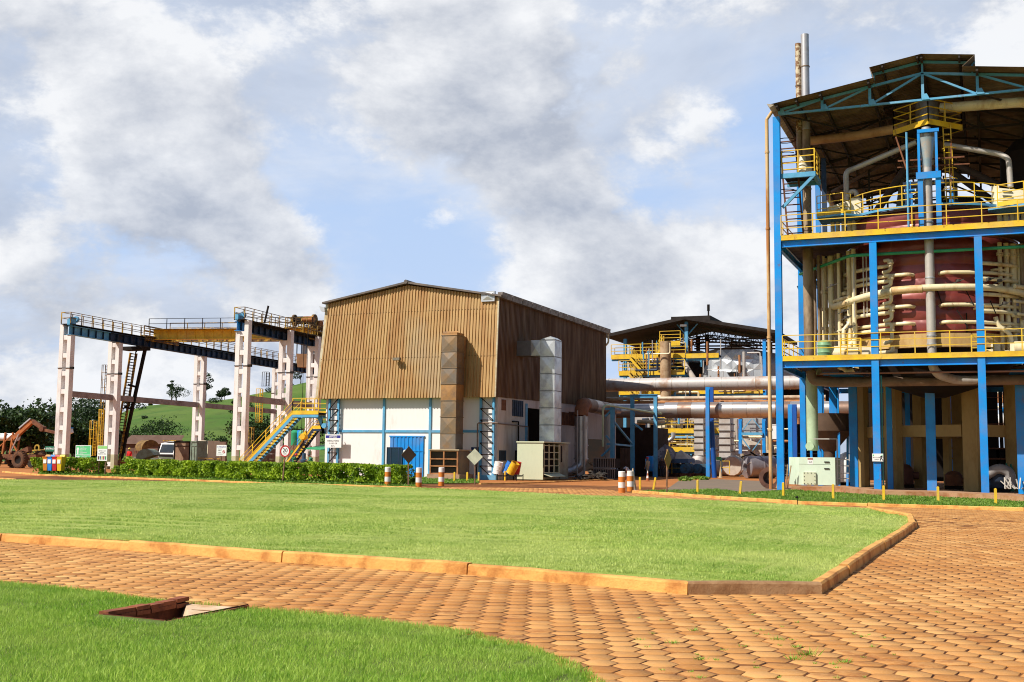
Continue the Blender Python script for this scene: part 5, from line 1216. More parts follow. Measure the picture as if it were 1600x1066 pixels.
cone('small orange cone behind the white traffic cone', 979, 750, [M_CONEO, M_BWHITE], .95)
cone('faded orange cone near the standing worker', 1012, 752, [M_CONEO, M_BWHITE], .75)
cone('pale cone next to the twin blue pipe-rack posts', 1126, 747, [mat('sand_cone', (.55, .42, .25), .7)], 1.0)
# short yellow posts
YP = [(1000, 765, 0), (1021, 765, .18), (1090, 772, 0), (1156, 774, .1), (1224, 777, 0), (1302, 781, 0), (1381, 784, 0), (1466, 786, 0), (1556, 790, 0), (748, 754, 0), (730, 754, 0), (710, 754, 0), (789, 751, 0)]
YL = ['just right of the white cone', 'leaning, near the tip of the grass strip', 'in front of the gravel patch, left one', 'leaning, before the rusty pipe drum', 'left of the mint green cabinet', 'in front of the mint green cabinet', 'beside the signed blue column', 'before the middle blue column', 'right of the tall blue column at the frame edge', 'by the right lattice column base', 'at the pale diamond sign', 'beside the brown cabinet', 'in front of the drum rack']
ypm = None
for (px, py, ln_), l in zip(YP, YL):
    q = G(px, py); lab = 'short yellow marker post '+l
    if ypm is None:
        mb = MB(); mb.box(-.05, .05, -.05, .05, -.05, .58); mb.add([(-.05, -.05, .581), (.05, -.05, .581), (.05, .05, .581), (-.05, .05, .581), (0, 0, .61)], [(0, 1, 4), (1, 2, 4), (2, 3, 4), (3, 0, 4)])
        ypm = mb.build('marker_post', M_YEL, None, False); ypm.location = q; tag(ypm, lab, 'post', 'short yellow marker posts')
        me_ = ypm.data
        for v in me_.vertices: v.co.z -= 0
    else: o = ypm.copy(); COL.objects.link(o); o.location = q; o['label'] = lab; o.rotation_euler = (0, ln_, 0)
mb = MB(); q = G(1246, 795); mb.tube((q.x, q.y, 0), (q.x, q.y, .38), .014, n=6); mb.tube((q.x-.06, q.y, .38), (q.x+.03, q.y, .40), .03, n=8); tag(mb.build('garden_tap', M_DARK), 'small dark standpipe tap at the back edge of the island lawn', 'tap')
# little blue and white lamp on a post in the trees
q = P(109, 675, 100); rt = thing('lamp_post', 'thin post with a blue and white lamp head in front of the dark trees', 'lamp post', (q.x, 100, 0))
mb = MB(); mb.bar((q.x, 100, 0), (q.x, 100, q.z-.2), .09, .09); mb.build('post', M_CONCD, rt, False)
mb = MB(); mb.bar((q.x-.3, 99.95, q.z-.1), (q.x+.3, 99.95, q.z+.15), .5, .5); mb.build('lamp_head', M_SIGNW, rt, False)
mb = MB(); mb.bar((q.x-.32, 99.95, q.z+.2), (q.x+.28, 99.95, q.z+.45), .55, .12); mb.build('lamp_cap', M_BLUE, rt, False)

# ================================================================== yard: walls, truck, machines
mb = MB(); a = P(196, 712, 121); b_ = P(292, 712, 121); zt_ = P(240, 681, 121).z; mb.box(a.x, b_.x, 121, 121.4, 0, zt_*.72); mb.prism([(a.x-.3, 120.6, zt_*.72), (b_.x-1, 120.6, zt_*.72), (b_.x-1.5, 122.2, zt_), (a.x-.3, 122.2, zt_)], (0, .1, .1))
tag(mb.build('yard_wall', mat('red_brown_wall', (.13, .075, .055), .9, 0, (.10, .055, .04), 1), None, False), 'long low red brown wall behind the truck at the hill foot', 'wall')
def blockwall(label, px0, px1, pyt, Y):
    a = P(px0, 715, Y); b_ = P(px1, 715, Y); zt_ = P((px0+px1)/2, pyt, Y).z; rt = thing('block_wall', label, 'wall', (a.x, Y, 0), 'brown block walls in the yard'); k = 5
    for i in range(k):
        mb = MB(); hh = zt_/k; L = .9; n_ = int((b_.x-a.x)/L)
        for j in range(n_): x0_ = a.x+(b_.x-a.x)*(j+(.5 if i % 2 else 0))/n_; x1_ = min(b_.x, x0_+(b_.x-a.x)/n_-.03); mb.box(x0_, x1_, Y+random.uniform(0, .02), Y+.3, hh*i+.01, hh*(i+1)-.02)
        mb.build('course', M_BRICK, rt, False)
blockwall('dusty brown block wall right of the cream tanker box', 326, 352, 690, 104)
blockwall('dusty brown block wall seen under the long staircase', 380, 436, 693, 106)
blockwall('brown block wall behind the workers, left of the workshop', 452, 491, 696, 104)
# truck
def truck():
    Yt = 108; a = P(248, 720, Yt); b_ = P(273, 690, Yt); x0, x1, zt_ = a.x, b_.x, b_.z+.05; rt = thing('truck', 'white truck with dark windscreen parked facing the road behind the hedge', 'truck', ((x0+x1)/2, Yt, 0))
    mb = MB(); mb.prism([(x0, Yt+.0, .55), (x0, Yt-.12, 1.6), (x0, Yt+.35, zt_-.25), (x0, Yt+2.0, zt_), (x0, Yt+2.0, .55)], (x1-x0, 0, 0)); cabm = mb.build('cab', M_SIGNW, rt, False)
    w_ = x1-x0
    mb = MB(); mb.add([(x0+.12, Yt-.085, 1.68), (x1-.12, Yt-.085, 1.68), (x1-.2, Yt+.27, zt_-.38), (x0+.2, Yt+.27, zt_-.38)], [(0, 1, 2, 3)]); mb.v = [(v[0], v[1]-.03, v[2]) for v in mb.v]; mb.build('windscreen', M_GLASS, cabm, False)
    mb = MB(); mb.box(x0+.1, x1-.1, Yt-.17, Yt-.121, 1.15, 1.50); mb.build('grille', M_DARK, cabm, False)
    mb = MB(); mb.box(x0, x1, Yt-.28, Yt+.1, .45, .85); mb.build('bumper', M_DARK, rt, False)
    for sx in (x0+.08, x1-.5): mb = MB(); mb.box(sx, sx+.42, Yt-.20, Yt-.13, .9, 1.12); mb.build('headlight', mat('headlight_glass', (.7, .7, .7), .1), rt, False)
    for sx in (x0-.28, x1+.08): mb = MB(); mb.box(sx, sx+.2, Yt+.1, Yt+.2, 1.7, 2.4); mb.build('mirror', M_DARK, rt, False)
    mb = MB(); mb.box(x0+.1, x1-.1, Yt+.4, Yt+1.6, zt_-.02, zt_+.1); mb.build('roof_deflector', M_DYEL, rt, False)
    for sx in (x0+.2, x1-.2):
        for sy in (Yt+.9, Yt+5): mb = MB(); mb.lathe((sx, sy, .5), [(0, -.14), (.3, -.14), (.5, -.1), (.5, .1), (.3, .14), (0, .14)], 18, axis='x'); mb.build('wheel', M_BLACK, rt)
    mb = MB(); mb.box(x0+.1, x1-.1, Yt+2.1, Yt+7.5, .7, 1.0); mb.box(x0, x1, Yt+2.2, Yt+7.4, 1.0, 2.6); mb.build('cargo_body', M_BRICK, rt, False)
truck()
def boxy(name, label, cat, px0, px1, py0, py1, Y, dep, m_, frame=None, z0=0, ribs=0):
    a = P(px0, py1, Y); b_ = P(px1, py0, Y); rt = thing(name, label, cat, ((a.x+b_.x)/2, Y, z0)); mb = MB(); mb.box(a.x, b_.x, Y, Y+dep, z0, b_.z); mb.build('shell', m_, rt, False)
    mb = MB(); e = .06
    for x in (a.x, b_.x): mb.box(x-e, x+e, Y-.06, Y-.001, z0, b_.z)
    mb.box(a.x, b_.x, Y-.055, Y-.002, b_.z-.15, b_.z); mb.box(a.x, b_.x, Y-.055, Y-.002, b_.z-.55, b_.z-.48)
    for i in range(ribs): x = a.x+(b_.x-a.x)*(i+1)/(ribs+1); mb.box(x-.04, x+.04, Y-.05, Y-.003, z0, b_.z-.56)
    mb.build('frame', frame or m_, rt, False); return rt
boxy('scrap_container', 'rusty brown steel bin standing open beside the truck cab', 'container', 272, 297, 689.5, 722, 98, 2.2, mat('rust_stained_panel', (.30, .19, .12), .8, 0, (.20, .10, .05), 1.2), M_DARK)
boxy('steel_housing', 'grey green steel frame box right of the rusty bin', 'machine', 298, 309, 689, 722, 97.6, 1.6, M_BUCKET, M_BUCKET, ribs=1)
boxy('water_tank', 'cream coloured box tank between the hopper frame and block wall', 'tank', 311, 325, 688.5, 711, 100, 2.0, M_CREAM2, M_CREAM2, z0=.6)
def bucket(label, px, py, Y, s, m_, a0, a1, yaw):
    c_ = P(px, py, Y); rt = thing('loader_bucket', label, 'bucket', (c_.x, Y, 0)); mb = MB(); n_ = 9; prof = [(math.cos(a0+(a1-a0)*i/n_)*s, math.sin(a0+(a1-a0)*i/n_)*s) for i in range(n_+1)]; w_ = 1.1*s
    dr_ = Vector((math.cos(yaw), math.sin(yaw), 0)); sd_ = Vector((-math.sin(yaw), math.cos(yaw), 0)); c_ = Vector((c_.x, Y, max(c_.z, s*.6)))
    vs = []
    for (x, z) in prof: vs += [c_+dr_*x+Vector((0, 0, z))-sd_*w_, c_+dr_*x+Vector((0, 0, z))+sd_*w_]
    mb.add(vs, [(2*i, 2*i+1, 2*i+3, 2*i+2) for i in range(n_)]); mb.add([vs[2*i] for i in range(n_+1)], [tuple(range(n_+1))]); mb.add([vs[2*i+1] for i in range(n_+1)], [tuple(range(n_+1))])
    mb.build('shell', m_, rt, False); mb = MB()
    for i in range(5): p = vs[0].lerp(vs[1], i/4); mb.bar(p, p+(vs[0]-vs[2]).normalized()*.3, .1, .06)
    mb.build('teeth', M_RUST, rt, False)
bucket('pale green steel loader bucket lying behind the hedge', 232, 716, 96, .95, M_BUCKET, R(200), R(20), R(20))
bucket('rusty yellow loader bucket tipped up behind the green bucket', 230, 702, 101, 1.0, mat('rusty_yellow_bucket', (.22, .13, .03), .8, 0, (.10, .05, .02), 2), R(190), R(30), R(60))
mb = MB()
for i in range(7): a = P(311+i*4, 716, 93); mb.bar((a.x, 93, .3), (a.x+random.uniform(-.6, .6), 93.5, 1.25), .07, .07)
for z in (.4, .8, 1.2): mb.bar((P(311, 716, 93).x, 93.1, z), (P(345, 716, 93).x, 93.1, z+random.uniform(-.1, .1)), .09, .09)
tag(mb.build('steel_rack', M_DYEL, None, False), 'low tangle of yellow steel frames behind the hedge by the notice', 'rack')
a = P(180, 724, 92)
mb = MB(); rr_ = random.Random(3)
for i in range(9): x = a.x+rr_.uniform(-2.5, 3.0); z = .25+rr_.uniform(0, .55); mb.tube((x, 91, z), (x+rr_.uniform(.5, 2.2), 92+rr_.uniform(-1, 1), z+rr_.uniform(-.1, .1)), .22, n=10)
tag(mb.build('pipe_stack', M_RUST), 'loose stack of rusty pipes between the two hedges', 'pipes')
# orange machine at the far left
def machine():
    Ym = 88.0; X = lambda px, Yq=Ym: P(px, 700, Yq).x; Z = lambda py, px=30, Yq=Ym: P(px, py, Yq).z
    M_OR = mat('dusty_orange_machine', (.42, .12, .02), .7, 0, (.24, .08, .03), 1.6); rt = thing('wheel_loader', 'rusty orange wheeled loader with a jointed boom at the left edge', 'loader', (X(20), Ym, 0))
    w0 = P(31, 723, Ym-.6)
    for (cx, yy) in ((w0.x, Ym-.6), (w0.x, Ym+2.0), (w0.x-3.4, Ym-.6), (w0.x-3.4, Ym+2.0)):
        mb = MB(); r_ = .84; mb.lathe((cx, yy, r_), [(.42, -.3), (.62, -.34), (.78, -.31), (r_, -.2), (r_, .2), (.78, .31), (.62, .34), (.42, .3), (.42, -.3)], 30, axis='y')
        for i in range(22): th = i/22*6.283; mb.bar((cx+math.cos(th)*(r_+.02), yy-.28, r_+math.sin(th)*(r_+.02)), (cx+math.cos(th+.12)*(r_+.02), yy+.0, r_+math.sin(th+.12)*(r_+.02)), .08, .07); mb.bar((cx+math.cos(th+.12)*(r_+.02), yy, r_+math.sin(th+.12)*(r_+.02)), (cx+math.cos(th)*(r_+.02), yy+.28, r_+math.sin(th)*(r_+.02)), .08, .07)
        ty = mb.build('tyre', M_TYRE, rt, False); mb = MB(); mb.lathe((cx, yy, r_), [(0, -.12), (.2, -.14), (.42, -.24), (.42, .24), (0, .1)], 20, axis='y'); mb.build('rim', M_DARK, ty)
    mb = MB(); mb.box(w0.x-5, w0.x+1.2, Ym+.2, Ym+1.4, .8, 1.35); mb.bar((w0.x-1.4, Ym+.3, 1.3), (w0.x+.3, Ym+.3, 1.9), .5, .5); mb.build('chassis', M_RUST, rt, False)
    mb = MB(); px_ = X(8)
    for dx in (-1.6, -.6, .4): mb.bar((px_+dx, Ym+.3, 1.3), (px_+dx+.25, Ym+.3, Z(676)), .16, .16); mb.bar((px_+dx, Ym+1.2, 1.3), (px_+dx+.25, Ym+1.2, Z(676)), .14, .14)
    mb.bar((px_-2, Ym+.3, 1.4), (px_+.5, Ym+.3, Z(680)), .1, .1); mb.bar((px_+1.6, Ym+.3, 1.3), (px_+.5, Ym+.3, Z(690)), .14, .14); mb.build('mast', M_OR, rt, False)
    mb = MB(); mb.tube((px_-1.8, Ym+.7, Z(683)), (X(18), Ym+.7, Z(683)), .38, n=14); mb.build('white_tank', M_SIGNW, rt)
    pA = Vector((X(16), Ym+.4, Z(685))); pB = Vector((X(44), Ym+.4, Z(658))); pC = Vector((X(62), Ym+.4, Z(670))); pD = Vector((X(86), Ym+.4, Z(677)))
    mb = MB(); mb.bar(pA, pB, .34, .42); mb.build('boom', M_OR, rt, False)
    mb = MB(); mb.bar(pA.lerp(pB, .4)+Vector((-.1, -.2, .32)), pB+Vector((-.1, -.2, .25)), .14, .14); mb.tube(pA+Vector((-.2, -.1, -1.4)), pA.lerp(pB, .35)+Vector((0, -.2, -.2)), .07, n=8); mb.build('hydraulic_ram', M_LSTEEL, rt)
    mb = MB(); mb.bar(pB, pC, .30, .38); mb.bar(pC-Vector((.5, 0, 0)), pD, .26, .26); mb.tube(pC+Vector((-.1, -.25, 0)), pC+Vector((-.1, .25, 0)), .27, n=14); mb.build('jib', M_RUST, rt)
    mb = MB(); mb.tube(pD-Vector((.1, 0, .1)), pD-Vector((.15, 0, .9)), .03, n=6); mb.build('lifting_chain', M_DARK, rt)
machine()
def cart():
    Ym = 92.0; a = P(38, 715, Ym); b_ = P(78, 715, Ym); rt = thing('trailer', 'low dusty trailer with yellow frames behind the loader wheel', 'trailer', ((a.x+b_.x)/2, Ym, 0)); mb = MB(); mb.box(a.x, b_.x, Ym, Ym+2, .5, 1.25); mb.build('bed', M_RUST, rt, False)
    mb = MB()
    for i in range(8): x = a.x+(b_.x-a.x)*.75*i/7; mb.bar((x, Ym-.05, 1.1), (x, Ym-.05, 1.75), .08, .08)
    mb.bar((a.x, Ym-.05, 1.7), (b_.x, Ym-.05, 1.9), .1, .12); mb.bar((a.x, Ym-.05, 1.4), (b_.x-1.2, Ym-.05, 1.5), .1, .1)
    c_ = P(58, 700, Ym); mb.lathe((c_.x, Ym, c_.z), [(.22, -.06), (.36, -.06), (.36, .06), (.22, .06), (.22, -.06)], 16, axis='y'); mb.build('frame', M_DYEL, rt, False)
    for x in (a.x+1, b_.x-.8): mb = MB(); mb.lathe((x, Ym-.05, .4), [(0, -.1), (.4, -.1), (.4, .1), (0, .1)], 16, axis='y'); mb.build('wheel', M_BLACK, rt)
cart()
# green tanks behind the block wall
for px, col_, l in ((461, M_GREEN, 'green cylinder tank behind the near runway, leftmost'), (469, M_BLUE, 'slim blue gas tank between the green tanks'), (474, mat('pale_green_tank', (.12, .42, .26), .5), 'pale green tank behind the crane hook')):
    p = P(px, 672, 112); mb = MB(); mb.lathe((p.x, 112, 0), [(.55 if px != 469 else .35, 0), (.55 if px != 469 else .35, p.z-.3), (.3, p.z-.05), (0, p.z)], 16); tag(mb.build('storage_tank', col_), l, 'tank', 'upright tanks behind the block wall')
mb = MB(); a = P(486, 720, 93); mb.prism([(a.x, 91.5, 2.15), (a.x+6, 91.5, 1.9), (a.x+6, 94, 2.5), (a.x+1, 94, 2.6)], (0, 0, .05)); mb.bar((a.x+.5, 92, 0), (a.x+.5, 92, 2.1), .08, .08); tag(mb.build('green_awning', M_GREEN, None, False), 'sagging bright green awning at the left side of the workshop', 'awning')

# ================================================================== people
def person(label, pos, yaw, cols, h=1.70, arm=0.25, stride=.10, lean=0.0, arms=None):
    """one skinned body; cloth colours by height on the same mesh; helmet and face parts as children"""
    root = thing('person', label, 'person', tuple(pos)); s = h/1.70
    J = {'pel': (0, 0, .94), 'wai': (0, .0, 1.10), 'che': (0, -lean*.15, 1.30), 'neck': (0, -lean*.25, 1.46), 'head0': (0, -lean*.28, 1.54), 'head1': (0, -.02-lean*.3, 1.62), 'top': (0, -.01-lean*.3, 1.69),
         'hipL': (-.095, 0, .90), 'kneL': (-.10, -stride*.6, .49), 'ankL': (-.10, -stride, .09), 'toeL': (-.12, -stride-.16, .035), 'hipR': (.095, 0, .90), 'kneR': (.10, stride*.2, .49), 'ankR': (.10, stride, .09), 'toeR': (.12, stride-.16, .035)}
    A = arms or {'L': ((-.19, 0, 1.40), (-.24, .02, 1.13), (-.24, -.10, .90), (-.23, -.14, .82)), 'R': ((.19, 0, 1.40), (.24, .02, 1.13), (.24, -.10, .90), (.23, -.14, .82))}
    for k in 'LR':
        for nm, p in zip(('sho', 'elb', 'wri', 'han'), A[k]): J[nm+k] = p
    RAD = {'pel': .135, 'wai': .125, 'che': .145, 'neck': .058, 'head0': .075, 'head1': .095, 'top': .06, 'hip': .085, 'kne': .062, 'ank': .045, 'toe': .035, 'sho': .062, 'elb': .045, 'wri': .034, 'han': .036}
    names = list(J); idx = {k: i for i, k in enumerate(names)}
    E = [('pel', 'wai'), ('wai', 'che'), ('che', 'neck'), ('neck', 'head0'), ('head0', 'head1'), ('head1', 'top')]
    for k in 'LR': E += [('pel', 'hip'+k), ('hip'+k, 'kne'+k), ('kne'+k, 'ank'+k), ('ank'+k, 'toe'+k), ('che', 'sho'+k), ('sho'+k, 'elb'+k), ('elb'+k, 'wri'+k), ('wri'+k, 'han'+k)]
    cy, sy = math.cos(yaw), math.sin(yaw)
    V = [(J[k][0]*s*cy-J[k][1]*s*sy, J[k][0]*s*sy+J[k][1]*s*cy, J[k][2]*s) for k in names]
    # five fingers per hand: short chains from the hand joint
    fr = []
    for k in 'LR':
        hp = Vector(V[idx['han'+k]]); wp = Vector(V[idx['wri'+k]]); d = (hp-wp).normalized(); side = Vector((cy, sy, 0))
        for q, (off, L, sp) in enumerate(((-.022, .07, 0), (-.008, .08, 0), (.008, .076, 0), (.02, .06, 0), (.03 if k == 'L' else -.03, .05, 1))):
            b_ = hp+Vector((-sy, cy, 0))*off; V.append(tuple(b_)); i0 = len(V)-1; V.append(tuple(b_+d*L*.55+side*(.02 if k == 'L' else -.02)*sp)); V.append(tuple(b_+d*L+side*(.01 if k == 'L' else -.01))); fr += [(idx['han'+k], i0), (i0, i0+1), (i0+1, i0+2)]
    me = bpy.data.meshes.new('body'); me.from_pydata(V, [(idx[a], idx[b_]) for a, b_ in E]+fr, []); o = bpy.data.objects.new('body', me); COL.objects.link(o)
    sk = o.modifiers.new('skin', 'SKIN'); ss = o.modifiers.new('sub', 'SUBSURF'); ss.levels = 1; ss.render_levels = 1
    for i in range(len(V)):
        if i < len(names):
            nm = names[i]; r_ = RAD.get(nm) or RAD[nm[:-1]]; r_ *= s; me.skin_vertices[0].data[i].radius = (r_*(1.25 if nm in ('pel', 'wai', 'che') else 1), r_)
        else: me.skin_vertices[0].data[i].radius = (.009, .009)
    me.skin_vertices[0].data[0].use_root = True
    bpy.context.view_layer.update(); dg = bpy.context.evaluated_depsgraph_get(); nm_ = bpy.data.meshes.new_from_object(o.evaluated_get(dg)); o.modifiers.clear(); o.data = nm_; nm_.name = 'body'; bpy.data.meshes.remove(me)
    nm_.materials.clear()
    for m_ in (M_SKIN, cols['shirt'], cols['trousers'], M_DARK): nm_.materials.append(m_)
    wz = [(Vector(V[idx['wri'+k]])) for k in 'LR']
    for p_ in nm_.polygons:
        c_ = p_.center; z = c_.z/s; lx = c_.x*cy+c_.y*sy
        hand = any((c_-w_).length < .11 for w_ in wz) and abs(lx) > .15
        p_.material_index = 0 if (z > 1.47 or hand) else 1 if (z > .97 or abs(lx) > .19*s) else 3 if z < .11 else 2
        p_.use_smooth = True
    o.parent = root
    hx = Vector((V[idx['head1']][0], V[idx['head1']][1], 1.62*s))
    if cols.get('helmet'):
        mb = MB(); c_ = Vector(pos)+hx+Vector((0, 0, .03)); mb.lathe(c_, [(.15, -.01), (.125, 0), (.12, .05), (.09, .10), (.04, .125), (0, .13)], 16); f_ = Vector((sy, -cy, 0)); mb.prism([c_+f_*.10+Vector((cy, sy, 0))*.08, c_+f_*.19+Vector((cy, sy, 0))*.04, c_+f_*.19-Vector((cy, sy, 0))*.04, c_+f_*.10-Vector((cy, sy, 0))*.08], (0, 0, .012)); mb.build('helmet', cols['helmet'], root)
    f_ = Vector((sy, -cy, 0)); sd_ = Vector((cy, sy, 0)); c_ = Vector(pos)+hx
    mb = MB()
    for k in (-1, 1): q_ = c_+f_*.088+sd_*.034*k+Vector((0, 0, .0)); mb.lathe(q_, [(0, -.010), (.010, 0), (0, .010)], 8)
    mb.build('eyes', M_INK, root)
    mb = MB(); q_ = c_+f_*.092-Vector((0, 0, .03)); mb.prism([q_-sd_*.012, q_+sd_*.012, q_+Vector((0, 0, .045))], f_*.022); mb.build('nose', M_SKIN, root, False)
    return root
c_kh = dict(shirt=mat('khaki_shirt', (.42, .36, .24), .85), trousers=mat('khaki_trousers', (.38, .33, .23), .85), helmet=mat('red_helmet', (.55, .02, .02), .35))
person('standing worker in khaki overalls and a red helmet near the blue tank', G(1012, 747.5), R(-110), c_kh, 1.70)
p = P(202, 715, 84); person('worker in a red shirt and yellow helmet behind the hedge bush', (p.x, 84, .30), R(10), dict(shirt=mat('red_shirt', (.60, .01, .01), .8), trousers=mat('dark_trousers', (.04, .04, .06), .85), helmet=mat('yellow_helmet', (.72, .55, .12), .4)), 1.72)
arms = {'L': ((-.19, 0, 1.40), (-.26, -.12, 1.18), (-.22, -.38, 1.14), (-.21, -.46, 1.14)), 'R': ((.19, 0, 1.40), (.26, -.12, 1.18), (.22, -.38, 1.14), (.21, -.46, 1.14))}
p = P(459, 715, 84); person('worker in a green jacket and red cap reaching right behind the hedge', (p.x, 84, .0), R(80), dict(shirt=mat('green_jacket', (.03, .20, .10), .8), trousers=mat('dark_trousers', (.04, .04, .06), .85), helmet=M_RED), 1.66, lean=.8, arms=arms)
p = P(487, 716, 84); person('worker in a teal shirt bending left behind the hedge near the notice', (p.x, 84, .0), R(-80), dict(shirt=mat('teal_shirt', (.03, .26, .17), .8), trousers=mat('dark_trousers', (.04, .04, .06), .85), helmet=mat('dark_cap', (.05, .05, .06), .7)), 1.66, lean=.8, arms=arms)
p = P(473, 714, 84); mb = MB(); mb.lathe((p.x, 84.2, 0), [(.22, 0), (.22, 1.0), (.3, 1.05), (.3, 1.2), (.16, 1.3), (.16, 1.75), (0, 1.8)], 14); tag(mb.build('pump_motor', mat('dark_blue_motor', (.02, .07, .14), .5)), 'dark upright pump motor between the two stooping workers', 'motor')
p = P(1034, 722, 100); person('worker in dark clothes standing in shade under the canopy tent', (p.x, 100, 0), R(20), dict(shirt=mat('dark_shirt', (.05, .03, .03), .85), trousers=mat('dark_trousers', (.04, .04, .06), .85), helmet=None), 1.70)

# ================================================================== open steel process building (right)
YF = 63.0; XC = [-10.40, -5.43, -0.27, 4.9, 10.1]; YR = [63.0, 71.3, 79.6, 88.0]
Z1, Z2, ZB = 6.75, 13.35, 20.65      # platform beams and truss chord
T = thing('process_building', 'tall open blue steel process building with corrugated roof and yellow railed platforms', 'building', (XC[1], YF, 0))
zroof = lambda x: 21.0+(x-XC[0])*.158 if x <= -2.75 else 21.0+(-2.75-XC[0])*.158-(x+2.75)*.14
def col(x, y, z1, m_=M_BLUE, w=.36):
    mb = MB(); mb.ibeam((x, y, .0), (x, y, z1), w*.97, w*.9, .03, up=(0, 1, 0)); return mb.build('column', m_, T, False)
for i, x in enumerate(XC):
    for j, y in enumerate(YR):
        if j in (1, 2) and i in (1, 2, 3): 
            col(x, y, Z1, M_BLUE, .32); continue
        col(x, y, ((Z2-.2 if 0 < i < 4 else zroof(x)-.5) if j == 0 else zroof(x)-.6), M_BLUE, .38 if j == 0 else .34)
# lighter flange strip edges are the I-beams themselves; front mid columns stop under platform two
for z, nm in ((Z1, 'lower'), (Z2, 'upper')):
    for j, y in enumerate(YR):
        mb = MB()
        if j == 0:
            for a_, b_ in zip(XC, XC[1:]): mb.ibeam((a_+.20, y, z), (b_-.20 if z == Z1 else b_+.2, y, z), .22, .34, .03)
        else: mb.ibeam((XC[0]+.2, y, z), (XC[-1], y, z), .22, .34, .03)
        mb.build('floor_beam', M_BLUE, T, False)
    for x in XC:
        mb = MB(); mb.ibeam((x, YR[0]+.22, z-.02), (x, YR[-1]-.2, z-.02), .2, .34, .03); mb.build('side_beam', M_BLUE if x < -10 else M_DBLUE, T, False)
TC = Vector((-2.75, 68.6, 0)); RT = 4.5
def ringdeck(z):
    """deck with a round hole for the tank"""
    mb = MB(); n_ = 48; inner = [(TC.x+(RT+.12)*math.cos(i/n_*6.28318), TC.y+(RT+.12)*math.sin(i/n_*6.28318)) for i in range(n_)]
    x0, x1, y0, y1 = XC[0]+.1, XC[-1], YF-.15, YR[-1]; out = []
    for (x, y) in inner:
        dx, dy = x-TC.x, y-TC.y; k = min(((x1-TC.x)/dx if dx > 0 else (x0-TC.x)/dx if dx < 0 else 1e9), ((y1-TC.y)/dy if dy > 0 else (y0-TC.y)/dy if dy < 0 else 1e9)); out.append((TC.x+dx*k, TC.y+dy*k))
    vs = [(*p, z) for p in inner]+[(*p, z) for p in out]+[(*p, z-.06) for p in inner]+[(*p, z-.06) for p in out]
    fs = []
    for i in range(n_): j = (i+1) % n_; fs += [(i, j, n_+j, n_+i), (2*n_+i, 3*n_+i, 3*n_+j, 2*n_+j), (n_+i, n_+j, 3*n_+j, 3*n_+i)]
    # corners
    for (cx, cy) in ((x0, y0), (x1, y0), (x1, y1), (x0, y1)):
        best = sorted(range(n_), key=lambda i: (out[i][0]-cx)**2+(out[i][1]-cy)**2)
        A_ = [i for i in best if abs(out[i][0]-cx) < 1e-4][:1]; B_ = [i for i in best if abs(out[i][1]-cy) < 1e-4][:1]
        if A_ and B_: o_ = len(vs); vs += [(cx, cy, z), (cx, cy, z-.06)]; fs += [(n_+A_[0], o_, n_+B_[0]), (3*n_+A_[0], o_+1, 3*n_+B_[0])]
    mb.add(vs, fs); return mb.build('deck', mat('deck_plate', (.10, .07, .05), .8, .2, (.05, .03, .02), 1), T, False)
ringdeck(Z1+.30); ringdeck(Z2+.30)
for z in (Z1, Z2):
    zt_ = z+.19
    for (p, q) in (((XC[0]+.2, YF-.18), (XC[-1], YF-.18)), ((XC[0]-.02, YR[1]), (XC[0]-.02, YF+.2))):
        mb = MB(); mb.bar((*p, zt_+.14), (*q, zt_+.14), .03, .27); mb.bar((*p, zt_+.01), (*q, zt_+.01), .10, .02); mb.build('toe_board', M_YEL, T, False)
        mb = MB(); railing(mb, [(*p, zt_+.27), (*q, zt_+.27)], 1.12, 1.72 if p[1] < 64 else 1.5, .026, (1, .68, .36)); mb.build('railing', M_YEL, T, False)
# second (inner) curb line on the upper platform front
mb = MB(); mb.bar((XC[0]+.3, YF+.25, Z2+.50), (XC[-1], YF+.25, Z2+.50), .05, .16); mb.build('inner_curb', M_YEL, T, False)
# inner gate rails on lower platform
for xx in (P(1328, 530, YF+.6).x, P(1534, 530, YF+.6).x): mb = MB(); railing(mb, [(xx-.5, YF+.7, Z1+.31), (xx+.55, YF+.7, Z1+.31)], 1.1, 1.05, .03, (1, .7, .4, .02)); mb.build('inner_railing', M_YEL, T, False)

# roof: corrugated sheet on purlins, raised centre monitor
M_ROOFS = mat('weathered_roof_sheet', (.22, .155, .10), .7, .1, (.11, .07, .045), .6, (.35, .65)); M_ROOFD = mat('brown_purlin', (.04, .028, .022), .8)
Y0r, Y1r = YF-1.0, 89.4
def roofsheet(xa, xb, lift, name='roof_sheet', y0=Y0r, y1=Y1r):
    """corrugations run down the slope"""
    mb = MB(); pitch = .28; k = int((y1-y0)/pitch); vs = []; xs = [xa]; 
    if xa < -2.75 < xb: xs.append(-2.75)
    xs.append(xb)
    m_ = len(xs); ys = []
    for i in range(k):
        for u, d in ((0, 0), (.4, 0), (.5, .04), (.9, .04)): ys.append((y0+(i+u)*pitch, d))
    for (y, d) in ys: vs += [(x, y, zroof(x)+lift+d) for x in xs]
    fs = [(i*m_+j, i*m_+j+1, (i+1)*m_+j+1, (i+1)*m_+j) for i in range(len(ys)-1) for j in range(m_-1)]
    mb.add(vs, fs); return mb.build(name, M_ROOFS, T, False)
XM0, XM1 = -5.35, -0.15
roofsheet(XC[0]-.12, -5.15, 0); roofsheet(-.75, XC[-1]+.5, 0)
roofsheet(XM0, XM1, .62, 'raised_roof_sheet')
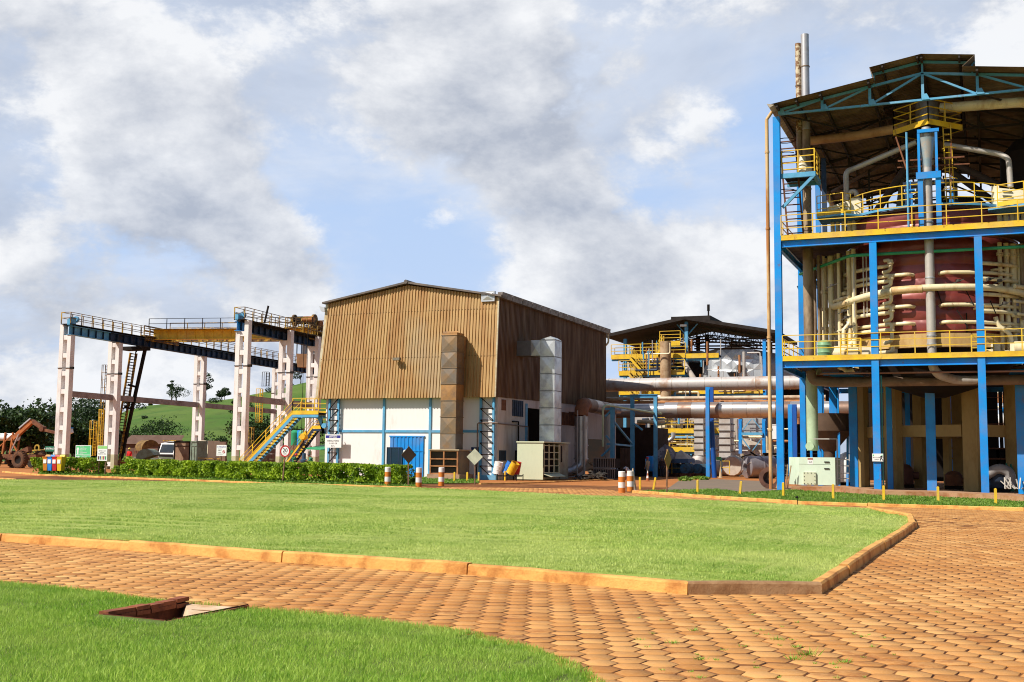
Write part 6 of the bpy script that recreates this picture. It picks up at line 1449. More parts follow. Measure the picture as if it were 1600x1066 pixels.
mb = MB(); mb.prism([(-5.15, Y0r, zroof(-5.15)-.02), (XM0, Y0r, zroof(XM0)+.60), (XM0+.03, Y0r, zroof(XM0)+.60), (-5.12, Y0r, zroof(-5.15)-.02)], (0, Y1r-Y0r, 0)); mb.prism([(-.75, Y0r, zroof(-.75)-.02), (XM1, Y0r, zroof(XM1)+.60), (XM1-.03, Y0r, zroof(XM1)+.60), (-.78, Y0r, zroof(-.75)-.02)], (0, Y1r-Y0r, 0)); mb.build('monitor_side', M_ROOFS, T, False)
NOD = [XC[0]+.1, -8.0, -5.43, -2.85, -0.27, 2.2, 4.75, 7.4, 10.0]; NOD = [XC[0]+.15, -7.93, -5.43, -2.75, -0.07, 2.43, 4.9, 7.5, 10.0]
def zch(x): return ZB+ (x-XC[0])*.05
for j, y in enumerate((YF, 69.5, 76.0, 82.5, 88.0)):
    ms = M_BLUE2 if j == 0 else M_ROOFD; mb = MB(); zt_ = lambda x: zroof(x)-.12
    top = [(x, y, zt_(x)) for x in NOD]; bot = [(x, y, ZB) for x in NOD]
    for a_, b_ in zip(top, top[1:]): mb.bar(a_, b_, .13, .12)
    mb.bar(bot[0], bot[-1], .13, .11)
    for i, (a_, b_) in enumerate(zip(top, bot)):
        if i: mb.bar(a_, b_, .14, .13, up=(0, 1, 0))
        if i < len(NOD)-1:
            if i < 3: mb.bar(bot[i], top[i+1], .10, .10, up=(0, 1, 0))
            else: mb.bar(top[i], bot[i+1], .10, .10, up=(0, 1, 0))
        mb.prism([(NOD[i]-.05, y-.10, ZB-.02), (NOD[i]+.35, y-.10, ZB-.02), (NOD[i]+.2, y-.10, ZB+.3), (NOD[i]-.05, y-.10, ZB+.3)], (0, .02, 0))
    if XM0 < -2.75: mb.bar((XM0, y, zroof(XM0)+.5), (-2.75, y, zroof(-2.75)+.5), .12, .12); mb.bar((-2.75, y, zroof(-2.75)+.5), (XM1, y, zroof(XM1)+.5), .12, .12)
    for x in (-5.2, -2.75, -.3): mb.bar((x, y, zt_(x)), (x, y, zroof(x)+.5), .10, .10, up=(0, 1, 0))
    mb.build('roof_truss', ms, T, False)
for x in NOD+[-9.2]:
    mb = MB(); l_ = .5 if XM0 < x < XM1 else -.12; mb.bar((x, Y0r+.1, zroof(x)+l_), (x, Y1r-.1, zroof(x)+l_), .12, .18); mb.build('purlin', M_ROOFD, T, False)
for x in (-4.7, -2.95, -.9): mb = MB(); mb.bar((x, Y0r+.05, zroof(x)+.52), (x, Y1r-.1, zroof(x)+.52), .1, .14); mb.build('purlin', M_ROOFD, T, False)
mb = MB()
for i, y in enumerate((YF, 69.5, 76.0, 82.5)):
    mb.bar((NOD[0], y, ZB), (NOD[2], y+6.5, ZB), .08, .08); mb.bar((NOD[4], y, ZB), (NOD[6], y+6.5, ZB), .08, .08); mb.bar((NOD[3], y, zroof(NOD[3])-.4), (NOD[3], y+6.5, ZB+.1), .08, .08)
mb.build('roof_bracing', M_ROOFD, T, False)
mb = MB(); mb.prism([(XC[0]-.36, Y0r, zroof(XC[0])+.02), (XC[0]-.2, Y0r, zroof(XC[0])-.22), (XC[0]+.05, Y0r, zroof(XC[0])-.08)], (0, Y1r-Y0r, 0)); mb.build('gutter', mat('pale_gutter', (.50, .45, .36), .7, 0, (.28, .2, .14), 2), T, False)
# downpipe beside the front left column
dp = [P(1211.5, 175, YF-.1), P(1212, 470, YF-.1), P(1211.5, 764, YF-.1)]; xdp = XC[0]-.52
mb = MB(); mb.tube((xdp+.3, YF-.05, 20.85), (xdp, YF-.1, 20.4), .09); mb.tube((xdp, YF-.1, 20.4), (xdp, YF-.1, .08), .10, n=12)
for z in (3.2, 8.2, 14.2, 18.5): mb.tube((xdp, YF-.1, z), (xdp, YF-.1, z+.12), .13, n=12)
mb.build('downpipe', mat('ochre_rust_downpipe', (.62, .42, .20), .6, 0, (.40, .16, .04), 1.0, (.42, .6), .25), T)

# upper left stage between the front column and the stacks, with brackets
ps = P(1228, 276, YF+.2).z
mb = MB(); mb.bar((XC[0]+.2, YF+.1, ps), (XC[0]+2.05, YF+.1, ps), .18, .26); mb.bar((XC[0]+2.0, YF+.1, ps-.05), (XC[0]+.25, YF+.1, ps-1.75), .14, .16); mb.bar((XC[0]+.2, YF+2.2, ps), (XC[0]+2.05, YF+2.2, ps), .18, .26); mb.bar((XC[0]+1.95, YF+.2, ps), (XC[0]+1.95, YF+2.1, ps), .18, .24); mb.build('stage_frame', M_BLUE2, T, False)
mb = MB(); mb.box(XC[0]+.2, XC[0]+2.0, YF+.2, YF+2.1, ps+.13, ps+.17); mb.build('stage_deck', M_DARK, T, False)
mb = MB(); railing(mb, [(XC[0]+.25, YF+.05, ps+.15), (XC[0]+2.0, YF+.05, ps+.15), (XC[0]+2.0, YF+2.1, ps+.15)], 1.25, .95, .03, (1, .72, .44, .16)); mb.build('stage_railing', M_YEL, T, False)
# ladder with hoops at left
mb = MB(); ladder(mb, (XC[0]+.75, YF+1.6, Z2+.3), (XC[0]+.35, YF+1.4, ps+2.5), .85, (1, 0, 0), .38, .045); mb.build('ladder', M_RUST, T, False)
mb = MB()
for z in (ps+1.5, ps+2.3, ps-.6): mb.path([(XC[0]+.3+.55*math.cos(a), YF+1.2+.55*math.sin(a), z) for a in [i*math.pi/6 for i in range(12)]], .025, n=6)
mb.build('ladder_hoop', M_DARK, T)
# rear portion: extra blue posts beside the ladder
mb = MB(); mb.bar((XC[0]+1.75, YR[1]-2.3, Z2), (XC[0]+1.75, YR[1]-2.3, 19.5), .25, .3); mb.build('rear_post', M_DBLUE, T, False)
rk = random.Random(5)
for i in range(14):
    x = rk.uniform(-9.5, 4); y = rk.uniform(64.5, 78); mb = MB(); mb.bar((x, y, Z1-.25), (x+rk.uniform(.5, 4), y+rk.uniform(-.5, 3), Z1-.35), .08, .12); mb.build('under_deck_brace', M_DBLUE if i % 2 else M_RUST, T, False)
for i in range(10):
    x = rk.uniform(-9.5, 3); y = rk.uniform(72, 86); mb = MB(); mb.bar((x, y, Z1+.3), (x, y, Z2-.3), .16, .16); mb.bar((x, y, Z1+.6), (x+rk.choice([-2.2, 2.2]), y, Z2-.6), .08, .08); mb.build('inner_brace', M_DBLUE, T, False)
for i in range(10):
    x = rk.uniform(-9, 3.5); y = rk.uniform(76, 86); mb = MB(); mb.bar((x, y, Z2+.3), (x, y, 20.5), .12, .12); mb.build('roof_prop', M_ROOFD, T, False)
for z in (15.2, 16.9, 18.6):
    mb = MB(); mb.bar((XC[0]+.3, 87.8, z), (4.9, 87.8, z), .12, .14); mb.build('rear_girt', M_ROOFD, T, False)
for x in XC[:4]:
    for zb in (0, ): mb = MB(); mb.box(x-.3, x+.3, YF-.28, YF+.28, .012, .05); mb.build('base_plate', M_DBLUE, T, False)
# concrete plinth
struct(sheet('plinth_top', [(-11.6, 62.4), (12, 60.3), (12, 92), (-11.6, 92)], .0075, M_PLINTH))
mb = MB(); pb = [G(1237, 767.5), G(1312, 769), G(1366, 776), G(1480, 778.5), G(1600, 786)]
for a_, b_ in zip(pb, pb[1:]): mb.prism([(a_.x, a_.y, 0), (b_.x, b_.y, 0), (b_.x, b_.y+3, 0), (a_.x, a_.y+3, 0)], (0, 0, .26))
struct(mb.build('concrete_plinth', mat('stained_plinth_concrete', (.44, .25, .13), .9, 0, (.30, .12, .04), 1.5, (.4, .7), 1, .3, 20), None, False))

# ------------------------------------------------------------------ maroon tank with its cream pipework
M_MAROON = bpy.data.materials.new('maroon_tank_paint'); M_MAROON.use_nodes = True; t = NT(M_MAROON.node_tree)
pos = t.new('ShaderNodeNewGeometry').outputs['Position']
c = t.mix(t.smooth(t.noise(pos, .7, 5, .6), .4, .7), (.25, .05, .042), (.16, .032, .028)); c = t.mix(t.math('MULTIPLY', t.smooth(t.noise(t.scale(pos, 1, 1, .2), 2.5, 5, .6), .6, .75), .4), c, (.42, .20, .16))
bs = t.new('ShaderNodeBsdfPrincipled'); t.inp(bs.inputs['Base Color'], c); bs.inputs['Roughness'].default_value = .33; bs.inputs['Metallic'].default_value = .15
bp = t.new('ShaderNodeBump'); bp.inputs['Strength'].default_value = .8; bp.inputs['Distance'].default_value = .2; t.inp(bp.inputs['Height'], t.noise(pos, .75, 2, .5, dist=.3)); t.inp(bs.inputs['Normal'], bp.outputs[0])
o = t.new('ShaderNodeOutputMaterial'); t.l.new(bs.outputs[0], o.inputs[0])
K = thing('process_tank', 'big round maroon process tank wrapped in cream pipes inside the blue building', 'tank', (TC.x, TC.y, 7.0))
zt0, zt1 = 8.35, 15.0
mb = MB(); pr = []; nb = 9
for i in range(nb):
    a_ = zt0+(zt1-zt0)*i/nb; b_ = zt0+(zt1-zt0)*(i+1)/nb; pr += [(RT, a_+.015), (RT+.025, a_+.06), (RT+.025, b_-.06), (RT, b_-.015)]
mb.lathe(TC, pr, 96); mb.build('shell', M_MAROON, K, ang=60)
mb = MB(); mb.lathe(TC, [(RT+.1, zt1), (RT+.12, zt1+.12), (RT-.4, zt1+.18), (RT*.5, zt1+.75), (.4, zt1+1.0), (0, zt1+1.0)], 64); mb.build('roof', mat('tank_top_dark', (.10, .05, .045), .6), K)
mb = MB(); mb.lathe(TC, [(RT+.16, zt1+.12), (RT+.34, zt1+.12), (RT+.34, zt1+.24), (RT+.16, zt1+.24)], 64); mb.build('rim_walkway', M_BLUE2, K)
mb = MB(); ang0 = R(200)
for f in (.3, .6, 1.0):
    mb.path([(TC.x+(RT+.25)*math.cos(a), TC.y+(RT+.25)*math.sin(a), zt1+.24+1.1*f) for a in [i*2*math.pi/40 for i in range(41)]], .03, n=5)
for i in range(24): a = i*2*math.pi/24; mb.bar((TC.x+(RT+.25)*math.cos(a), TC.y+(RT+.25)*math.sin(a), zt1+.24), (TC.x+(RT+.25)*math.cos(a), TC.y+(RT+.25)*math.sin(a), zt1+1.36), .05, .05)
mb.build('rim_railing', M_YEL, K)
mb = MB(); mb.lathe(TC, [(0, 7.62), (RT+.30, 7.62), (RT+.30, 8.33), (RT-.1, 8.33), (0, 8.33)], 48); mb.build('base_ring', mat('ochre_base_concrete', (.55, .36, .14), .85, 0, (.42, .24, .08), 1.2, (.4, .7), .4), K)
mb = MB(); mb.lathe(TC, [(0, 7.61), (RT-.1, 7.60), (RT-.8, 6.2), (.6, 5.2), (0, 5.2)], 40); mb.build('cone_bottom', M_DARK, K)
def tp_(phi, r_, z): a = R(phi); return Vector((TC.x+r_*math.sin(a), TC.y-r_*math.cos(a), z))
def arc(phi0, phi1, r_, z, k=12): return [tp_(phi0+(phi1-phi0)*i/k, r_, z) for i in range(k+1)]
def zpix(py, Yq=64.0): return P(1453, py, Yq).z
def kp(name, pts, r_, m_=M_CREAM, fil=.25, n=10):
    mb = MB(); mb.path(pts, r_, n, fil); return mb.build(name, m_, K)
# horizontal feed pipes left and right at each row, ending in a stub that enters the shell
rows = [(404, 0), (428, 1), (452, 0), (478, 1), (505, 0), (540, 1)]
for i, (py, kind) in enumerate(rows[:]):
    z = zpix(py); rr_ = RT+.42
    ex = -8-(i % 2)*1.5
    if i in (1, 3, 4):
        kp('feed_pipe', arc(-72, -12, rr_, z)+[tp_(-9.5, RT-.05, z)], .10)
        kp('feed_pipe', [tp_(7, RT-.05, z)]+arc(9, 66, rr_, z), .10)
    kp('return_pipe', arc(-78, -24, rr_+.12, z-.30)+[tp_(-21.5, rr_+.12, z-.28), tp_(-21.5, rr_+.12, z+.02)], .105)
    kp('return_pipe', arc(30, 74, rr_+.12, z-.34), .105)
for (a_, b_) in ((0, 1), (1, 2), (2, 3), (3, 4), (4, 5)):
    za, zb = zpix(rows[a_][0]), zpix(rows[b_][0]); x_ = -21.5; mb = MB(); mb.path([tp_(x_-4, RT+.62, za-.0), tp_(x_, RT+.62, za-.0), tp_(x_, RT+.62, zb+.25), tp_(x_-5, RT+.62, zb+.18)], .10, 10, .18); mb.tube(tp_(x_, RT+.62, (za+zb)/2+.2), tp_(x_, RT+.62, (za+zb)/2+.28), .17, n=12); mb.build('loop_pipe', M_CREAM, K)
# main header: left riser bends into a thick run across the front
zh = zpix(452)
kp('main_header', [tp_(-70, RT+1.15, 13.2), tp_(-70, RT+1.15, zh-.45), tp_(-52, RT+1.1, zh-.42), tp_(-36, RT+.9, zh-.2), tp_(-20, RT+.72, zh-.05)], .19, fil=.55, n=14)
kp('main_header', arc(-21, -3, RT+.66, zh-.04, 6), .215, mat('ochre_header_sleeve', (.66, .45, .22), .5, 0, (.5, .3, .12), 2), n=14)
kp('main_header', arc(-3.5, 40, RT+.66, zh, 12), .18, n=14)
kp('main_header', [tp_(39, RT+.66, zh), tp_(52, RT+.95, zh-.15), tp_(75, RT+1.15, zh-.4)], .18, fil=.3, n=14)
# vertical risers of the left and right clusters
LR_ = [(1297, 66.6, .10, 13.1, 7.4, -.0), (1305, 67.6, .10, 13.2, 7.3, 0), (1311, 65.9, .10, 13.2, 7.5, 0), (1318, 66.8, .14, 13.2, 7.5, 0), (1327, 65.3, .13, 13.2, 7.2, 0), (1334, 65.8, .17, 13.2, 9.4, 0), (1341.5, 66.6, .10, 13.2, 8.9, 0), (1334.5, 64.8, .12, 13.2, 7.3, 0)]
for px, yy, r_, z1, z0, _ in LR_:
    x = P(px, 460, yy).x; kp('riser_pipe', [(x, yy, z1), (x, yy, z0)], r_)
for px, z0_, z1_, yy in ((1318, 9.2, 7.6, 65.1), (1326, 8.3, 7.4, 64.9)):
    x = P(px, 520, yy).x; kp('drop_pipe', [(x+.35, yy+.2, z0_+.8), (x+.35, yy+.2, z0_), (x, yy, z0_-.4), (x, yy, z1_-.1)], .11)
for px, yy, r_, ztop in ((1564, 65.3, .11, 13.2), (1574, 65.6, .13, 13.2), (1584, 66.0, .20, 13.2), (1595, 66.2, .19, 13.2), (1608, 66.6, .15, 13.2)):
    x = P(px, 460, yy).x; kp('riser_pipe', [(x, yy, ztop), (x, yy, 10.7 if r_ > .15 else 7.4)], r_)
    if r_ > .15: kp('riser_pipe', [(x, yy, 10.7), (x, yy, 7.4)], .11)
    mb = MB()
    for z in (12.5, 10.7, 8.6): mb.tube((x, yy, z), (x, yy, z+.06), r_+.07, n=12); mb.tube((x, yy, z+.1), (x, yy, z+.16), r_+.07, n=12)
    each(mb, 'pipe_flange', M_CREAM, K)
x = P(1556, 515, 64.9).x; kp('drop_pipe', [(x, 64.9, 9.2), (x+.1, 64.9, 8.75), (x+.7, 65.0, 8.3), (x+.75, 65.0, 7.4)], .12)
for px, yy in ((1289, 67.5), (1294, 69)):
    for z in (8.2, 9.1, 10.2, 11.2): x = P(px, 480, yy).x; kp('stub_pipe', [(x-.1, yy-.6, z), (x+.5, yy, z+.05), (x+1.4, yy+.2, z+.1)], .10)
mb = MB()
for px, py in ((1335, 477), (1349, 434), (1354, 434)): x = P(px, py, 64.6).x; mb.tube((x, 64.6, 12.9), (x, 64.6, zpix(490)), .035, n=6)
mb.build('instrument_line', M_GREYPIPE, K)
rk = random.Random(17)
for i in range(16):
    a_ = rk.uniform(-98, -62); q_ = tp_(a_, RT+rk.uniform(.5, 2.0), 0); kp('riser_pipe', [(q_.x, q_.y, 13.2), (q_.x, q_.y, rk.uniform(7.2, 9.5))], rk.uniform(.06, .14), M_CREAM if i % 3 else M_OLDPIPE)
for i in range(12):
    a_ = rk.uniform(56, 95); q_ = tp_(a_, RT+rk.uniform(.5, 1.8), 0); kp('riser_pipe', [(q_.x, q_.y, 13.2), (q_.x, q_.y, rk.uniform(7.2, 9.5))], rk.uniform(.06, .14), M_CREAM if i % 3 else M_OLDPIPE)
for i in range(16):
    z = rk.uniform(8.4, 12.6); s_ = rk.choice([-1, 1]); a0_ = s_*rk.uniform(48, 62); kp('branch_pipe', arc(a0_, a0_+s_*rk.uniform(16, 36), RT+rk.uniform(.35, 1.1), z, 6)+[tp_(a0_+s_*38, RT+1.2, z-rk.uniform(.3, 1.2))], rk.uniform(.06, .11), M_CREAM)
for i in range(10):
    z = rk.uniform(8.6, 12.2); s_ = rk.choice([-1, 1]); a0_ = s_*rk.uniform(22, 44); kp('branch_pipe', [tp_(a0_, RT-.02, z), tp_(a0_, RT+.3, z), tp_(a0_+s_*rk.uniform(4, 14), RT+.33, z)], .07, M_CREAM, .1)
# valves handles / bolts
mb = MB()
for (px, py) in ((1322, 497), (1328, 512), (1318, 487), (1300, 447), (1545, 438), (1562, 440), (1510, 476), (1497, 440), (1490, 480), (1570, 475)):
    p = P(px, py, 64.0); mb.bar(p+Vector((-.28, 0, -.1)), p+Vector((.28, .05, .12)), .05, .05); mb.tube(p+Vector((0, .1, 0)), p+Vector((0, .1, .12)), .13, n=10)
each(mb, 'valve', mat('dark_valve', (.06, .05, .04), .6), K)
# thin stays on the shell
mb = MB()
for (xa, ya, xb, yb_) in ((1463, 450, 1472, 476), (1510, 455, 1522, 478), (1495, 484, 1512, 512), (1455, 470, 1449, 494), (1547, 470, 1556, 490)): mb.bar(P(xa, ya, 63.95), P(xb, yb_, 63.95), .05, .05)
for px in (1393, 1510): p = P(px, 490, 64.1); mb.bar((p.x, 64.35, zpix(534)), (p.x, 64.35, zpix(490)), .07, .07)
mb.build('stay', M_DARK, K)
# cream boxes near the tank foot on lower platform
zb1 = Z1+.30
mb = MB()
for (pxa, pxb, pya) in ((1298, 1330, 541), (1343, 1364, 541), (1548, 1563, 536), (1578, 1612, 536), (1390, 1402, 545)):
    a_ = P(pxa, pya, 64.2); b_ = P(pxb, pya, 64.2); mb.box(a_.x, b_.x, 64.2, 64.9, zb1, a_.z)
each(mb, 'cream_box', M_CREAM2, K, False)
mb = MB(); a_ = P(1294, 551, 64.3); mb.tube((a_.x, 64.3, zb1+.35), (a_.x+1.6, 64.3, zb1+.35), .34, n=16); a_ = P(1585, 545, 64.0); mb.tube((a_.x, 64.0, zb1+.4), (a_.x+1.6, 64.0, zb1+.4), .36, n=16); each(mb, 'end_vessel', M_CREAM, K)
# green drum on the platform
p = P(1288, 545, 64.0); mb = MB(); mb.lathe((p.x, 64.0, zb1), [(.36, 0), (.38, .05), (.36, .12), (.36, .35), (.39, .4), (.36, .45), (.36, .75), (.39, .8), (.36, .85), (.34, 1.0), (.15, 1.08), (0, 1.08)], 18); tag(mb.build('barrel', mat('pale_green_barrel', (.22, .42, .22), .5)), 'pale green barrel standing on the lower yellow platform', 'barrel')
# green water line
zg = P(1453, 396, 63.5).z
mb = MB(); a_ = P(1250, 413, 68.5); b_ = P(1322, 401, 64.0); c_ = P(1330, 399.5, 63.6); d_ = P(1600, 385.5, 63.6); e_ = Vector((9.5, 63.6, d_.z+.15))
mb.path([Vector((a_.x, a_.y, c_.z-.1)), Vector((b_.x, b_.y, c_.z-.0)), c_, d_, e_], .085, 10, .5); tag(mb.build('water_pipe', M_GREEN), 'thin bright green pipe crossing in front of the maroon tank', 'pipe')

# ------------------------------------------------------------------ central vertical stack and cyclone with yellow stage
YS = 63.62
xs = P(1453.5, 450, YS).x; V_ = thing('vertical_pipe', 'tall grey brown lagged pipe running down the front of the maroon tank from a cyclone', 'pipe', (xs, YS, 4.5))
mb = MB(); mb.path([(xs, YS, 19.3), (xs, YS, 6.55), (xs+.3, YS+.5, 6.15), (xs+1.1, 65.2, 5.95), (xs+2.4, 65.5, 5.95)], .235, 16, .3); mb.build('lagged_pipe', M_GREYPIPE, V_)
mb = MB()
for z in (7.7, 8.15, 11.2, 14.15): mb.tube((xs, YS, z), (xs, YS, z+.06), .26, n=18)
mb.build('pipe_band', M_LSTEEL, V_)
mb = MB(); mb.lathe((xs, YS, 0), [(.225, 17.0), (.26, 17.5), (.44, 18.6), (.46, 18.7)], 24); mb.build('cyclone_cone', mat('blue_worn_metal', (.30, .38, .42), .5, .3, (.42, .38, .34), 2, (.4, .6)), V_)
YC = 65.4; xc_ = P(1449, 195, YC).x
CY = thing('cyclone', 'grey steel cyclone head surrounded by a small yellow platform under the roof', 'cyclone', (xc_, YC, 18.4))
zc0 = P(1449, 210, YC).z; zc1 = P(1449, 160, YC).z
mb = MB(); mb.lathe((xc_, YC, 0), [(.3, 17.6), (.35, 18.2), (.55, zc0), (.6, zc0+.6), (.6, zc1-.1), (.56, zc1), (.3, zc1+.12), (0, zc1+.12)], 32); mb.build('shell', mat('dull_steel', (.36, .34, .33), .42, .6, (.25, .2, .17), 1), CY)
mb = MB(); mb.path([P(1470, 169, YC), P(1592, 160, YC-.9), P(1600, 160.5, YC-.7), P(1660, 175, YC+1)], .27, 14, .4); mb.build('outlet_pipe', M_CREAM, CY)
mb = MB(); a_ = P(1420, 198, YC+.1); mb.path([a_, P(1340, 212, YC+1.5), P(1250, 222, YC+3.5)], .26, 14, .3); mb.build('inlet_pipe', mat('tan_duct_pipe', (.44, .26, .12), .6, 0, (.30, .15, .06), 1.2), CY)
zp = P(1445, 193, 64.0).z
sp_ = P(1413, 206, 64.6); cpn = P(1449, 190, 63.3); rp_ = P(1491, 199, 64.9)
pl = [(sp_.x, sp_.y+0), (cpn.x, cpn.y), (rp_.x, rp_.y), (rp_.x-1.6, rp_.y+1.9), (sp_.x+.6, sp_.y+2.4)]
# rotated square stage: corner towards the camera
cx_, cy_ = xc_, YC; s_ = 1.75; a0 = R(-86)
pl = [(cx_+s_*math.cos(a0+k*math.pi/2)*(1.0), cy_+s_*math.sin(a0+k*math.pi/2)) for k in range(4)]
pst = platform('cyclone_platform', 'small square yellow platform around the cyclone, one corner towards the lawn', pl, zp, M_DARK, M_YEL, M_YEL, rh=1.25)
mb = MB(); ladder(mb, (xc_+1.1, YC-.8, 15.2), (xc_+1.0, YC-.7, zp), .42, (.9, .3, 0), .32, .03); mb.build('ladder', M_YEL, pst, False)
mb = MB()
for i in range(6): z = 15.5+i*.55; mb.path([(xc_+1.1+.35*math.cos(a), YC-1.0-.35*abs(math.sin(a)), z) for a in [j*math.pi/6 for j in range(7)]], .025, n=5)
mb.bar((xc_+1.1, YC-1.35, 15.45), (xc_+1.1, YC-1.35, 18.3), .04, .04); mb.build('ladder_cage', M_YEL, pst)
# blue support frame of the cyclone
FR = thing('cyclone_tower', 'narrow blue steel frame standing on the upper platform around the grey pipe', 'frame', (xs, YS, Z2+.3))
xl, xr = P(1439, 320, YS-.2).x, P(1467, 320, YS-.2).x; zm = P(1453, 275, YS-.2).z; ztp = P(1453, 208, YS-.1).z
for x, n_ in ((xl, 0), (xr, 1)): mb = MB(); mb.ibeam((x, YS-.28, Z2+.36), (x, YS-.28, zm), .26, .2, .025, up=(0, 1, 0)); mb.build('leg', M_BLUE, FR, False)
xl2, xr2 = xl+.05, xr-.0
for x in (xl-.04, xr-.05): mb = MB(); mb.bar((x, YS-.28, zm+.01), (x, YS-.28, ztp), .13, .16); mb.build('upper_leg', M_BLUE, FR, False)
mb = MB(); mb.bar((xl-.2, YS-.42, zm), (xr+.15, YS-.42, zm), .1, .36); mb.bar((xl-.1, YS-.28, ztp+.08), (xr+.1, YS-.28, ztp+.08), .2, .18); each(mb, 'cross_beam', M_BLUE, FR, False)
for px in (1424, 1487):
    x = P(px, 320, 65.2).x; mb = MB(); mb.ibeam((x, 64.6, Z2+.3), (x, 64.6, P(px, 297, 64.6).z), .22, .22, .03, up=(0, 1, 0)); mb.box(x-.22, x+.22, 64.4, 64.8, P(px, 299, 64.6).z, P(px, 297, 64.6).z); mb.bar((x, 64.6, P(px, 283, 64.6).z), (x, 64.6, P(px, 297, 64.6).z), .05, .05); mb.build('outer_post', M_BLUE, FR, False)
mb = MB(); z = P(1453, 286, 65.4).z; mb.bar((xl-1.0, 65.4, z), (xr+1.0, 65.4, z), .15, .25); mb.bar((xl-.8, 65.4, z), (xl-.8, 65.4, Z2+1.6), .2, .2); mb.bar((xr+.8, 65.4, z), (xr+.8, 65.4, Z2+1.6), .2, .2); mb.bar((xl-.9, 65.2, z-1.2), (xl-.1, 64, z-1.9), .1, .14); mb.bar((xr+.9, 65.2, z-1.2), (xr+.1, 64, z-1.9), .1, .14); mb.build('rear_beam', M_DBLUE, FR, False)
# grey conduit beside frame and rusty stays
mb = MB(); x = P(1418.5, 300, 63.8).x; mb.tube((x, 63.8, 13.8), (x, 63.8, 19.2), .06, n=8); tag(mb.build('conduit', M_BLUE2), 'thin pale blue vertical conduit left of the cyclone frame', 'conduit')
SR_ = thing('scaffold_frame', 'loose rusty scaffold bars tied around the cyclone frame', 'scaffold', (xs, 64.2, 16)); mb = MB()
for (a_, b_, r_) in (((1403, 252, 64.0), (1507, 245, 63.6), .04), ((1402, 262, 64.2), (1515, 256, 64.3), .035), ((1400, 214, 64), (1418, 268, 63.8), .04), ((1486, 218, 64.5), (1486, 290, 64.5), .035)): mb.bar(P(*a_), P(*b_), r_*2, r_*2)
mb.build('scaffold_bar', M_RUST, SR_, False)

# left pair of tall stacks through the roof
def stack(label, px, Yq, r_, z0, z1, m1, m2, zsplit, cap=None):
    x = P(px, 300, Yq).x; rt = thing('exhaust_stack', label, 'stack', (x, Yq, z0), 'tall stacks beside the left front column'); mb = MB(); mb.tube((x, Yq, z0), (x, Yq, zsplit), r_, n=20); mb.build('lower_pipe', m1, rt)
    mb = MB(); mb.tube((x, Yq, zsplit), (x, Yq, z1), r_, n=20, cap=False); mb.tube((x, Yq, z1-.3), (x, Yq, z1-.29), r_*.96, n=20); mb.build('upper_pipe', m2, rt)
    mb = MB(); k = int((z1-z0)/2.4)
    for i in range(k): z = z0+i*2.4+1; mb.tube((x, Yq, z), (x, Yq, z+.05), r_+.025, n=20)
    mb.build('joint_band', m1, rt); return rt
YK = 66.2
za = P(1261, 54, YK).z; zb_ = P(1250, 68, YK).z
s1 = stack('tall bright steel stack rising through the left roof edge', 1261, YK, .235, Z2+.3, za, M_OLDPIPE, mat('bright_stack_steel', (.62, .60, .60), .35, .6, (.45, .42, .42), 1.2), zroof(-8.3)-.8)
s2 = stack('slimmer mottled brown stack just left of the bright one', 1250, YK, .16, ps+.2, zb_, M_OLDPIPE, mat('mottled_cream_rust', (.60, .50, .34), .6, 0, (.22, .11, .05), 5, (.44, .54)), zroof(-8.8)-.8)
x = P(1263, 450, YK).x; mb = MB(); mb.tube((x, YK, zb1), (x, YK, Z2+.25), .29, n=20); mb.build('lower_pipe', M_OLDPIPE, s1)
x = P(1262, 450, YK).x; mb = MB(); mb.lathe((P(1254, 250, YK-.6).x, YK-.6, ps+.2), [(.25, 0), (.34, .15), (.34, .8), (.2, 1.1), (.16, 1.5)], 16); mb.box(P(1258, 260, YK-1).x, P(1268, 260, YK-1).x, YK-1.1, YK-.7, ps+.3, ps+.95); tag(mb.build('fan_housing', M_CREAM2), 'cream fan housing on the small upper left stage', 'fan')
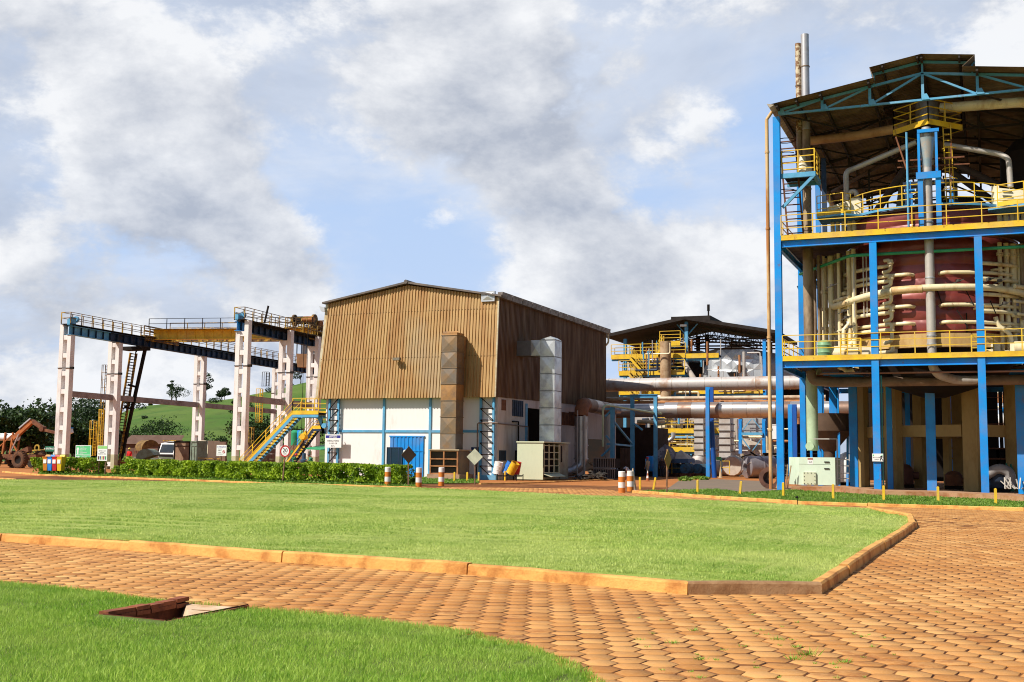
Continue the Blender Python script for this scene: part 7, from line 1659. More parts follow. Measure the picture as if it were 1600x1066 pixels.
# cream hoods with stages on the tank rim: left and right
def hood(label, px0, px1, pxs, pyt, pyb, Yq, mir=1):
    a_ = P(px0, pyb, Yq); b_ = P(px1, pyt, Yq); rt = thing('filter_hood', label, 'hood', ((a_.x+b_.x)/2, Yq, a_.z), 'cream hoods on the tank rim'); xs_ = P(pxs, pyb, Yq).x
    zt_ = b_.z; mb = MB(); mb.box(min(xs_, b_.x), max(xs_, b_.x), Yq, Yq+1.3, a_.z, zt_); mb.build('tall_box', M_CREAM2, rt, False)
    mb = MB(); h_ = zt_-a_.z; mb.prism([(a_.x, Yq-.25, a_.z), (xs_-.002*mir, Yq-.25, a_.z), (xs_-.002*mir, Yq-.25, a_.z+h_*.86), (a_.x, Yq-.25, a_.z+h_*.55)], (0, 1.5, 0)); mb.build('sloped_box', M_CREAM2, rt, False)
    mb = MB()
    for i in range(4): z = a_.z+h_*(.12+.2*i); mb.bar((xs_-.15*mir, Yq-.31, z), (xs_-.62*mir, Yq-.31, z-.06), .05, .05)
    mb.build('louvre', mat('louvre_shadow_paint', (.16, .13, .07), .7), rt, False)
    mb = MB(); zc_ = a_.z-.12; mb.prism([(a_.x-.45*mir, Yq-.9, zc_), (a_.x+1.0*mir, Yq-1.35, zc_), (b_.x+.2*mir, Yq-.6, zc_), (b_.x+.2*mir, Yq+1, zc_), (a_.x-.45*mir, Yq+1, zc_)], (0, 0, .10)); mb.build('bracket_plate', M_BLUE2, rt, False)
    pts = [(a_.x-.45*mir, Yq-.9, zc_+.1), (a_.x+1.0*mir, Yq-1.35, zc_+.1), (xs_+.1*mir, Yq-.85, zc_+.1)]
    mb = MB(); railing(mb, pts, 1.15, 1.0, .026, (1, .65, .35)); mb.build('railing', M_YEL, rt, False)
    mb = MB()
    for p, q_ in zip(pts, pts[1:]): mb.bar(Vector(p)+Vector((0, 0, .13)), Vector(q_)+Vector((0, 0, .13)), .03, .24)
    mb.build('toe_board', M_YEL, rt, False); return rt, a_, b_, zt_
h1, ha, hb_, hz_ = hood('cream filter hood with small railed stage at the upper left of the tank', 1293, 1345, 1329, 309, 342, 65.8)
mb = MB(); p0 = P(1323, 315, 66.2); p1 = P(1322, 268, 66.2); p2 = P(1336, 263, 66.4); p3 = P(1432, 222, 65.6); mb.path([p0, p1, p2, p3], .15, 12, .35); mb.path([P(1323, 309, 66.2), P(1330, 299, 66.1), P(1337, 299, 66.0), P(1340, 311, 66)], .13, 10, .3); mb.build('vent_pipe', M_GREYPIPE, h1)
for px in (1301, 1309, 1318, 1327, 1335, 1343): x = P(px, 350, 66.3).x; mb = MB(); mb.tube((x, 66.3, 13.66), (x, 66.3, ha.z-.13), .12 if px < 1330 else .17, n=10); mb.build('support_pipe', M_CREAM, h1)
h2, ha2, hb2, hz2 = hood('cream filter hood with louvres and yellow stage at the upper right of the tank', 1632, 1549, 1562, 291, 323, 65.2, mir=-1)
mb = MB(); p0 = P(1579, 292, 65.6); p1 = P(1576, 248, 65.6); p2 = P(1563, 241, 65.7); p3 = P(1475, 226, 65.2); mb.path([p0, p1, p2, p3], .15, 12, .35); mb.build('vent_pipe', M_GREYPIPE, h2)
for px in (1561, 1572, 1582, 1590, 1600): x = P(px, 350, 65.8).x; mb = MB(); mb.tube((x, 65.8, 13.66), (x, 65.8, ha2.z-.13), .17 if px < 1565 else .13, n=10); mb.build('support_pipe', M_CREAM, h2)
p = P(1592, 313+13, 64.3)
# dark diagonal chutes under the roof
CH = thing('transfer_chutes', 'dark brown diagonal chute pipes running down behind the cyclone frame', 'chute', (xs, 70, 15)); 
for (a_, b_, r_) in (((1430, 240, 70), (1366, 336, 69), .22), ((1475, 248, 70.5), (1610, 315, 69.5), .22), ((1478, 262, 70.5), (1560, 320, 71), .2), ((1390, 250, 76), (1300, 300, 79), .12)): mb = MB(); mb.tube(P(*a_), P(*b_), r_, n=12); mb.build('chute_pipe', mat('dark_brown_pipe', (.10, .06, .045), .6), CH)
mb = MB(); sd2 = MB(); a_ = P(1403, 328, 70); b_ = P(1412, 262, 70); mb.bar(a_, b_, .25, .12); mb.bar(a_+Vector((1.0, 0, 0)), b_+Vector((1.0, 0, 0)), .25, .12)
for i in range(9): c_ = a_.lerp(b_, (i+.5)/9); mb.bar(c_, c_+Vector((1.0, 0, 0)), .3, .06)
tag(mb.build('inner_stair', mat('dull_stair_steel', (.22, .19, .16), .6)), 'dark narrow inner stair rising above the tank rim left of the frame', 'stairs')
mb = MB(); p = P(1500, 325, 68.5); mb.lathe((p.x, 68.5, p.z-.6), [(1.5, 0), (1.5, .6), (1.2, .95), (0, 1.1)], 30); mb.path([(p.x-.9, 67.2, p.z-.1), (p.x-.9, 67.2, p.z+1.1), (p.x-.3, 67.2, p.z+1.1), (p.x-.2, 67.2, p.z+.7)], .09, 8, .2); tag(mb.build('manhole_dome', M_DARK), 'dark manhole dome on top of the maroon tank', 'dome')
mb = MB(); p = P(1620, 270, 70); mb.lathe((p.x, 70, p.z-2), [(1.9, 0), (1.9, 3.0), (1.2, 3.8), (0, 4)], 24); tag(mb.build('dark_hopper', M_DARK), 'dark hopper under the roof at the right frame edge', 'hopper')

# ------------------------------------------------------------------ ground floor of the building
CF = thing('concrete_frame', 'tan concrete frame of thick columns and a tie beam carrying the tank', 'frame', (TC.x, TC.y, 0))
cols = [(1396, 72.0, 1.0), (1521, 70.0, 1.12), (1437, 76.5, .75), (1347, 75.5, .78), (1586, 72.0, 1.0), (1500, 77.5, .9), (1480, 75.5, .5)]
cp = []
for px, yy, w in cols:
    x = P(px, 700, yy).x; cp.append((x, yy)); mb = MB(); mb.prism([(x-w/2, yy, 0), (x+w*.18, yy-w*.25, 0), (x+w/2, yy+.05, 0), (x+w/2, yy+w*.8, 0), (x-w/2, yy+w*.8, 0)], (0, 0, 7.6)); mb.build('column', M_TAN, CF, False)
zt_ = P(1450, 665, 72).z; zb_ = P(1450, 683, 72).z
for i, j in ((0, 1), (3, 0), (1, 4), (2, 5)):
    a_, b_ = cp[i], cp[j]; mb = MB(); mb.bar((a_[0]+.45, a_[1]+.35, (zt_+zb_)/2), (b_[0]-.5, b_[1]+.35, (zt_+zb_)/2), .5, zt_-zb_); mb.build('tie_beam', M_TAN, CF, False)
for i, j in ((0, 2), (1, 5)):
    a_, b_ = cp[i], cp[j]; mb = MB(); mb.bar((a_[0], a_[1]+.8, (zt_+zb_)/2), (b_[0], b_[1], (zt_+zb_)/2), .4, zt_-zb_-.1); mb.build('tie_beam', M_TAN, CF, False)
# extra blue posts under the lower platform
for px, yy, pyt, l in ((1455, 67.6, 612, 'middle blue post under the horizontal pipe, on the plinth'), (1334, 74.5, 600, 'dark blue post left of the tan concrete columns'), (1597, 66.5, 600, 'blue post at the right frame edge on the plinth'), (1282, 78.0, 600, 'blue post behind the pale green pipe'), (1303, 82.0, 596, 'blue post behind the brown hopper')):
    x = P(px, 700, yy).x; mb = MB(); mb.ibeam((x, yy, .0), (x, yy, P(px, pyt, yy).z), .5 if px != 1282 else .34, .34, .03, up=(0, 1, 0)); tag(mb.build('support_post', M_BLUE, None, False), l, 'post', 'blue posts inside the process building')
# horizontal old pipe under the deck, green drop pipe
zz1 = P(1400, 596, 65.5).z
mb = MB(); a_ = P(1270, 590, 67); mb.path([Vector((P(1267, 600, 65.5).x, 65.5, 6.6)), Vector((P(1270, 596, 65.5).x, 65.5, zz1+.1)), Vector((P(1300, 596, 65.5).x, 65.5, zz1)), Vector((12, 65.5, zz1-.02))], .27, 14, .6); tag(mb.build('horizontal_pipe', mat('dull_brown_pipe', (.24, .16, .11), .6, .1, (.14, .09, .06), 1)), 'long brown grey pipe slung under the lower platform', 'pipe')
x = P(1269, 650, 68.8).x; mb = MB(); mb.tube((x, 68.8, 2.2), (x, 68.8, 6.3), .33, n=18); mb.path([(x, 68.8, 6.25), (x, 68.8, 6.6), (x+.5, 68.6, 6.65)], .33, 14, .2); mb.tube((x-.1, 68.3, 2.45), (x-.1, 68.9, 2.45), .24, n=14)
tag(mb.build('drop_pipe', M_MINTP), 'pale green vertical pipe entering the top of the mint cabinet', 'pipe')
mb = MB(); p = P(1311, 600, 64.6); mb.path([P(1310, 573, 64.2), P(1318, 575, 64.2), P(1326, 582, 64.0), P(1334, 578, 64)], .14, 10, .15); tag(mb.build('elbow_pipe', M_CREAM), 'short cream elbow pipe hanging under the lower platform at left', 'pipe')
mb = MB(); mb.tube((P(1281, 584, 63.9).x, 63.9, P(1281, 584, 63.9).z), (P(1610, 580, 63.3).x, 63.3, P(1600, 580, 63.3).z), .05, n=8); tag(mb.build('cable_pipe', mat('pinkish_conduit', (.35, .16, .11), .6)), 'thin reddish conduit just below the lower platform', 'conduit')
mb = MB(); x = P(1379, 700, 63.3).x; mb.tube((x, 63.3, .2), (x, 63.3, P(1379, 587, 63.3).z), .045, n=8); tag(mb.build('conduit', mat('teal_conduit', (.05, .30, .26), .5)), 'thin teal conduit on the signed blue column', 'conduit')
# mint cabinet
Yq = 67.0; a_ = P(1249, 762, Yq); b_ = P(1297.5, 715, Yq); xl_ = P(1236, 714, Yq+2.6).x
MC = thing('control_cabinet', 'mint green steel cabinet with hatch and small warning sign, at the building corner', 'cabinet', ((a_.x+b_.x)/2, Yq, .24)); x0, x1, z1_ = a_.x, b_.x, b_.z
mb = MB(); mb.box(x0, x1+.25, Yq, Yq+2.4, .26, z1_); mb.prism([(x0-.7, Yq+.9, .26), (x0-.002, Yq+.0, .26), (x0-.002, Yq+2.4, .26), (x0-.7, Yq+2.4, .26)], (0, 0, z1_-.26)); mb.build('body', M_MINT, MC, False)
mb = MB(); zs_ = P(1270, 725.5, Yq).z; mb.box(x0, x1, Yq-.006, Yq-.001, zs_-.012, zs_+.012); mb.build('seam', mat('seam_shadow', (.28, .36, .26), .7), MC, False)
h0 = P(1256, 757, Yq); h1_ = P(1275, 738, Yq); mb = MB(); mb.box(h0.x, h1_.x, Yq-.12, Yq-.001, h0.z, h1_.z); hh = mb.build('hatch', M_MINTD, MC, False)
mb = MB()
for i in range(4):
    for j in range(4):
        if i in (0, 3) or j in (0, 3): x = h0.x+.05+(h1_.x-h0.x-.1)*i/3; z = h0.z+.05+(h1_.z-h0.z-.1)*j/3; mb.tube((x, Yq-.14, z), (x, Yq-.12, z), .025, n=8)
mb.build('bolt', M_DARK, hh)
mb = MB(); 
for py in (722, 732.5): p = P(1292, py, Yq); mb.box(p.x-.14, p.x+.14, Yq-.05, Yq-.001, p.z-.03, p.z+.03)
mb.build('hinge', M_DARK, MC, False)
s0 = P(1262, 725.5, Yq); s1_ = P(1270, 716, Yq); mb = MB(); mb.box(s0.x, s1_.x, Yq-.012, Yq-.007, s0.z, s1_.z); sg = mb.build('warning_sign', M_SIGNW, MC, False)
mb = MB(); mb.box(s0.x, s1_.x, Yq-.016, Yq-.0125, s1_.z-.09, s1_.z); mb.build('red_header', mat('dull_red', (.40, .10, .06), .6), sg, False)
mb = MB(); text_into(mb, 'C3', (s0.x+s1_.x)/2-s0.x, .09, .14, (s0.x, Yq-.013, s0.z), (1, 0, 0), (0, 0, 1)); mb.build('lettering', M_INK, sg, False)
mb = MB()
for i in range(8): x = a_.x-1.1+i*.07; mb.bar((x, Yq-1+.1*i, .05), (x+random.uniform(-.15, .25), Yq-.4, random.uniform(1.1, 1.75)), .06, .05)
tag(mb.build('timber_planks', M_WOOD, None, False), 'bundle of old planks leaning by the mint cabinet', 'timber')
# brown hopper behind
p = P(1296, 700, 76.0); HP = thing('hopper', 'dark brown round hopper on thin legs behind the mint cabinet', 'hopper', (p.x, 76, 0)); zt_ = P(1296, 647, 76).z
mb = MB(); mb.lathe((p.x, 76, 0), [(1.45, zt_), (1.45, zt_-1.1), (.35, zt_-2.4), (.35, zt_-2.8), (0, zt_-2.8)], 30); mb.lathe((p.x, 76, 0), [(1.45, zt_), (0, zt_+.05)], 30); mb.build('shell', mat('brown_hopper_paint', (.10, .055, .03), .7), HP)
for a in range(4): th = a*math.pi/2+.6; mb = MB(); mb.bar((p.x+1.2*math.cos(th), 76+1.2*math.sin(th), .02), (p.x+1.3*math.cos(th), 76+1.3*math.sin(th), zt_-.9), .14, .14); mb.build('leg', M_BLUE, HP, False)
# small platform frame right of cabinet
mb = MB(); xa_ = P(1308, 700, 66.5).x; xb_ = P(1326, 700, 66.5).x; zt_ = P(1310, 686, 66.5).z
mb.bar((xa_, 66.5, .2), (xa_, 66.5, zt_), .07, .07); mb.bar((xa_-1.3, 66.7, zt_), (xa_, 66.5, zt_), .06, .06)
for z in (.9, 1.2, 1.6, 1.95): mb.bar((xa_, 66.5, z-.25), (xb_, 66.5, z-.25), .05, .05)
tag(mb.build('pipe_guard', mat('pale_grey_tube', (.42, .40, .36), .6), None, False), 'thin grey pipe guard rail right of the mint cabinet', 'guard rail')
# sign on the blue column
a_ = P(1363, 721, YF-.25); b_ = P(1380, 709, YF-.25); rt = thing('column_sign', 'small white sign with green marks and running figure on the blue column', 'sign', ((a_.x+b_.x)/2, YF-.25, a_.z))
w, h = b_.x-a_.x, b_.z-a_.z; mb = MB(); mb.box(a_.x, b_.x, YF-.27, YF-.2, a_.z, b_.z); pn = mb.build('panel', M_SIGNW, rt, False)
mb = MB(); mb.box(a_.x+w*.06, a_.x+w*.17, YF-.275, YF-.2705, a_.z+h*.68, a_.z+h*.88); mb.box(a_.x+w*.85, a_.x+w*.94, YF-.275, YF-.2705, a_.z+h*.68, a_.z+h*.88); mb.build('green_mark', M_SIGNG, pn, False)
lines(rt, pn, [('ROTA DE', w*.40, h*.42, h*.22, 'CENTER'), ('FUGA', w*.40, h*.17, h*.2, 'CENTER')], (a_.x, YF-.27, a_.z), M_INK)
mb = MB(); fx, fz = a_.x+w*.80, a_.z+h*.12
for (x0_, z0_, x1_, z1_) in ((0, .22, .03, .38), (0, .22, -.07, .02), (.0, .22, .07, .12), (.07, .12, .1, .0), (.03, .36, -.06, .28), (.03, .36, .1, .28)): mb.bar((fx+x0_*h*2, YF-.276, fz+z0_*h*1.6), (fx+x1_*h*2, YF-.276, fz+z1_*h*1.6), .03, .035, up=(0, 1, 0))
mb.build('running_figure', M_INK, pn, False)
# clutter on the ground floor
EQ = [(1560, 745, 69.5, .55, 1.1, M_DBLUE, 'dark blue pump in the shade at the right of the concrete frame'), (1490, 750, 74, .5, .9, M_RUST, 'rusty pump on the floor behind the concrete frame'), (1412, 750, 76, .6, 1.3, mat('red_brown_pump', (.16, .06, .04), .7), 'red brown pump between the front concrete columns'), (1322, 745, 80, .7, 2.0, M_SIGNW, 'white round vessel behind the pipe guard rail')]
for px, py, yy, r_, h_, m_, l in EQ:
    x = P(px, py, yy).x; rt = thing('pump' if 'pump' in l else 'vessel', l, 'pump' if 'pump' in l else 'vessel', (x, yy, 0)); mb = MB(); mb.box(x-r_, x+r_, yy-r_*.6, yy+r_*.6, .02, .22); mb.build('base', M_DARK, rt, False)
    mb = MB(); mb.lathe((x, yy, .22), [(r_*.9, 0), (r_, .1), (r_, h_*.7), (r_*.6, h_*.92), (0, h_)], 20); mb.tube((x+r_*.6, yy, h_*.6), (x+r_*1.5, yy, h_*.6), r_*.35, n=12); mb.build('casing', m_, rt)
mb = MB(); p = P(1570, 745, 69); mb.path([(p.x-1.0, 69, .9), (p.x-.3, 69, 1.35), (p.x+.3, 69, 1.1), (p.x+.25, 69, .4)], .28, 12, .5); tag(mb.build('flexible_hose', mat('grey_hose', (.30, .28, .27), .6)), 'fat grey bent hose end in the shade at the right', 'hose')
mb = MB(); rr_ = random.Random(9)
for i in range(14): p = P(1592, 760, 66.3); x = p.x+rr_.uniform(-.7, .5); y = 66.3+rr_.uniform(-.4, .4); mb.bar((x, y, .27), (x+rr_.uniform(-.5, .5), y+.2, rr_.uniform(.4, .9)), .06, .04)
tag(mb.build('scrap_heap', mat('pale_scrap', (.50, .46, .40), .6), None, False), 'small heap of pale scrap at the foot of the right blue post', 'scrap')
for px, l, h_ in ((1573, 'green gas cylinder in the shade, left one', 1.5), (1580, 'green gas cylinder in the shade, right one', 1.45)):
    x = P(px, 740, 71.5).x; mb = MB(); mb.lathe((x, 71.5, .0), [(.14, 0), (.14, h_-.2), (.05, h_), (.05, h_+.1), (0, h_+.1)], 14); tag(mb.build('gas_cylinder', M_SIGNDG), l, 'gas cylinder', 'gas cylinders')
mb = MB(); q = G(1203, 764); mb.v = []; mb.lathe((q.x, q.y, .62), [(.38, 0), (.62, 0), (.62, .15), (.5, .16), (.5, 1.7), (.38, 1.7), (.38, 0)], 26, axis='y'); tag(mb.build('flanged_pipe', mat('rusty_flange', (.13, .055, .035), .8, 0, (.07, .03, .02), 2)), 'short rusty flanged pipe lying open end forward beside the blue column', 'pipe')

# ================================================================== rear plant between workshop and process building
def cpt(px, py, Y): return P(px, py, Y)
# --- upper grey pipe, lower big pipe, twin lines
YU = 106.0
zu = P(1090, 600, YU).z; x0 = P(950, 600, YU).x-3; x1 = P(1262, 600, YU).x
mb = MB(); mb.tube((x0, YU, zu), (x1, YU, zu), .62, n=28); U = thing('overhead_pipe', 'upper long grey pipe with rust spots crossing behind the workshop corner', 'pipe', (x0, YU, zu-.6), 'long overhead pipes'); mb.build('pipe_shell', mat('grey_pipe_rust_spots', (.50, .46, .44), .5, .1, (.36, .22, .14), .55, (.5, .7)), U)
mb = MB(); k = 14
for i in range(k): x = x0+(x1-x0)*i/k; mb.tube((x, YU, zu), (x+.06, YU, zu), .64, n=28)
mb.build('joint_band', M_GREYPIPE, U)
YL_ = 100.0
zl = P(1100, 641, YL_).z; xl0 = P(1040, 641, YL_).x; xl1 = P(1400, 641, YL_).x
L_ = thing('overhead_pipe', 'lower big steel lagged pipe bending down beside the workshop', 'pipe', (xl0, YL_, zl-.7), 'long overhead pipes')
mats_ = [M_STAIN, mat('brown_lagging', (.30, .22, .18), .4, .5, (.22, .13, .09), 1), mat('pale_lagging', (.58, .55, .53), .35, .7, (.42, .36, .32), 1)]
k = 16
for i in range(k):
    xa = xl0+(xl1-xl0)*i/k; xb = xl0+(xl1-xl0)*(i+1)/k-.015; mb = MB(); mb.tube((xa, YL_, zl), (xb, YL_, zl), .70+.008*(i % 2), n=28); mb.build('lagged_section', mats_[(i*7+i//3) % 3], L_)
xe = -31.2; ye = 90.5; e0 = Vector((xe, ye, zl+.15)); e1 = Vector((xe, YL_, zl))
r_ = .58
mb = MB(); pts = [e0+Vector((0, 1.0, 0)), Vector((xe, YL_-1.2, zl))]
k = 4
for i in range(k): a_ = pts[0].lerp(pts[1], i/k); b_ = pts[0].lerp(pts[1], (i+1)/k-.005); mb = MB(); mb.tube(a_, b_, r_, n=24); mb.build('lagged_section', mats_[[1, 0, 1, 0][i]], L_)
mb = MB(); mb.path([Vector((xe, YL_-1.2, zl)), Vector((xe, YL_, zl)), Vector((xe+1.3, YL_, zl)), Vector((xl0+.1, YL_, zl))], [.58]*8+[.66], 24, 1.3) if False else mb.path([Vector((xe, YL_-1.25, zl)), Vector((xe+.35, YL_-.35, zl)), Vector((xe+1.2, YL_, zl)), Vector((xl0+.1, YL_, zl))], .60, 24); mb.build('bend', M_STAIN, L_)
mb = MB(); mb.path([e0+Vector((0, 1.02, 0)), e0+Vector((0, .45, -.05)), e0+Vector((0, .08, -.45)), e0+Vector((0, 0, -1.0))], r_, 24); mb.build('rusty_elbow', mat('rusty_elbow_metal', (.34, .13, .05), .65, .1, (.20, .08, .04), 2), L_)
zz_ = [e0.z-1.02, 4.0, 2.6, 1.5]
for a_, b_ in zip(zz_, zz_[1:]): mb = MB(); mb.tube((xe, ye, a_), (xe, ye, b_+.02), r_-.02, n=24); mb.tube((xe, ye, b_), (xe, ye, b_+.10), r_+.05, n=24); mb.build('lagged_section', M_STAIN, L_)
mb = MB(); mb.path([(xe, ye, 1.5), (xe-.05, ye-.1, 1.0), (xe-.5, ye-.5, .55), (xe-1.3, ye-1.2, .35)], [.56, .5, .42, .36], 20); mb.build('foot_bend', M_STAIN, L_)
for py, col_, l in ((622, mat('cream_line', (.62, .52, .38), .5, 0, (.4, .25, .15), 1.2), 'upper'), (628.5, M_RUSTL, 'lower')):
    z = P(1100, py, 103).z; mb = MB(); mb.tube((P(940, py, 103).x, 103, z), (P(1290, py, 103).x, 103, z), .17, n=12); tag(mb.build('pipe_line', col_), l+' one of two thin pipe lines between the big overhead pipes', 'pipe', 'thin pipe lines')
z = P(1000, 606, 104).z
# pipe-rack posts
def gantry(label, px0, px1, pyt, Y, m_=M_BLUE2):
    a_ = P(px0, 745, Y); b_ = P(px1, 745, Y); zt_ = P(px1, pyt, Y).z; rt = thing('pipe_support', label, 'support frame', (a_.x, Y, 0), 'blue pipe support frames'); 
    for x in (a_.x, b_.x): mb = MB(); mb.ibeam((x, Y, 0), (x, Y, zt_-.25), .3, .3, .04, up=(0, 1, 0)); mb.build('post', m_, rt, False)
    mb = MB(); mb.ibeam((a_.x-.2, Y, zt_-.1), (b_.x+.2, Y, zt_-.1), .3, .3, .04); mb.build('cross_beam', m_, rt, False); return rt
gantry('pale blue portal frame around the big bent pipe', 988, 1024.5, 617, 98)
def bpost(label, px, pyt, pyb, Y, w, m_):
    a_ = P(px, pyb, Y); x = a_.x; zt_ = P(px, pyt, Y).z; mb = MB(); mb.ibeam((x, Y, max(0, a_.z)), (x, Y, zt_), w, w, .04, up=(0, 1, 0)); return tag(mb.build('pipe_rack_post', m_, None, False), label, 'post', 'blue pipe rack posts')
bpost('bright blue post of the twin pair carrying the big pipe, front one', 1106.5, 605, 745, 98.4, .32, M_BLUE)
mb = MB(); q = P(1116, 660, 101.8); mb.tube((q.x-.25, 101.8, zl-.8), (q.x, 101.8, .0), .22, n=12); mb.bar((q.x-.2, 101.8, zl-.8), (q.x-.2, 101.8, zu-.6), .3, .3); tag(mb.build('pipe_rack_post', mat('deep_blue_paint', (.004, .09, .42), .4)), 'darker round blue post just right of the bright twin', 'post')
bpost('left blue post of the open bay under the big pipe', 1157, 655, 709, 112, .30, M_BLUE)
bpost('right blue post of the open bay under the big pipe', 1194, 655, 709, 112, .30, M_BLUE)
bpost('blue post between the two white ducts', 1080, 690, 745, 116, .18, M_BLUE2)
for i, (px, l) in enumerate(((1236, 'blue post just left of the pale green pipe'), (1243, 'second blue post behind the mint cabinet'))): bpost(l, px, 632, 745, 92, .32, M_BLUE if i == 0 else mat('deep_blue_paint', (0, 0, 0)))
mb = MB(); a_ = P(1159, 678, 111.8); b_ = P(1192, 678, 111.8); mb.bar(a_, b_, .3, .26); mb.bar(P(1161, 672, 111.8), P(1174, 655, 111.8), .07, .07); mb.bar(P(1190, 672, 111.8), P(1177, 655, 111.8), .07, .07); mb.bar(P(1159, 684, 111.8), P(1172, 702, 111.8), .1, .1); mb.bar(P(1190, 685, 111.8), P(1176, 704, 111.8), .08, .08); tag(mb.build('cross_beam', M_BLUE2, None, False), 'pale blue cross beam with braces in the open bay', 'beam')
# small silver frame left: truss with pale posts
A_ = thing('pipe_trestle', 'pale blue lattice frame right of the bent pipe holding a thin green pipe', 'support frame', (P(957, 745, 90).x, 90, 0))
for px, pyt, yy in ((957, 634, 90), (988.5, 645, 96)):
    x = P(px, 700, yy).x; mb = MB(); mb.ibeam((x, yy, 0), (x, yy, P(px, pyt, yy).z), .3, .3, .04, up=(0, 1, 0)); mb.build('post', M_BLUE2, A_, False)
mb = MB()
for (a_, b_) in (((957, 639, 90), (946, 651, 90)), ((957, 639, 90), (946, 639, 90)), ((957, 692, 90), (947, 681, 90)), ((957, 694, 90), (948, 694, 90)), ((957, 697, 90), (940, 713, 90)), ((957, 694, 90), (988, 697, 96)), ((988, 660, 96), (1004, 672, 96)), ((960, 660, 91), (988, 694, 96))): mb.bar(P(*a_), P(*b_), .14, .14)
mb.build('brace', M_BLUE2, A_, False)
mb = MB(); mb.path([P(942, 698, 88), P(942, 636, 88), P(948, 633, 88.5), P(1043, 649, 101.0), P(1043, 662, 101.0), P(1028, 664, 101)], .09, 10, .3); mb.build('thin_pipe', M_MINTP, A_)
# old silver pipe behind
mb = MB(); a_ = P(953, 700, 93.5); mb.tube((a_.x, 93.5, 0), (a_.x, 93.5, 5.3), .5, n=18); tag(mb.build('vertical_duct', M_GREYPIPE), 'dull grey vertical duct behind the pale blue lattice frame', 'duct')
mb = MB(); a_ = P(913, 700, 89.5); mb.tube((a_.x, 89.5, 0), (a_.x, 89.5, 5.1), .09, n=10); mb.path([(a_.x-.6, 89.5, 0), (a_.x-.6, 89.5, 5.5)], .05); tag(mb.build('thin_pipe', M_GREYPIPE), 'thin grey pipes beside the foot bend of the big pipe', 'pipe')
# dark rusty tank behind frames
mb = MB(); a_ = P(985, 700, 103); mb.box(P(960, 700, 103).x, P(1022, 700, 103).x, 103, 108, 0, P(985, 668, 103).z); tag(mb.build('dark_bunker', mat('near_black_brown', (.035, .018, .012), .85), None, False), 'large dark brown bunker behind the pale blue frames', 'bunker')
mb = MB()
for px0, px1, yy, py0, py1 in ((969, 985, 102.8, 700, 726), ): corrug(mb, (P(px0, py1, yy).x, yy, .5), (P(px1, py1, yy).x, yy, .5), lambda u: (P(px0, py1, yy).x+(P(px1, py1, yy).x-P(px0, py1, yy).x)*u, yy, P(px0, py0, yy).z), .3, .05)
tag(mb.build('sheet_panel', mat('brown_sheet', (.20, .12, .08), .7), None, False), 'brown corrugated panel on the dark bunker', 'panel')

# --- the big open shed
YS_ = 122.0; SH_ = thing('open_shed', 'large open shed with black gabled roof and curved trusses over the boiler', 'shed', (P(1072, 745, YS_).x, YS_, 0))
eL = P(953, 522, YS_); eLb = P(957, 536, YS_+6); ap = P(1072, 495, YS_); eR = P(1252, 527, YS_)
xa, xr_ = ap.x, ap.x+(ap.x-eL.x)*1.15
zE = eL.z; zA = ap.z; sl_ = (zA-zE)/(xa-eL.x)
M_SHED = mat('black_brown_roof', (.02, .013, .010), .85)
mb = MB(); dpt = 13
for sgn, xe_ in ((-1, eL.x-.4), (1, xr_)):
    ze_ = zA-sl_*abs(xe_-xa)
    mb.prism([(xa, YS_-.5, zA), (xe_, YS_-.5, ze_), (xe_, YS_-.5, ze_-.35), (xa, YS_-.5, zA-.35)], (0, dpt, 0))
mb.build('roof', M_SHED, SH_, False)
mb = MB(); mb.box(xa-2.2, xa+2.2, YS_+2, YS_+dpt-2, zA-.3, zA+.3); mb.build('ridge_vent', M_SHED, SH_, False)
def arch(yy, m_, zoff):
    mb = MB(); k = 34; X0_, X1_ = eL.x+2.0, xr_-3; prev = None
    for i in range(k+1):
        x = X0_+(X1_-X0_)*i/k; u = abs(x-xa)/(xa-eL.x); zt_ = zA-zoff-sl_*abs(x-xa)*.95-.25; th = .75; p = Vector((x, yy, zt_)); q_ = Vector((x, yy, zt_-th))
        if prev: mb.bar(prev[0], p, .14, .12); mb.bar(prev[1], q_, .14, .12); mb.bar(prev[i % 2], q_ if i % 2 == 0 else p, .07, .07)
        mb.bar(p, q_, .06, .06, up=(0, 1, 0)); prev = (p, q_)
    mb.build('arched_truss', m_, SH_, False)
arch(YS_+6, mat('dull_truss', (.09, .095, .10), .6), .5); arch(YS_+12.3, mat('dull_truss', (0, 0, 0)), .5)
for px, pyt, m_ in ((977, 527, M_BLUE2), (1073, 500, M_BLUE2), (1195, 527, M_BLUE)):
    x = P(px, 600, YS_+.5).x; mb = MB(); mb.ibeam((x, YS_+.5, 0), (x, YS_+.5, P(px, pyt, YS_+.5).z-.2), .34, .34, .04, up=(0, 1, 0)); mb.build('column', m_, SH_, False)
for px in (997, 1014, 1091, 1105, 1204): x = P(px, 560, YS_+12).x; mb = MB(); mb.ibeam((x, YS_+12, 0), (x, YS_+12, zA-sl_*abs(x-xa)-.6), .4, .4, .05, up=(0, 1, 0)); mb.build('column', M_DARK, SH_, False)
mb = MB()
for (a_, b_) in (((1073, 525), (1058, 507)), ((1073, 525), (1090, 506))): mb.bar(P(*a_, YS_+.9), P(*b_, YS_+.9), .12, .12)
mb.build('knee_brace', M_BLUE2, SH_, False)
mb = MB()
for py0, py1, pxa, pxb in ((531, 529, 1082, 1200), (535, 535, 1082, 1230), (541, 540, 1085, 1230), (545, 545, 1085, 1230)): mb.bar(P(pxa, py0, YS_+8), P(pxb, py1, YS_+8), .16, .16)
for px in (1134, 1143): mb.bar(P(px, 531, YS_+8), P(px, 546, YS_+8), .1, .1)
mb.build('rear_rail', M_RUST, SH_, False)
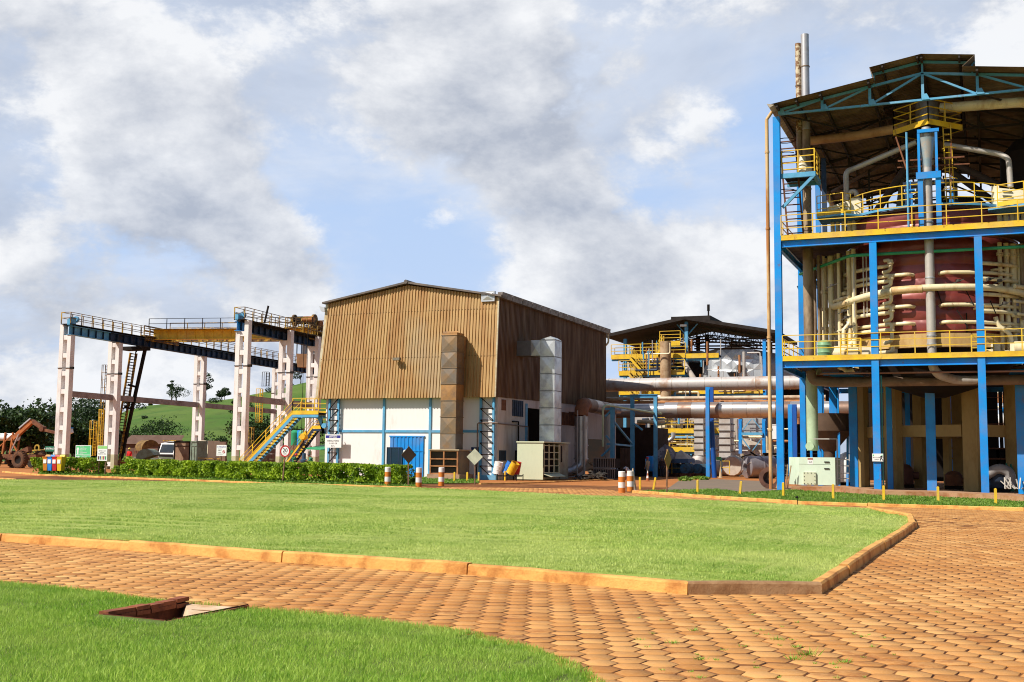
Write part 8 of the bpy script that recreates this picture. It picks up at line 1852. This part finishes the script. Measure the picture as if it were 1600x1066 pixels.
mb = MB(); p = P(1107, 494, YS_+10); mb.tube((p.x, YS_+10, p.z-1.5), (p.x, YS_+10, P(1107, 478, YS_+10).z), .1, n=8); mb.tube((p.x, YS_+10, P(1107, 478, YS_+10).z-.6), (p.x, YS_+10, P(1107, 476, YS_+10).z), .16, n=8); mb.build('roof_mast', M_DARK, SH_)
mb = MB(); p = P(1068, 509, YS_+.2); mb.box(p.x-.35, p.x+.35, YS_+.0, YS_+.3, p.z-.1, p.z+.12); mb.build('floodlight', M_SIGNW, SH_, False)
# second lower shed roof further back right
mb = MB(); a_ = P(1108, 548, 140); b_ = P(1150, 539, 140); c_ = P(1240, 566, 140); mb.prism([(a_.x, 140, a_.z), (b_.x, 140, b_.z), (c_.x, 140, c_.z), (c_.x, 140, c_.z-.8), (b_.x, 140, b_.z-.6), (a_.x, 140, a_.z-.5)], (0, 15, 0)); mb.box(b_.x-.8, b_.x+1.5, 139.8, 142, b_.z, b_.z+.3); tag(mb.build('rear_shed_roof', M_SHED, None, False), 'low black roof of a second shed behind the boiler', 'roof')

# --- boiler with quilted silver cladding
YB_ = 124.5; BO = thing('boiler', 'large boiler clad in crumpled silver sheet panels under the open shed', 'boiler', (P(1150, 745, YB_).x, YB_, 0))
M_QUILT = mat('silver_quilt_sheet', (.66, .68, .70), .35, .45, (.52, .54, .56), 1.0, (.5, .8))
def quilt(mb, polypx, Y, cell=1.25, d=.32):
    """faceted sheet: grid of pyramids clipped to a pixel outline measured on the plane Y"""
    pts = [P(*p, Y) for p in polypx]; poly = [(p.x, p.z) for p in pts]; xs = [p[0] for p in poly]; zs = [p[1] for p in poly]; rn = random.Random(2); nx = int((max(xs)-min(xs))/cell)+1; nz = int((max(zs)-min(zs))/cell)+1
    dx = (max(xs)-min(xs))/nx; dz = (max(zs)-min(zs))/nz
    for i in range(nx):
        for j in range(nz):
            x = min(xs)+i*dx; z = min(zs)+j*dz; cs = [(x, z), (x+dx, z), (x+dx, z+dz), (x, z+dz)]
            ins = inpoly(np.array([(x+dx/2, z+dz/2)]+cs), poly)
            if not ins[0] or ins[1:].sum() < 2: continue
            cs3 = [(u, Y, w_) for u, w_ in cs]; ax = x+dx*rn.uniform(.3, .7); az = z+dz*rn.uniform(.35, .75); mb.add(cs3+[(ax, Y-d*rn.uniform(.4, 1.2), az)], [(0, 1, 4), (1, 2, 4), (2, 3, 4), (3, 0, 4)])
mb = MB(); pts = [P(x, y, YB_+.02) for x, y in ((1122, 547), (1175, 546), (1195, 565), (1195, 590), (1195, 745), (1100, 745), (1090, 600), (1104, 568))]; mb.prism([(p.x, YB_+.02, max(.0, p.z)) for p in pts], (0, 9, 0)); mb.build('shell', M_LSTEEL, BO, False)
mb = MB(); quilt(mb, [(1118, 547), (1176, 546), (1194, 566), (1194, 593), (1096, 593), (1104, 580), (1104, 568), (1112, 567)], YB_); mb.build('quilted_cladding', M_QUILT, BO, False)
mb = MB(); pts = [P(x, y, YB_-1.2) for x, y in ((1096, 592), (1104, 580), (1134, 580), (1142, 592))]; mb.prism([(p.x, YB_-1.2, p.z) for p in pts], (0, 1.15, 0)); quilt(mb, [(1096, 592), (1104, 580), (1134, 580), (1142, 592)], YB_-1.23, .9, .2); mb.build('lower_hood', M_QUILT, BO, False)
mb = MB(); a_ = P(1153, 581, YB_-.3); b_ = P(1163.5, 571, YB_-.3); mb.box(a_.x, b_.x, YB_-.5, YB_-.25, a_.z, b_.z); a_ = P(1136, 592, YB_-.3); b_ = P(1153, 581.5, YB_-.3); mb.box(a_.x, b_.x, YB_-.5, YB_-.25, a_.z, b_.z); each(mb, 'dark_opening', M_DARK, BO, False)
mb = MB(); a_ = P(1176, 546, YB_); b_ = P(1208, 575, YB_+2.0)
mb = MB(); p0_, p1_, p2_ = P(1177, 546, YB_-.05), P(1196, 566, YB_-.05), P(1196, 600, YB_-.05); mb.add([p0_, p1_, p2_, Vector((p2_.x+2.2, YB_+8, p2_.z)), Vector((p1_.x+2.2, YB_+8, p1_.z)), Vector((p0_.x+2.2, YB_+8, p0_.z))], [(0, 1, 4, 5), (1, 2, 3, 4)]); mb.build('side_sheet', mat('dark_corrugated_side', (.20, .18, .20), .5, .4, (.3, .28, .3), 3), BO, False)
# left block of plant behind the yellow platforms
PB = thing('plant_block', 'grey clad plant block with dark openings behind the yellow platforms', 'plant', (P(1030, 745, 127).x, 127, 0))
mb = MB()
for px0, px1, pyt, Y, d_ in ((985, 1035, 556, 127, 6), (1040, 1096, 548, 127.5, 6)): a_ = P(px0, 745, Y); b_ = P(px1, pyt, Y); mb.box(a_.x, b_.x, Y, Y+d_, 5.6, b_.z)
mb.build('clad_wall', mat('grey_sheet_wall', (.46, .45, .44), .5, .3, (.36, .33, .31), 1.2), PB, False)
mb = MB()
for px0, px1, py0, py1 in ((1040, 1104, 566, 592), (1050, 1074, 556, 566), (1000, 1010, 570, 592), (970, 990, 560, 566)): a_ = P(px0, py1, 126.6); b_ = P(px1, py0, 126.6); mb.box(a_.x, b_.x, 126.5, 126.95, a_.z, b_.z)
each(mb, 'dark_opening', M_DARK, PB, False)
mb = MB(); a_ = P(990, 546, 126); b_ = P(1080, 546, 126); rn = random.Random(4); mb.tube((a_.x, 126, a_.z-.2), (b_.x, 126, a_.z-.3), .35, n=10)
for i in range(16): x = a_.x+(b_.x-a_.x)*rn.random(); mb.tube((x, 125.8, a_.z), (x+rn.uniform(.2, .8), 126, a_.z+rn.uniform(.2, .8)), rn.uniform(.1, .3), n=8)
mb.build('rusty_top_pipes', M_RUST, PB)
mb = MB(); a_ = P(1040, 745, 118.5); x = P(1040, 560, 118.5).x; mb.tube((x, 118.5, 2), (x, 118.5, P(1040, 534, 118.5).z), .58, n=16); tag(mb.build('tan_stack', mat('tan_rusty_stack', (.48, .34, .20), .6, 0, (.30, .17, .08), 1.5)), 'tan rusty vertical stack in front of the yellow platforms', 'stack')
mb = MB(); mb.tube(P(1065, 562, 120), P(1084, 592, 119.5), .3, n=10); mb.tube(P(1055, 585, 121), P(1064, 592, 121), .25, n=10); tag(mb.build('chute_pipe', M_CANVAS), 'pale diagonal chute pipe behind the tan stack', 'chute')

# --- yellow platforms
def yplat(label, px0, px1, pyz, Y, dep=1.3, rh=None, rails=True, mb_under=True):
    a_ = P(px0, pyz, Y); b_ = P(px1, pyz, Y); z = (a_.z+b_.z)/2; rt = thing('walkway', label, 'walkway', ((a_.x+b_.x)/2, Y, z), 'yellow walkways of the rear plant')
    mb = MB(); mb.box(a_.x, b_.x, Y, Y+dep, z-.1, z+.05); mb.build('deck', M_DARK, rt, False)
    mb = MB(); mb.box(a_.x, b_.x, Y-.05, Y-.001, z-.24, z+.26); mb.build('toe_board', M_YEL, rt, False)
    mb = MB(); mb.box(a_.x, b_.x, Y+.1, Y+.3, z-.42, z-.105); mb.build('edge_beam', M_BLUE2, rt, False)
    if rails:
        mb = MB(); railing(mb, [(a_.x, Y-.02, z+.26), (b_.x, Y-.02, z+.26)], rh or 1.1, 1.8, .035); mb.build('railing', M_YEL, rt, False); mb = MB(); railing(mb, [(a_.x, Y+dep, z+.05), (b_.x, Y+dep, z+.05)], rh or 1.1, 1.8, .03); mb.build('railing', M_DYEL, rt, False)
    return rt
yplat('top yellow walkway left of the tan stack', 955, 1071, 557, 120)
yplat('top yellow walkway extension in front of the silver boiler', 1072, 1123, 556, 120, rails=False)
yplat('small highest yellow stage at the head of the plant', 1031, 1063, 537, 121)
yplat('second yellow walkway below the top one, left half', 967, 1040, 583, 119)
yplat('short second level yellow walkway right of the tan stack', 1042, 1070, 582, 119)
yplat('long yellow walkway between the two grey pipes', 967, 1192, 612.5, 119.5, rh=.9)
yplat('yellow walkway at mid height behind the portal frame', 1026, 1124, 673.5, 116)
yplat('lower yellow walkway above the canopy tent', 1046, 1102, 702.5, 114)
yplat('lower left piece of yellow walkway behind the portal frame', 990, 1046, 703, 116, rh=1.0)
def ystair(label, a_, b_, Y):
    p0 = P(*a_, Y); p1 = P(*b_, Y); stairs('steel_staircase', label, p0, p1, .9, M_YEL, M_DYEL, M_YEL, 9, (0, 1, 0), grp='yellow stair flights of the rear plant')
ystair('upper yellow stair flight from the top walkway down to the right', (1005, 583), (983, 558), 118.2)
ystair('second yellow stair flight dropping behind the upper grey pipe', (1000, 606), (981, 583), 118.0)
ystair('third yellow stair flight seen under the upper grey pipe', (996, 628), (983, 612), 118.0)
ystair('short yellow stair up to the highest stage', (1026, 556), (1034, 541), 119.2)
for px0, pyt, pyb, m_ in ((986, 546, 575, M_BLUE2), (1014.5, 549, 571, M_BLUE2), (1002, 586, 615, M_BLUE2), (1030, 612, 625, M_BLUE2)):
    p = P(px0, pyb, 121.4); mb = MB(); mb.ibeam((p.x, 121.4, p.z), (p.x, 121.4, P(px0, pyt, 121.4).z), .35, .3, .04, up=(0, 1, 0)); tag(mb.build('platform_post', m_, None, False), {986: 'pale blue post behind the top left walkway', 1014.5: 'pale blue post behind the middle of the top walkway', 1002: 'pale blue post just above the upper grey pipe', 1030: 'pale blue stub post under the upper grey pipe'}[px0], 'post', 'pale blue posts of the rear plant')

# --- white ribbed ducts
def rduct(label, px0, px1, pyt, pyb, Y, nseg, m_, foot=False):
    a_ = P(px0, pyb, Y); b_ = P(px1, pyt, Y); z0 = max(.3, a_.z); rt = thing('ribbed_duct', label, 'duct', ((a_.x+b_.x)/2, Y, 0), 'pale ribbed ducts under the big pipe'); L = (b_.z-z0)/nseg; mb = MB()
    for i in range(nseg): e = .0 if i % 2 else .03; mb.box(a_.x-e, b_.x+e, Y-e, Y+1.7+e, z0+L*i+.05, z0+L*(i+1)-.05)
    mb.build('duct_body', m_, rt, False); mb = MB()
    for i in range(nseg+1): mb.box(a_.x-.1, b_.x+.1, Y-.1, Y+1.8, z0+L*i-.05, z0+L*i+.05)
    mb.build('rib', mat('duct_rib', (.16, .14, .13), .6), rt, False)
    if foot: mb = MB(); mb.tube(((a_.x+b_.x)/2-1.3, Y+.6, .8), ((a_.x+b_.x)/2+1.3, Y+.6, .8), .85, n=20); mb.build('foot_drum', M_GREYPIPE, rt)
    return rt
M_DW = mat('dusty_white_duct', (.58, .55, .53), .55, .2, (.44, .38, .33), .8)
rduct('wide pale ribbed duct right of the twin blue posts', 1124, 1140.5, 652, 716, 112, 6, M_DW, True)
rduct('narrow pale ribbed duct left of the twin blue posts', 1085, 1098.5, 652, 722, 113.5, 7, mat('dusty_white_duct', (0, 0, 0)))
mb = MB(); p = P(1091, 725, 113); mb.path([P(1092, 718, 113), P(1090, 728, 112.6), P(1078, 735, 112), P(1066, 736, 112)], [.7, .7, .55, .4], 16); tag(mb.build('bent_duct', M_DW), 'pale duct bend curling left at the foot of the narrow ribbed duct', 'duct')
# sloping conveyor wall panel in the bay
mb = MB(); pts = [P(x, y, 116) for x, y in ((1156, 683), (1200, 699), (1200, 712), (1190, 710), (1160, 694))]; mb.prism([(p.x, 116, p.z) for p in pts], (0, 1.2, 0)); tag(mb.build('sloping_chute', M_CANVAS, None, False), 'pale sloping chute wall inside the open bay', 'chute')
mb = MB(); p = P(1147, 665, 118); mb.box(P(1143, 665, 118).x, P(1152, 665, 118).x, 118, 120, 2.5, P(1147, 655, 118).z); tag(mb.build('corrugated_casing', M_GREYPIPE, None, False), 'brown grey casing behind the wide ribbed duct', 'casing')
# dark backdrop machinery hall: real walls deep inside the shed
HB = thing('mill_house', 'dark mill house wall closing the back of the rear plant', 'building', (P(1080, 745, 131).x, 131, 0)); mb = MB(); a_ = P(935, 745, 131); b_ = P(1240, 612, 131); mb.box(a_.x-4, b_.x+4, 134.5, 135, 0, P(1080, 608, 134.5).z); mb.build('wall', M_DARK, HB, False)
# assorted pipes and equipment in front of that wall
rn = random.Random(21); EQM = [M_GREYPIPE, M_LSTEEL, M_RUSTL, M_BLUE2, M_CREAM, M_DBLUE, M_DW]
PW = thing('pipework_bundle', 'tangle of small pipes, valves and lines behind the lattice frames', 'pipework', (P(1010, 745, 118).x, 118, 0))
for mi, m_ in enumerate(EQM):
    mb = MB()
    for i in range(20):
        px = rn.uniform(990, 1060) if mi % 2 else rn.uniform(1000, 1205); py = rn.uniform(548, 735); Y = rn.uniform(115, 123); p = P(px, py, Y); L = rn.uniform(.8, 3.5); r_ = rn.uniform(.04, .16)
        if rn.random() < .55: mb.path([p, p+Vector((L, 0, 0)), p+Vector((L, 0, rn.choice([-1, 1])*rn.uniform(.5, 1.5)))], r_, 8, .2)
        else: mb.tube(p, p+Vector((0, 0, rn.uniform(.8, 3))), r_, n=8)
    each(mb, 'pipe', m_, PW)
for i, (px, py, w_, h_, m_, l) in enumerate(((1033, 668, .8, .7, M_CREAM2, 'cream box on the mid yellow walkway, left one'), (1052, 666, .5, .6, M_CREAM2, 'cream box on the mid yellow walkway, middle one'), (1061, 667, .45, .5, M_CREAM2, 'cream box on the mid yellow walkway, right one'), (1213, 675, 1.2, 1.4, M_SIGNW, 'white casing seen left of the blue column at mid height'), (1216, 705, .8, 1.0, M_CREAM2, 'cream casing left of the blue column lower down'), (1134, 722, .9, 1.1, M_SIGNW, 'white box beside the foot of the wide ribbed duct'))):
    p = P(px, py, 116.5); mb = MB(); mb.box(p.x-w_/2, p.x+w_/2, 116.5, 117.3, p.z-h_/2, p.z+h_/2); mb.box(p.x-w_/2-.04, p.x+w_/2+.04, 116.45, 117.35, p.z+h_/2+.001, p.z+h_/2+.06); tag(mb.build('equipment_box', m_, None, False), l, 'box', 'pale equipment boxes')
p = P(1010, 650, 108); mb = MB(); mb.path([P(1020, 689, 112), P(1045, 689, 112), P(1052, 684, 112), P(1052, 676, 112)], .22, 12, .6); tag(mb.build('silver_pipe', M_LSTEEL), 'polished curved pipe behind the portal frame', 'pipe')
mb = MB(); mb.path([P(996, 659, 107), P(1013, 659, 107), P(1038, 660, 108)], .2, 10, .3); tag(mb.build('cream_pipe', M_CREAM), 'short cream pipe under the big bend', 'pipe')
mb = MB(); a_ = P(955, 648, 101); b_ = P(988, 648, 101); mb.tube(a_, b_, .3, n=14); tag(mb.build('rusty_pipe', M_RUSTL), 'rusty horizontal pipe piece under the bent pipe', 'pipe')
for i, (px, py, l) in enumerate(((1072, 735, 'leftmost blue pump motor on the ground row'), (1077, 733, 'second blue pump motor of the ground row'), (1091, 732, 'third blue pump motor, below the narrow duct'), (1101, 735, 'fourth blue pump motor beside the bright blue post'), (1051, 737, 'dark blue pump left of the row, near the tent'), (1061, 738, 'small pump between tent leg and motor row'))):
    q = P(px, 744, 103+i*.7); rt = thing('pump_motor', l, 'motor', (q.x, q.y, 0), 'blue pump motors in a row'); mb = MB(); mb.tube((q.x, q.y-.5, .75), (q.x, q.y+.5, .75), .42, n=16); mb.tube((q.x, q.y-.7, .75), (q.x, q.y-.5, .75), .2, n=12)
    for k in range(7): mb.tube((q.x, q.y-.45+.15*k, .75), (q.x, q.y-.42+.15*k, .75), .46, n=16)
    mb.build('motor_body', mat('dusty_blue_motor', (.02, .14, .28), .5, 0, (.05, .08, .1), 2), rt); mb = MB(); mb.box(q.x-.45, q.x+.45, q.y-.5, q.y+.5, 0, .33); mb.build('base', M_RUST, rt, False)
# blue tank beside the worker
q = P(1015.5, 728, 101); mb = MB(); mb.lathe((q.x, 101, .45), [(0, 0), (.3, .05), (.42, .3), (.42, 1.1), (.3, 1.38), (.1, 1.42), (0, 1.42)], 18); mb.bar((q.x-.3, 101, 0), (q.x-.3, 101, .6), .07, .07); mb.bar((q.x+.3, 101, 0), (q.x+.3, 101, .6), .07, .07); tag(mb.build('pressure_vessel', M_BLUE), 'small bright blue pressure tank next to the standing worker', 'tank')
# canopy tent
TY = 104.0; a_ = P(1046, 744, TY); b_ = P(1070, 744, TY); zc_ = P(1058, 717, TY).z; zp_ = P(1056, 703, TY).z
TN = thing('canopy_tent', 'pale canopy tent with blue valance behind the yellow brown sign', 'tent', ((a_.x+b_.x)/2, TY, 0)); x0, x1 = a_.x-.2, b_.x+.3; cx_, cy_ = (x0+x1)/2, TY+1.3
mb = MB(); cs = [(x0, TY, zc_), (x1, TY, zc_), (x1, TY+2.6, zc_), (x0, TY+2.6, zc_)]; mb.add(cs+[(cx_, cy_, zp_)], [(0, 1, 4), (1, 2, 4), (2, 3, 4), (3, 0, 4)]); mb.build('canopy', M_CANVAS, TN, False)
mb = MB(); mb.box(x0, x1, TY-.02, TY-.001, zc_-.38, zc_-.0); mb.box(x1+.001, x1+.02, TY, TY+2.6, zc_-.38, zc_); mb.build('valance', mat('blue_valance', (.10, .18, .32), .7), TN, False)
for x in (x0+.05, x1-.05):
    for y in (TY+.05, TY+2.55): mb = MB(); mb.bar((x, y, 0), (x, y, zc_-.02), .06, .06); mb.build('leg', M_LSTEEL, TN, False)
# dark grey draped tarp left of it
TP = thing('draped_canopy', 'dark grey draped tarpaulin canopy left of the pale tent', 'tent', (P(1030, 744, 103).x, 103, 0)); zA_ = P(1038, 694, 103).z; mb = MB(); pk = P(1039, 694, 103.6); L0 = P(1014, 717, 102.5); L1 = P(1048, 718, 102.5); S1 = P(1051, 700, 103.8)
mb.add([L0, L1, Vector((L1.x, 106, L1.z)), Vector((L0.x, 106, L0.z)), pk, S1], [(0, 1, 4), (1, 5, 4), (1, 2, 5), (2, 3, 4, 5), (3, 0, 4)]); mb.add([L0, L1, L1-Vector((0, 0, .45)), L0-Vector((0, 0, .45))], [(0, 1, 2, 3)]); mb.build('canopy', M_TARP, TP, False)
for p in (L0, L1): mb = MB(); mb.bar((p.x, 102.6, 0), (p.x, 102.6, p.z-.02), .06, .06); mb.build('leg', M_DARK, TP, False)
# silver rotor drum lying on the ground, canvas bundle, pipe stacks
q = G(1176, 744); DR_ = thing('steel_cylinder', 'grey steel cylinder with a round hole in its end lying on the ground', 'cylinder', (q.x, q.y-8, 0)); yy = q.y-14; q2 = P(1166, 735, yy); r_ = .98; d_ = Vector((.75, .66, 0)).normalized()
c0_ = Vector((P(1167, 735, yy).x, yy, r_)); mb = MB(); c1_ = c0_+d_*2.6
mb.tube(c0_, c1_, r_, n=32, cap=False); mb.tube(c0_+d_*1.2, c0_+d_*1.3, r_+.05, n=32); mb.build('shell', mat('dull_zinc', (.36, .34, .37), .4, .5, (.28, .25, .26), 1.5), DR_)
ax = d_.cross(Vector((0, 0, 1))); mb = MB(); ring0 = [c0_+ax*math.cos(i/24*6.2832)*r_+Vector((0, 0, 1))*math.sin(i/24*6.2832)*r_ for i in range(24)]; ring1 = [c0_-d_*.18+(p-c0_)*.34 for p in ring0]; ring2 = [p+d_*.6 for p in ring1]
mb.add(ring0+ring1+ring2, [(i, (i+1) % 24, 24+(i+1) % 24, 24+i) for i in range(24)]+[(24+i, 24+(i+1) % 24, 48+(i+1) % 24, 48+i) for i in range(24)]+[tuple(range(48, 72))]); mb.build('end_cone', mat('dull_zinc', (0, 0, 0)), DR_)
mb = MB(); mb.add([p+d_*.002*0+Vector((0, 0, 0)) for p in [c0_+d_*.35+(p-c0_)*.33 for p in ring0]], [tuple(range(24))]); mb.build('bore', M_DARK, DR_, False)
mb = MB()
for i in range(4): th = i*math.pi/2+.5; v = ax*math.cos(th)+Vector((0, 0, 1))*math.sin(th); mb.bar(c0_+v*.4-d_*.16, c0_+v*.9-d_*.04, .08, .06)
each(mb, 'spoke', M_GREYPIPE, DR_, False)
q = P(1147, 735, 112); rt = thing('wrapped_bundle', 'tan canvas wrapped bundle left of the grey cylinder', 'bundle', (q.x, 112, 0)); mb = MB(); mb.lathe((q.x, 111, 1.0), [(0, 0), (.9, .05), (1.05, .6), (1.0, 1.6), (0, 1.7)], 14, axis='y'); mb.build('canvas_roll', M_CANVAS, rt)
mb = MB()
for i in range(9):
    for j in range(3): z = .25+i*.24; p = P(1195, 735, 108); mb.tube((p.x+.1*(i % 2), 107+j*.4, z), (p.x+5.5, 107+j*.4, z), .1, n=8)
tag(mb.build('pipe_stack', M_DARK), 'dark stack of long pipes left of the blue column', 'pipes')
mb = MB()
for i in range(5): p = P(1189+i*3, 717+i*8, 107); mb.bar(p, p+Vector((3.4, 0, 0)), .07, .07)
tag(mb.build('bright_tubes', M_LSTEEL, None, False), 'bright steel tubes lying on the dark pipe stack', 'pipes')
mb = MB(); p = P(1160, 728, 113); rr2 = random.Random(8)
for i in range(26): a_ = Vector((p.x+rr2.uniform(-3, 4.5), 113+rr2.uniform(-1, 1), rr2.uniform(.1, 2.2))); mb.bar(a_, a_+Vector((rr2.uniform(-1.5, 1.5), rr2.uniform(-.5, .5), rr2.uniform(-.6, .6))), rr2.uniform(.08, .3), rr2.uniform(.06, .2))
tag(mb.build('scrap_heap', M_DARK, None, False), 'dark scrap metal heap behind the grey cylinder', 'scrap')
# metal crates near the bent pipe, plastic bag
rt = thing('metal_crate', 'dark slatted metal crate stacked two high beside the bent pipe', 'crate', (P(941, 745, 84).x, 84, 0))
a_ = P(926, 748, 84); b_ = P(959, 725, 84); 
for k in range(2):
    z0 = .08+k*.82; mb = MB(); mb.box(a_.x, b_.x, 84.2, 85.6, z0, z0+.7); mb.build('bin_body', M_DARK, rt, False); mb = MB(); n_ = 12
    for i in range(n_+1): x = a_.x+(b_.x-a_.x)*i/n_; mb.bar((x, 84.15, z0), (x, 84.15, z0+.72), .05, .05)
    for z in (z0, z0+.72): mb.bar((a_.x, 84.13, z), (b_.x, 84.13, z), .05, .07)
    mb.build('slat', mat('worn_grey_slat', (.16, .15, .15), .6), rt, False)
q = P(966, 742, 86); rubble('plastic_sheet', 'crumpled white plastic sheeting right of the metal crates', 'plastic sheet', (q.x, 86, 0), .75, .5, 1.6, mat('white_plastic_film', (.62, .62, .66), .35), 26, 7)
q = G(1128, 712, 0); rt, a_, b_, w, h, pn = board('small_sign', 'small green hanging sign beside the wide ribbed duct', 1119, 1127, 714, 719, 103, M_SIGNG, post=(1.0,), pm=M_BLUE2)
mb = MB(); a_ = P(1060, 720, 104.5); b_ = P(1075, 720, 104.5); railing(mb, [P(1020, 741, 104.8)*1.0, P(1080, 741, 104.8)], 1.1, 1.6, .035, (1, .5)); tag(mb.build('yellow_barrier', M_YEL, None, False), 'yellow barrier rail in front of the pump motors', 'barrier')
mb = MB(); railing(mb, [P(1127, 741, 106), P(1140, 741, 106)], 1.2, 1.0, .035, (1, .5)); tag(mb.build('yellow_barrier', M_YEL, None, False), 'short yellow barrier rail beside the wide ribbed duct foot', 'barrier')
# --- rear hall seen through the ground floor of the process building
RH = thing('rear_hall', 'dark rear hall with openings seen between the tan columns of the process building', 'building', (P(1450, 745, 93).x, 93, 0))
def rh(px0, px1, py0, py1, Y=93.0): a_ = P(px0, py1, Y); b_ = P(px1, py0, Y); return a_.x, b_.x, max(0, a_.z), b_.z
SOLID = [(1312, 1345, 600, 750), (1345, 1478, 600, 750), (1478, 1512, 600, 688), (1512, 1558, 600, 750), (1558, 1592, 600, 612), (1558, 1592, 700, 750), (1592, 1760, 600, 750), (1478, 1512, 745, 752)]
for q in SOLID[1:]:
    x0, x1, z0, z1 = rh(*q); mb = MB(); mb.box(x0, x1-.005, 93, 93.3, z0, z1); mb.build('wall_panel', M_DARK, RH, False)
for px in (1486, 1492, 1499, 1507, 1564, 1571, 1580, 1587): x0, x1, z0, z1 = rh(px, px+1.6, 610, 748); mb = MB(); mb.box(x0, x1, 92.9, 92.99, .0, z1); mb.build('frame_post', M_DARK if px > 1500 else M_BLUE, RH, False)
for py in (621, 640, 662, 700, 716): x0, x1, z0, z1 = rh(1478, 1592, py, py+1.5); mb = MB(); mb.box(x0, x1, 92.8, 92.89, z0, z1); mb.build('rail_bar', M_RUST, RH, False)
rn = random.Random(31)
PX2 = thing('equipment_row', 'pale equipment and pipes glimpsed through the openings of the dark rear hall', 'equipment', (P(1530, 745, 104).x, 104, 0))
for i in range(26):
    px = rn.choice([rn.uniform(1322, 1345), rn.uniform(1474, 1520), rn.uniform(1556, 1600)]); py = rn.uniform(605, 735); Y = rn.uniform(100, 112); p = P(px, py, Y); mb = MB()
    if i % 3: mb.tube((p.x-rn.uniform(.4, 2), Y, p.z), (p.x+rn.uniform(.4, 1.5), Y, p.z), rn.uniform(.1, .5), n=12)
    else: mb.box(p.x-.8, p.x+.8, Y, Y+1, max(0, p.z-rn.uniform(.5, 1.5)), p.z)
    mb.build('equipment_piece', rn.choice([M_SIGNW, M_DW, M_LSTEEL, M_BLUE, M_CREAM2, M_RUSTL]), PX2)
for o in list(bpy.data.objects):
    if o.type == 'MESH' and o.parent is None and 'kind' not in o and 'label' not in o: print('UNTAGGED', o.name)
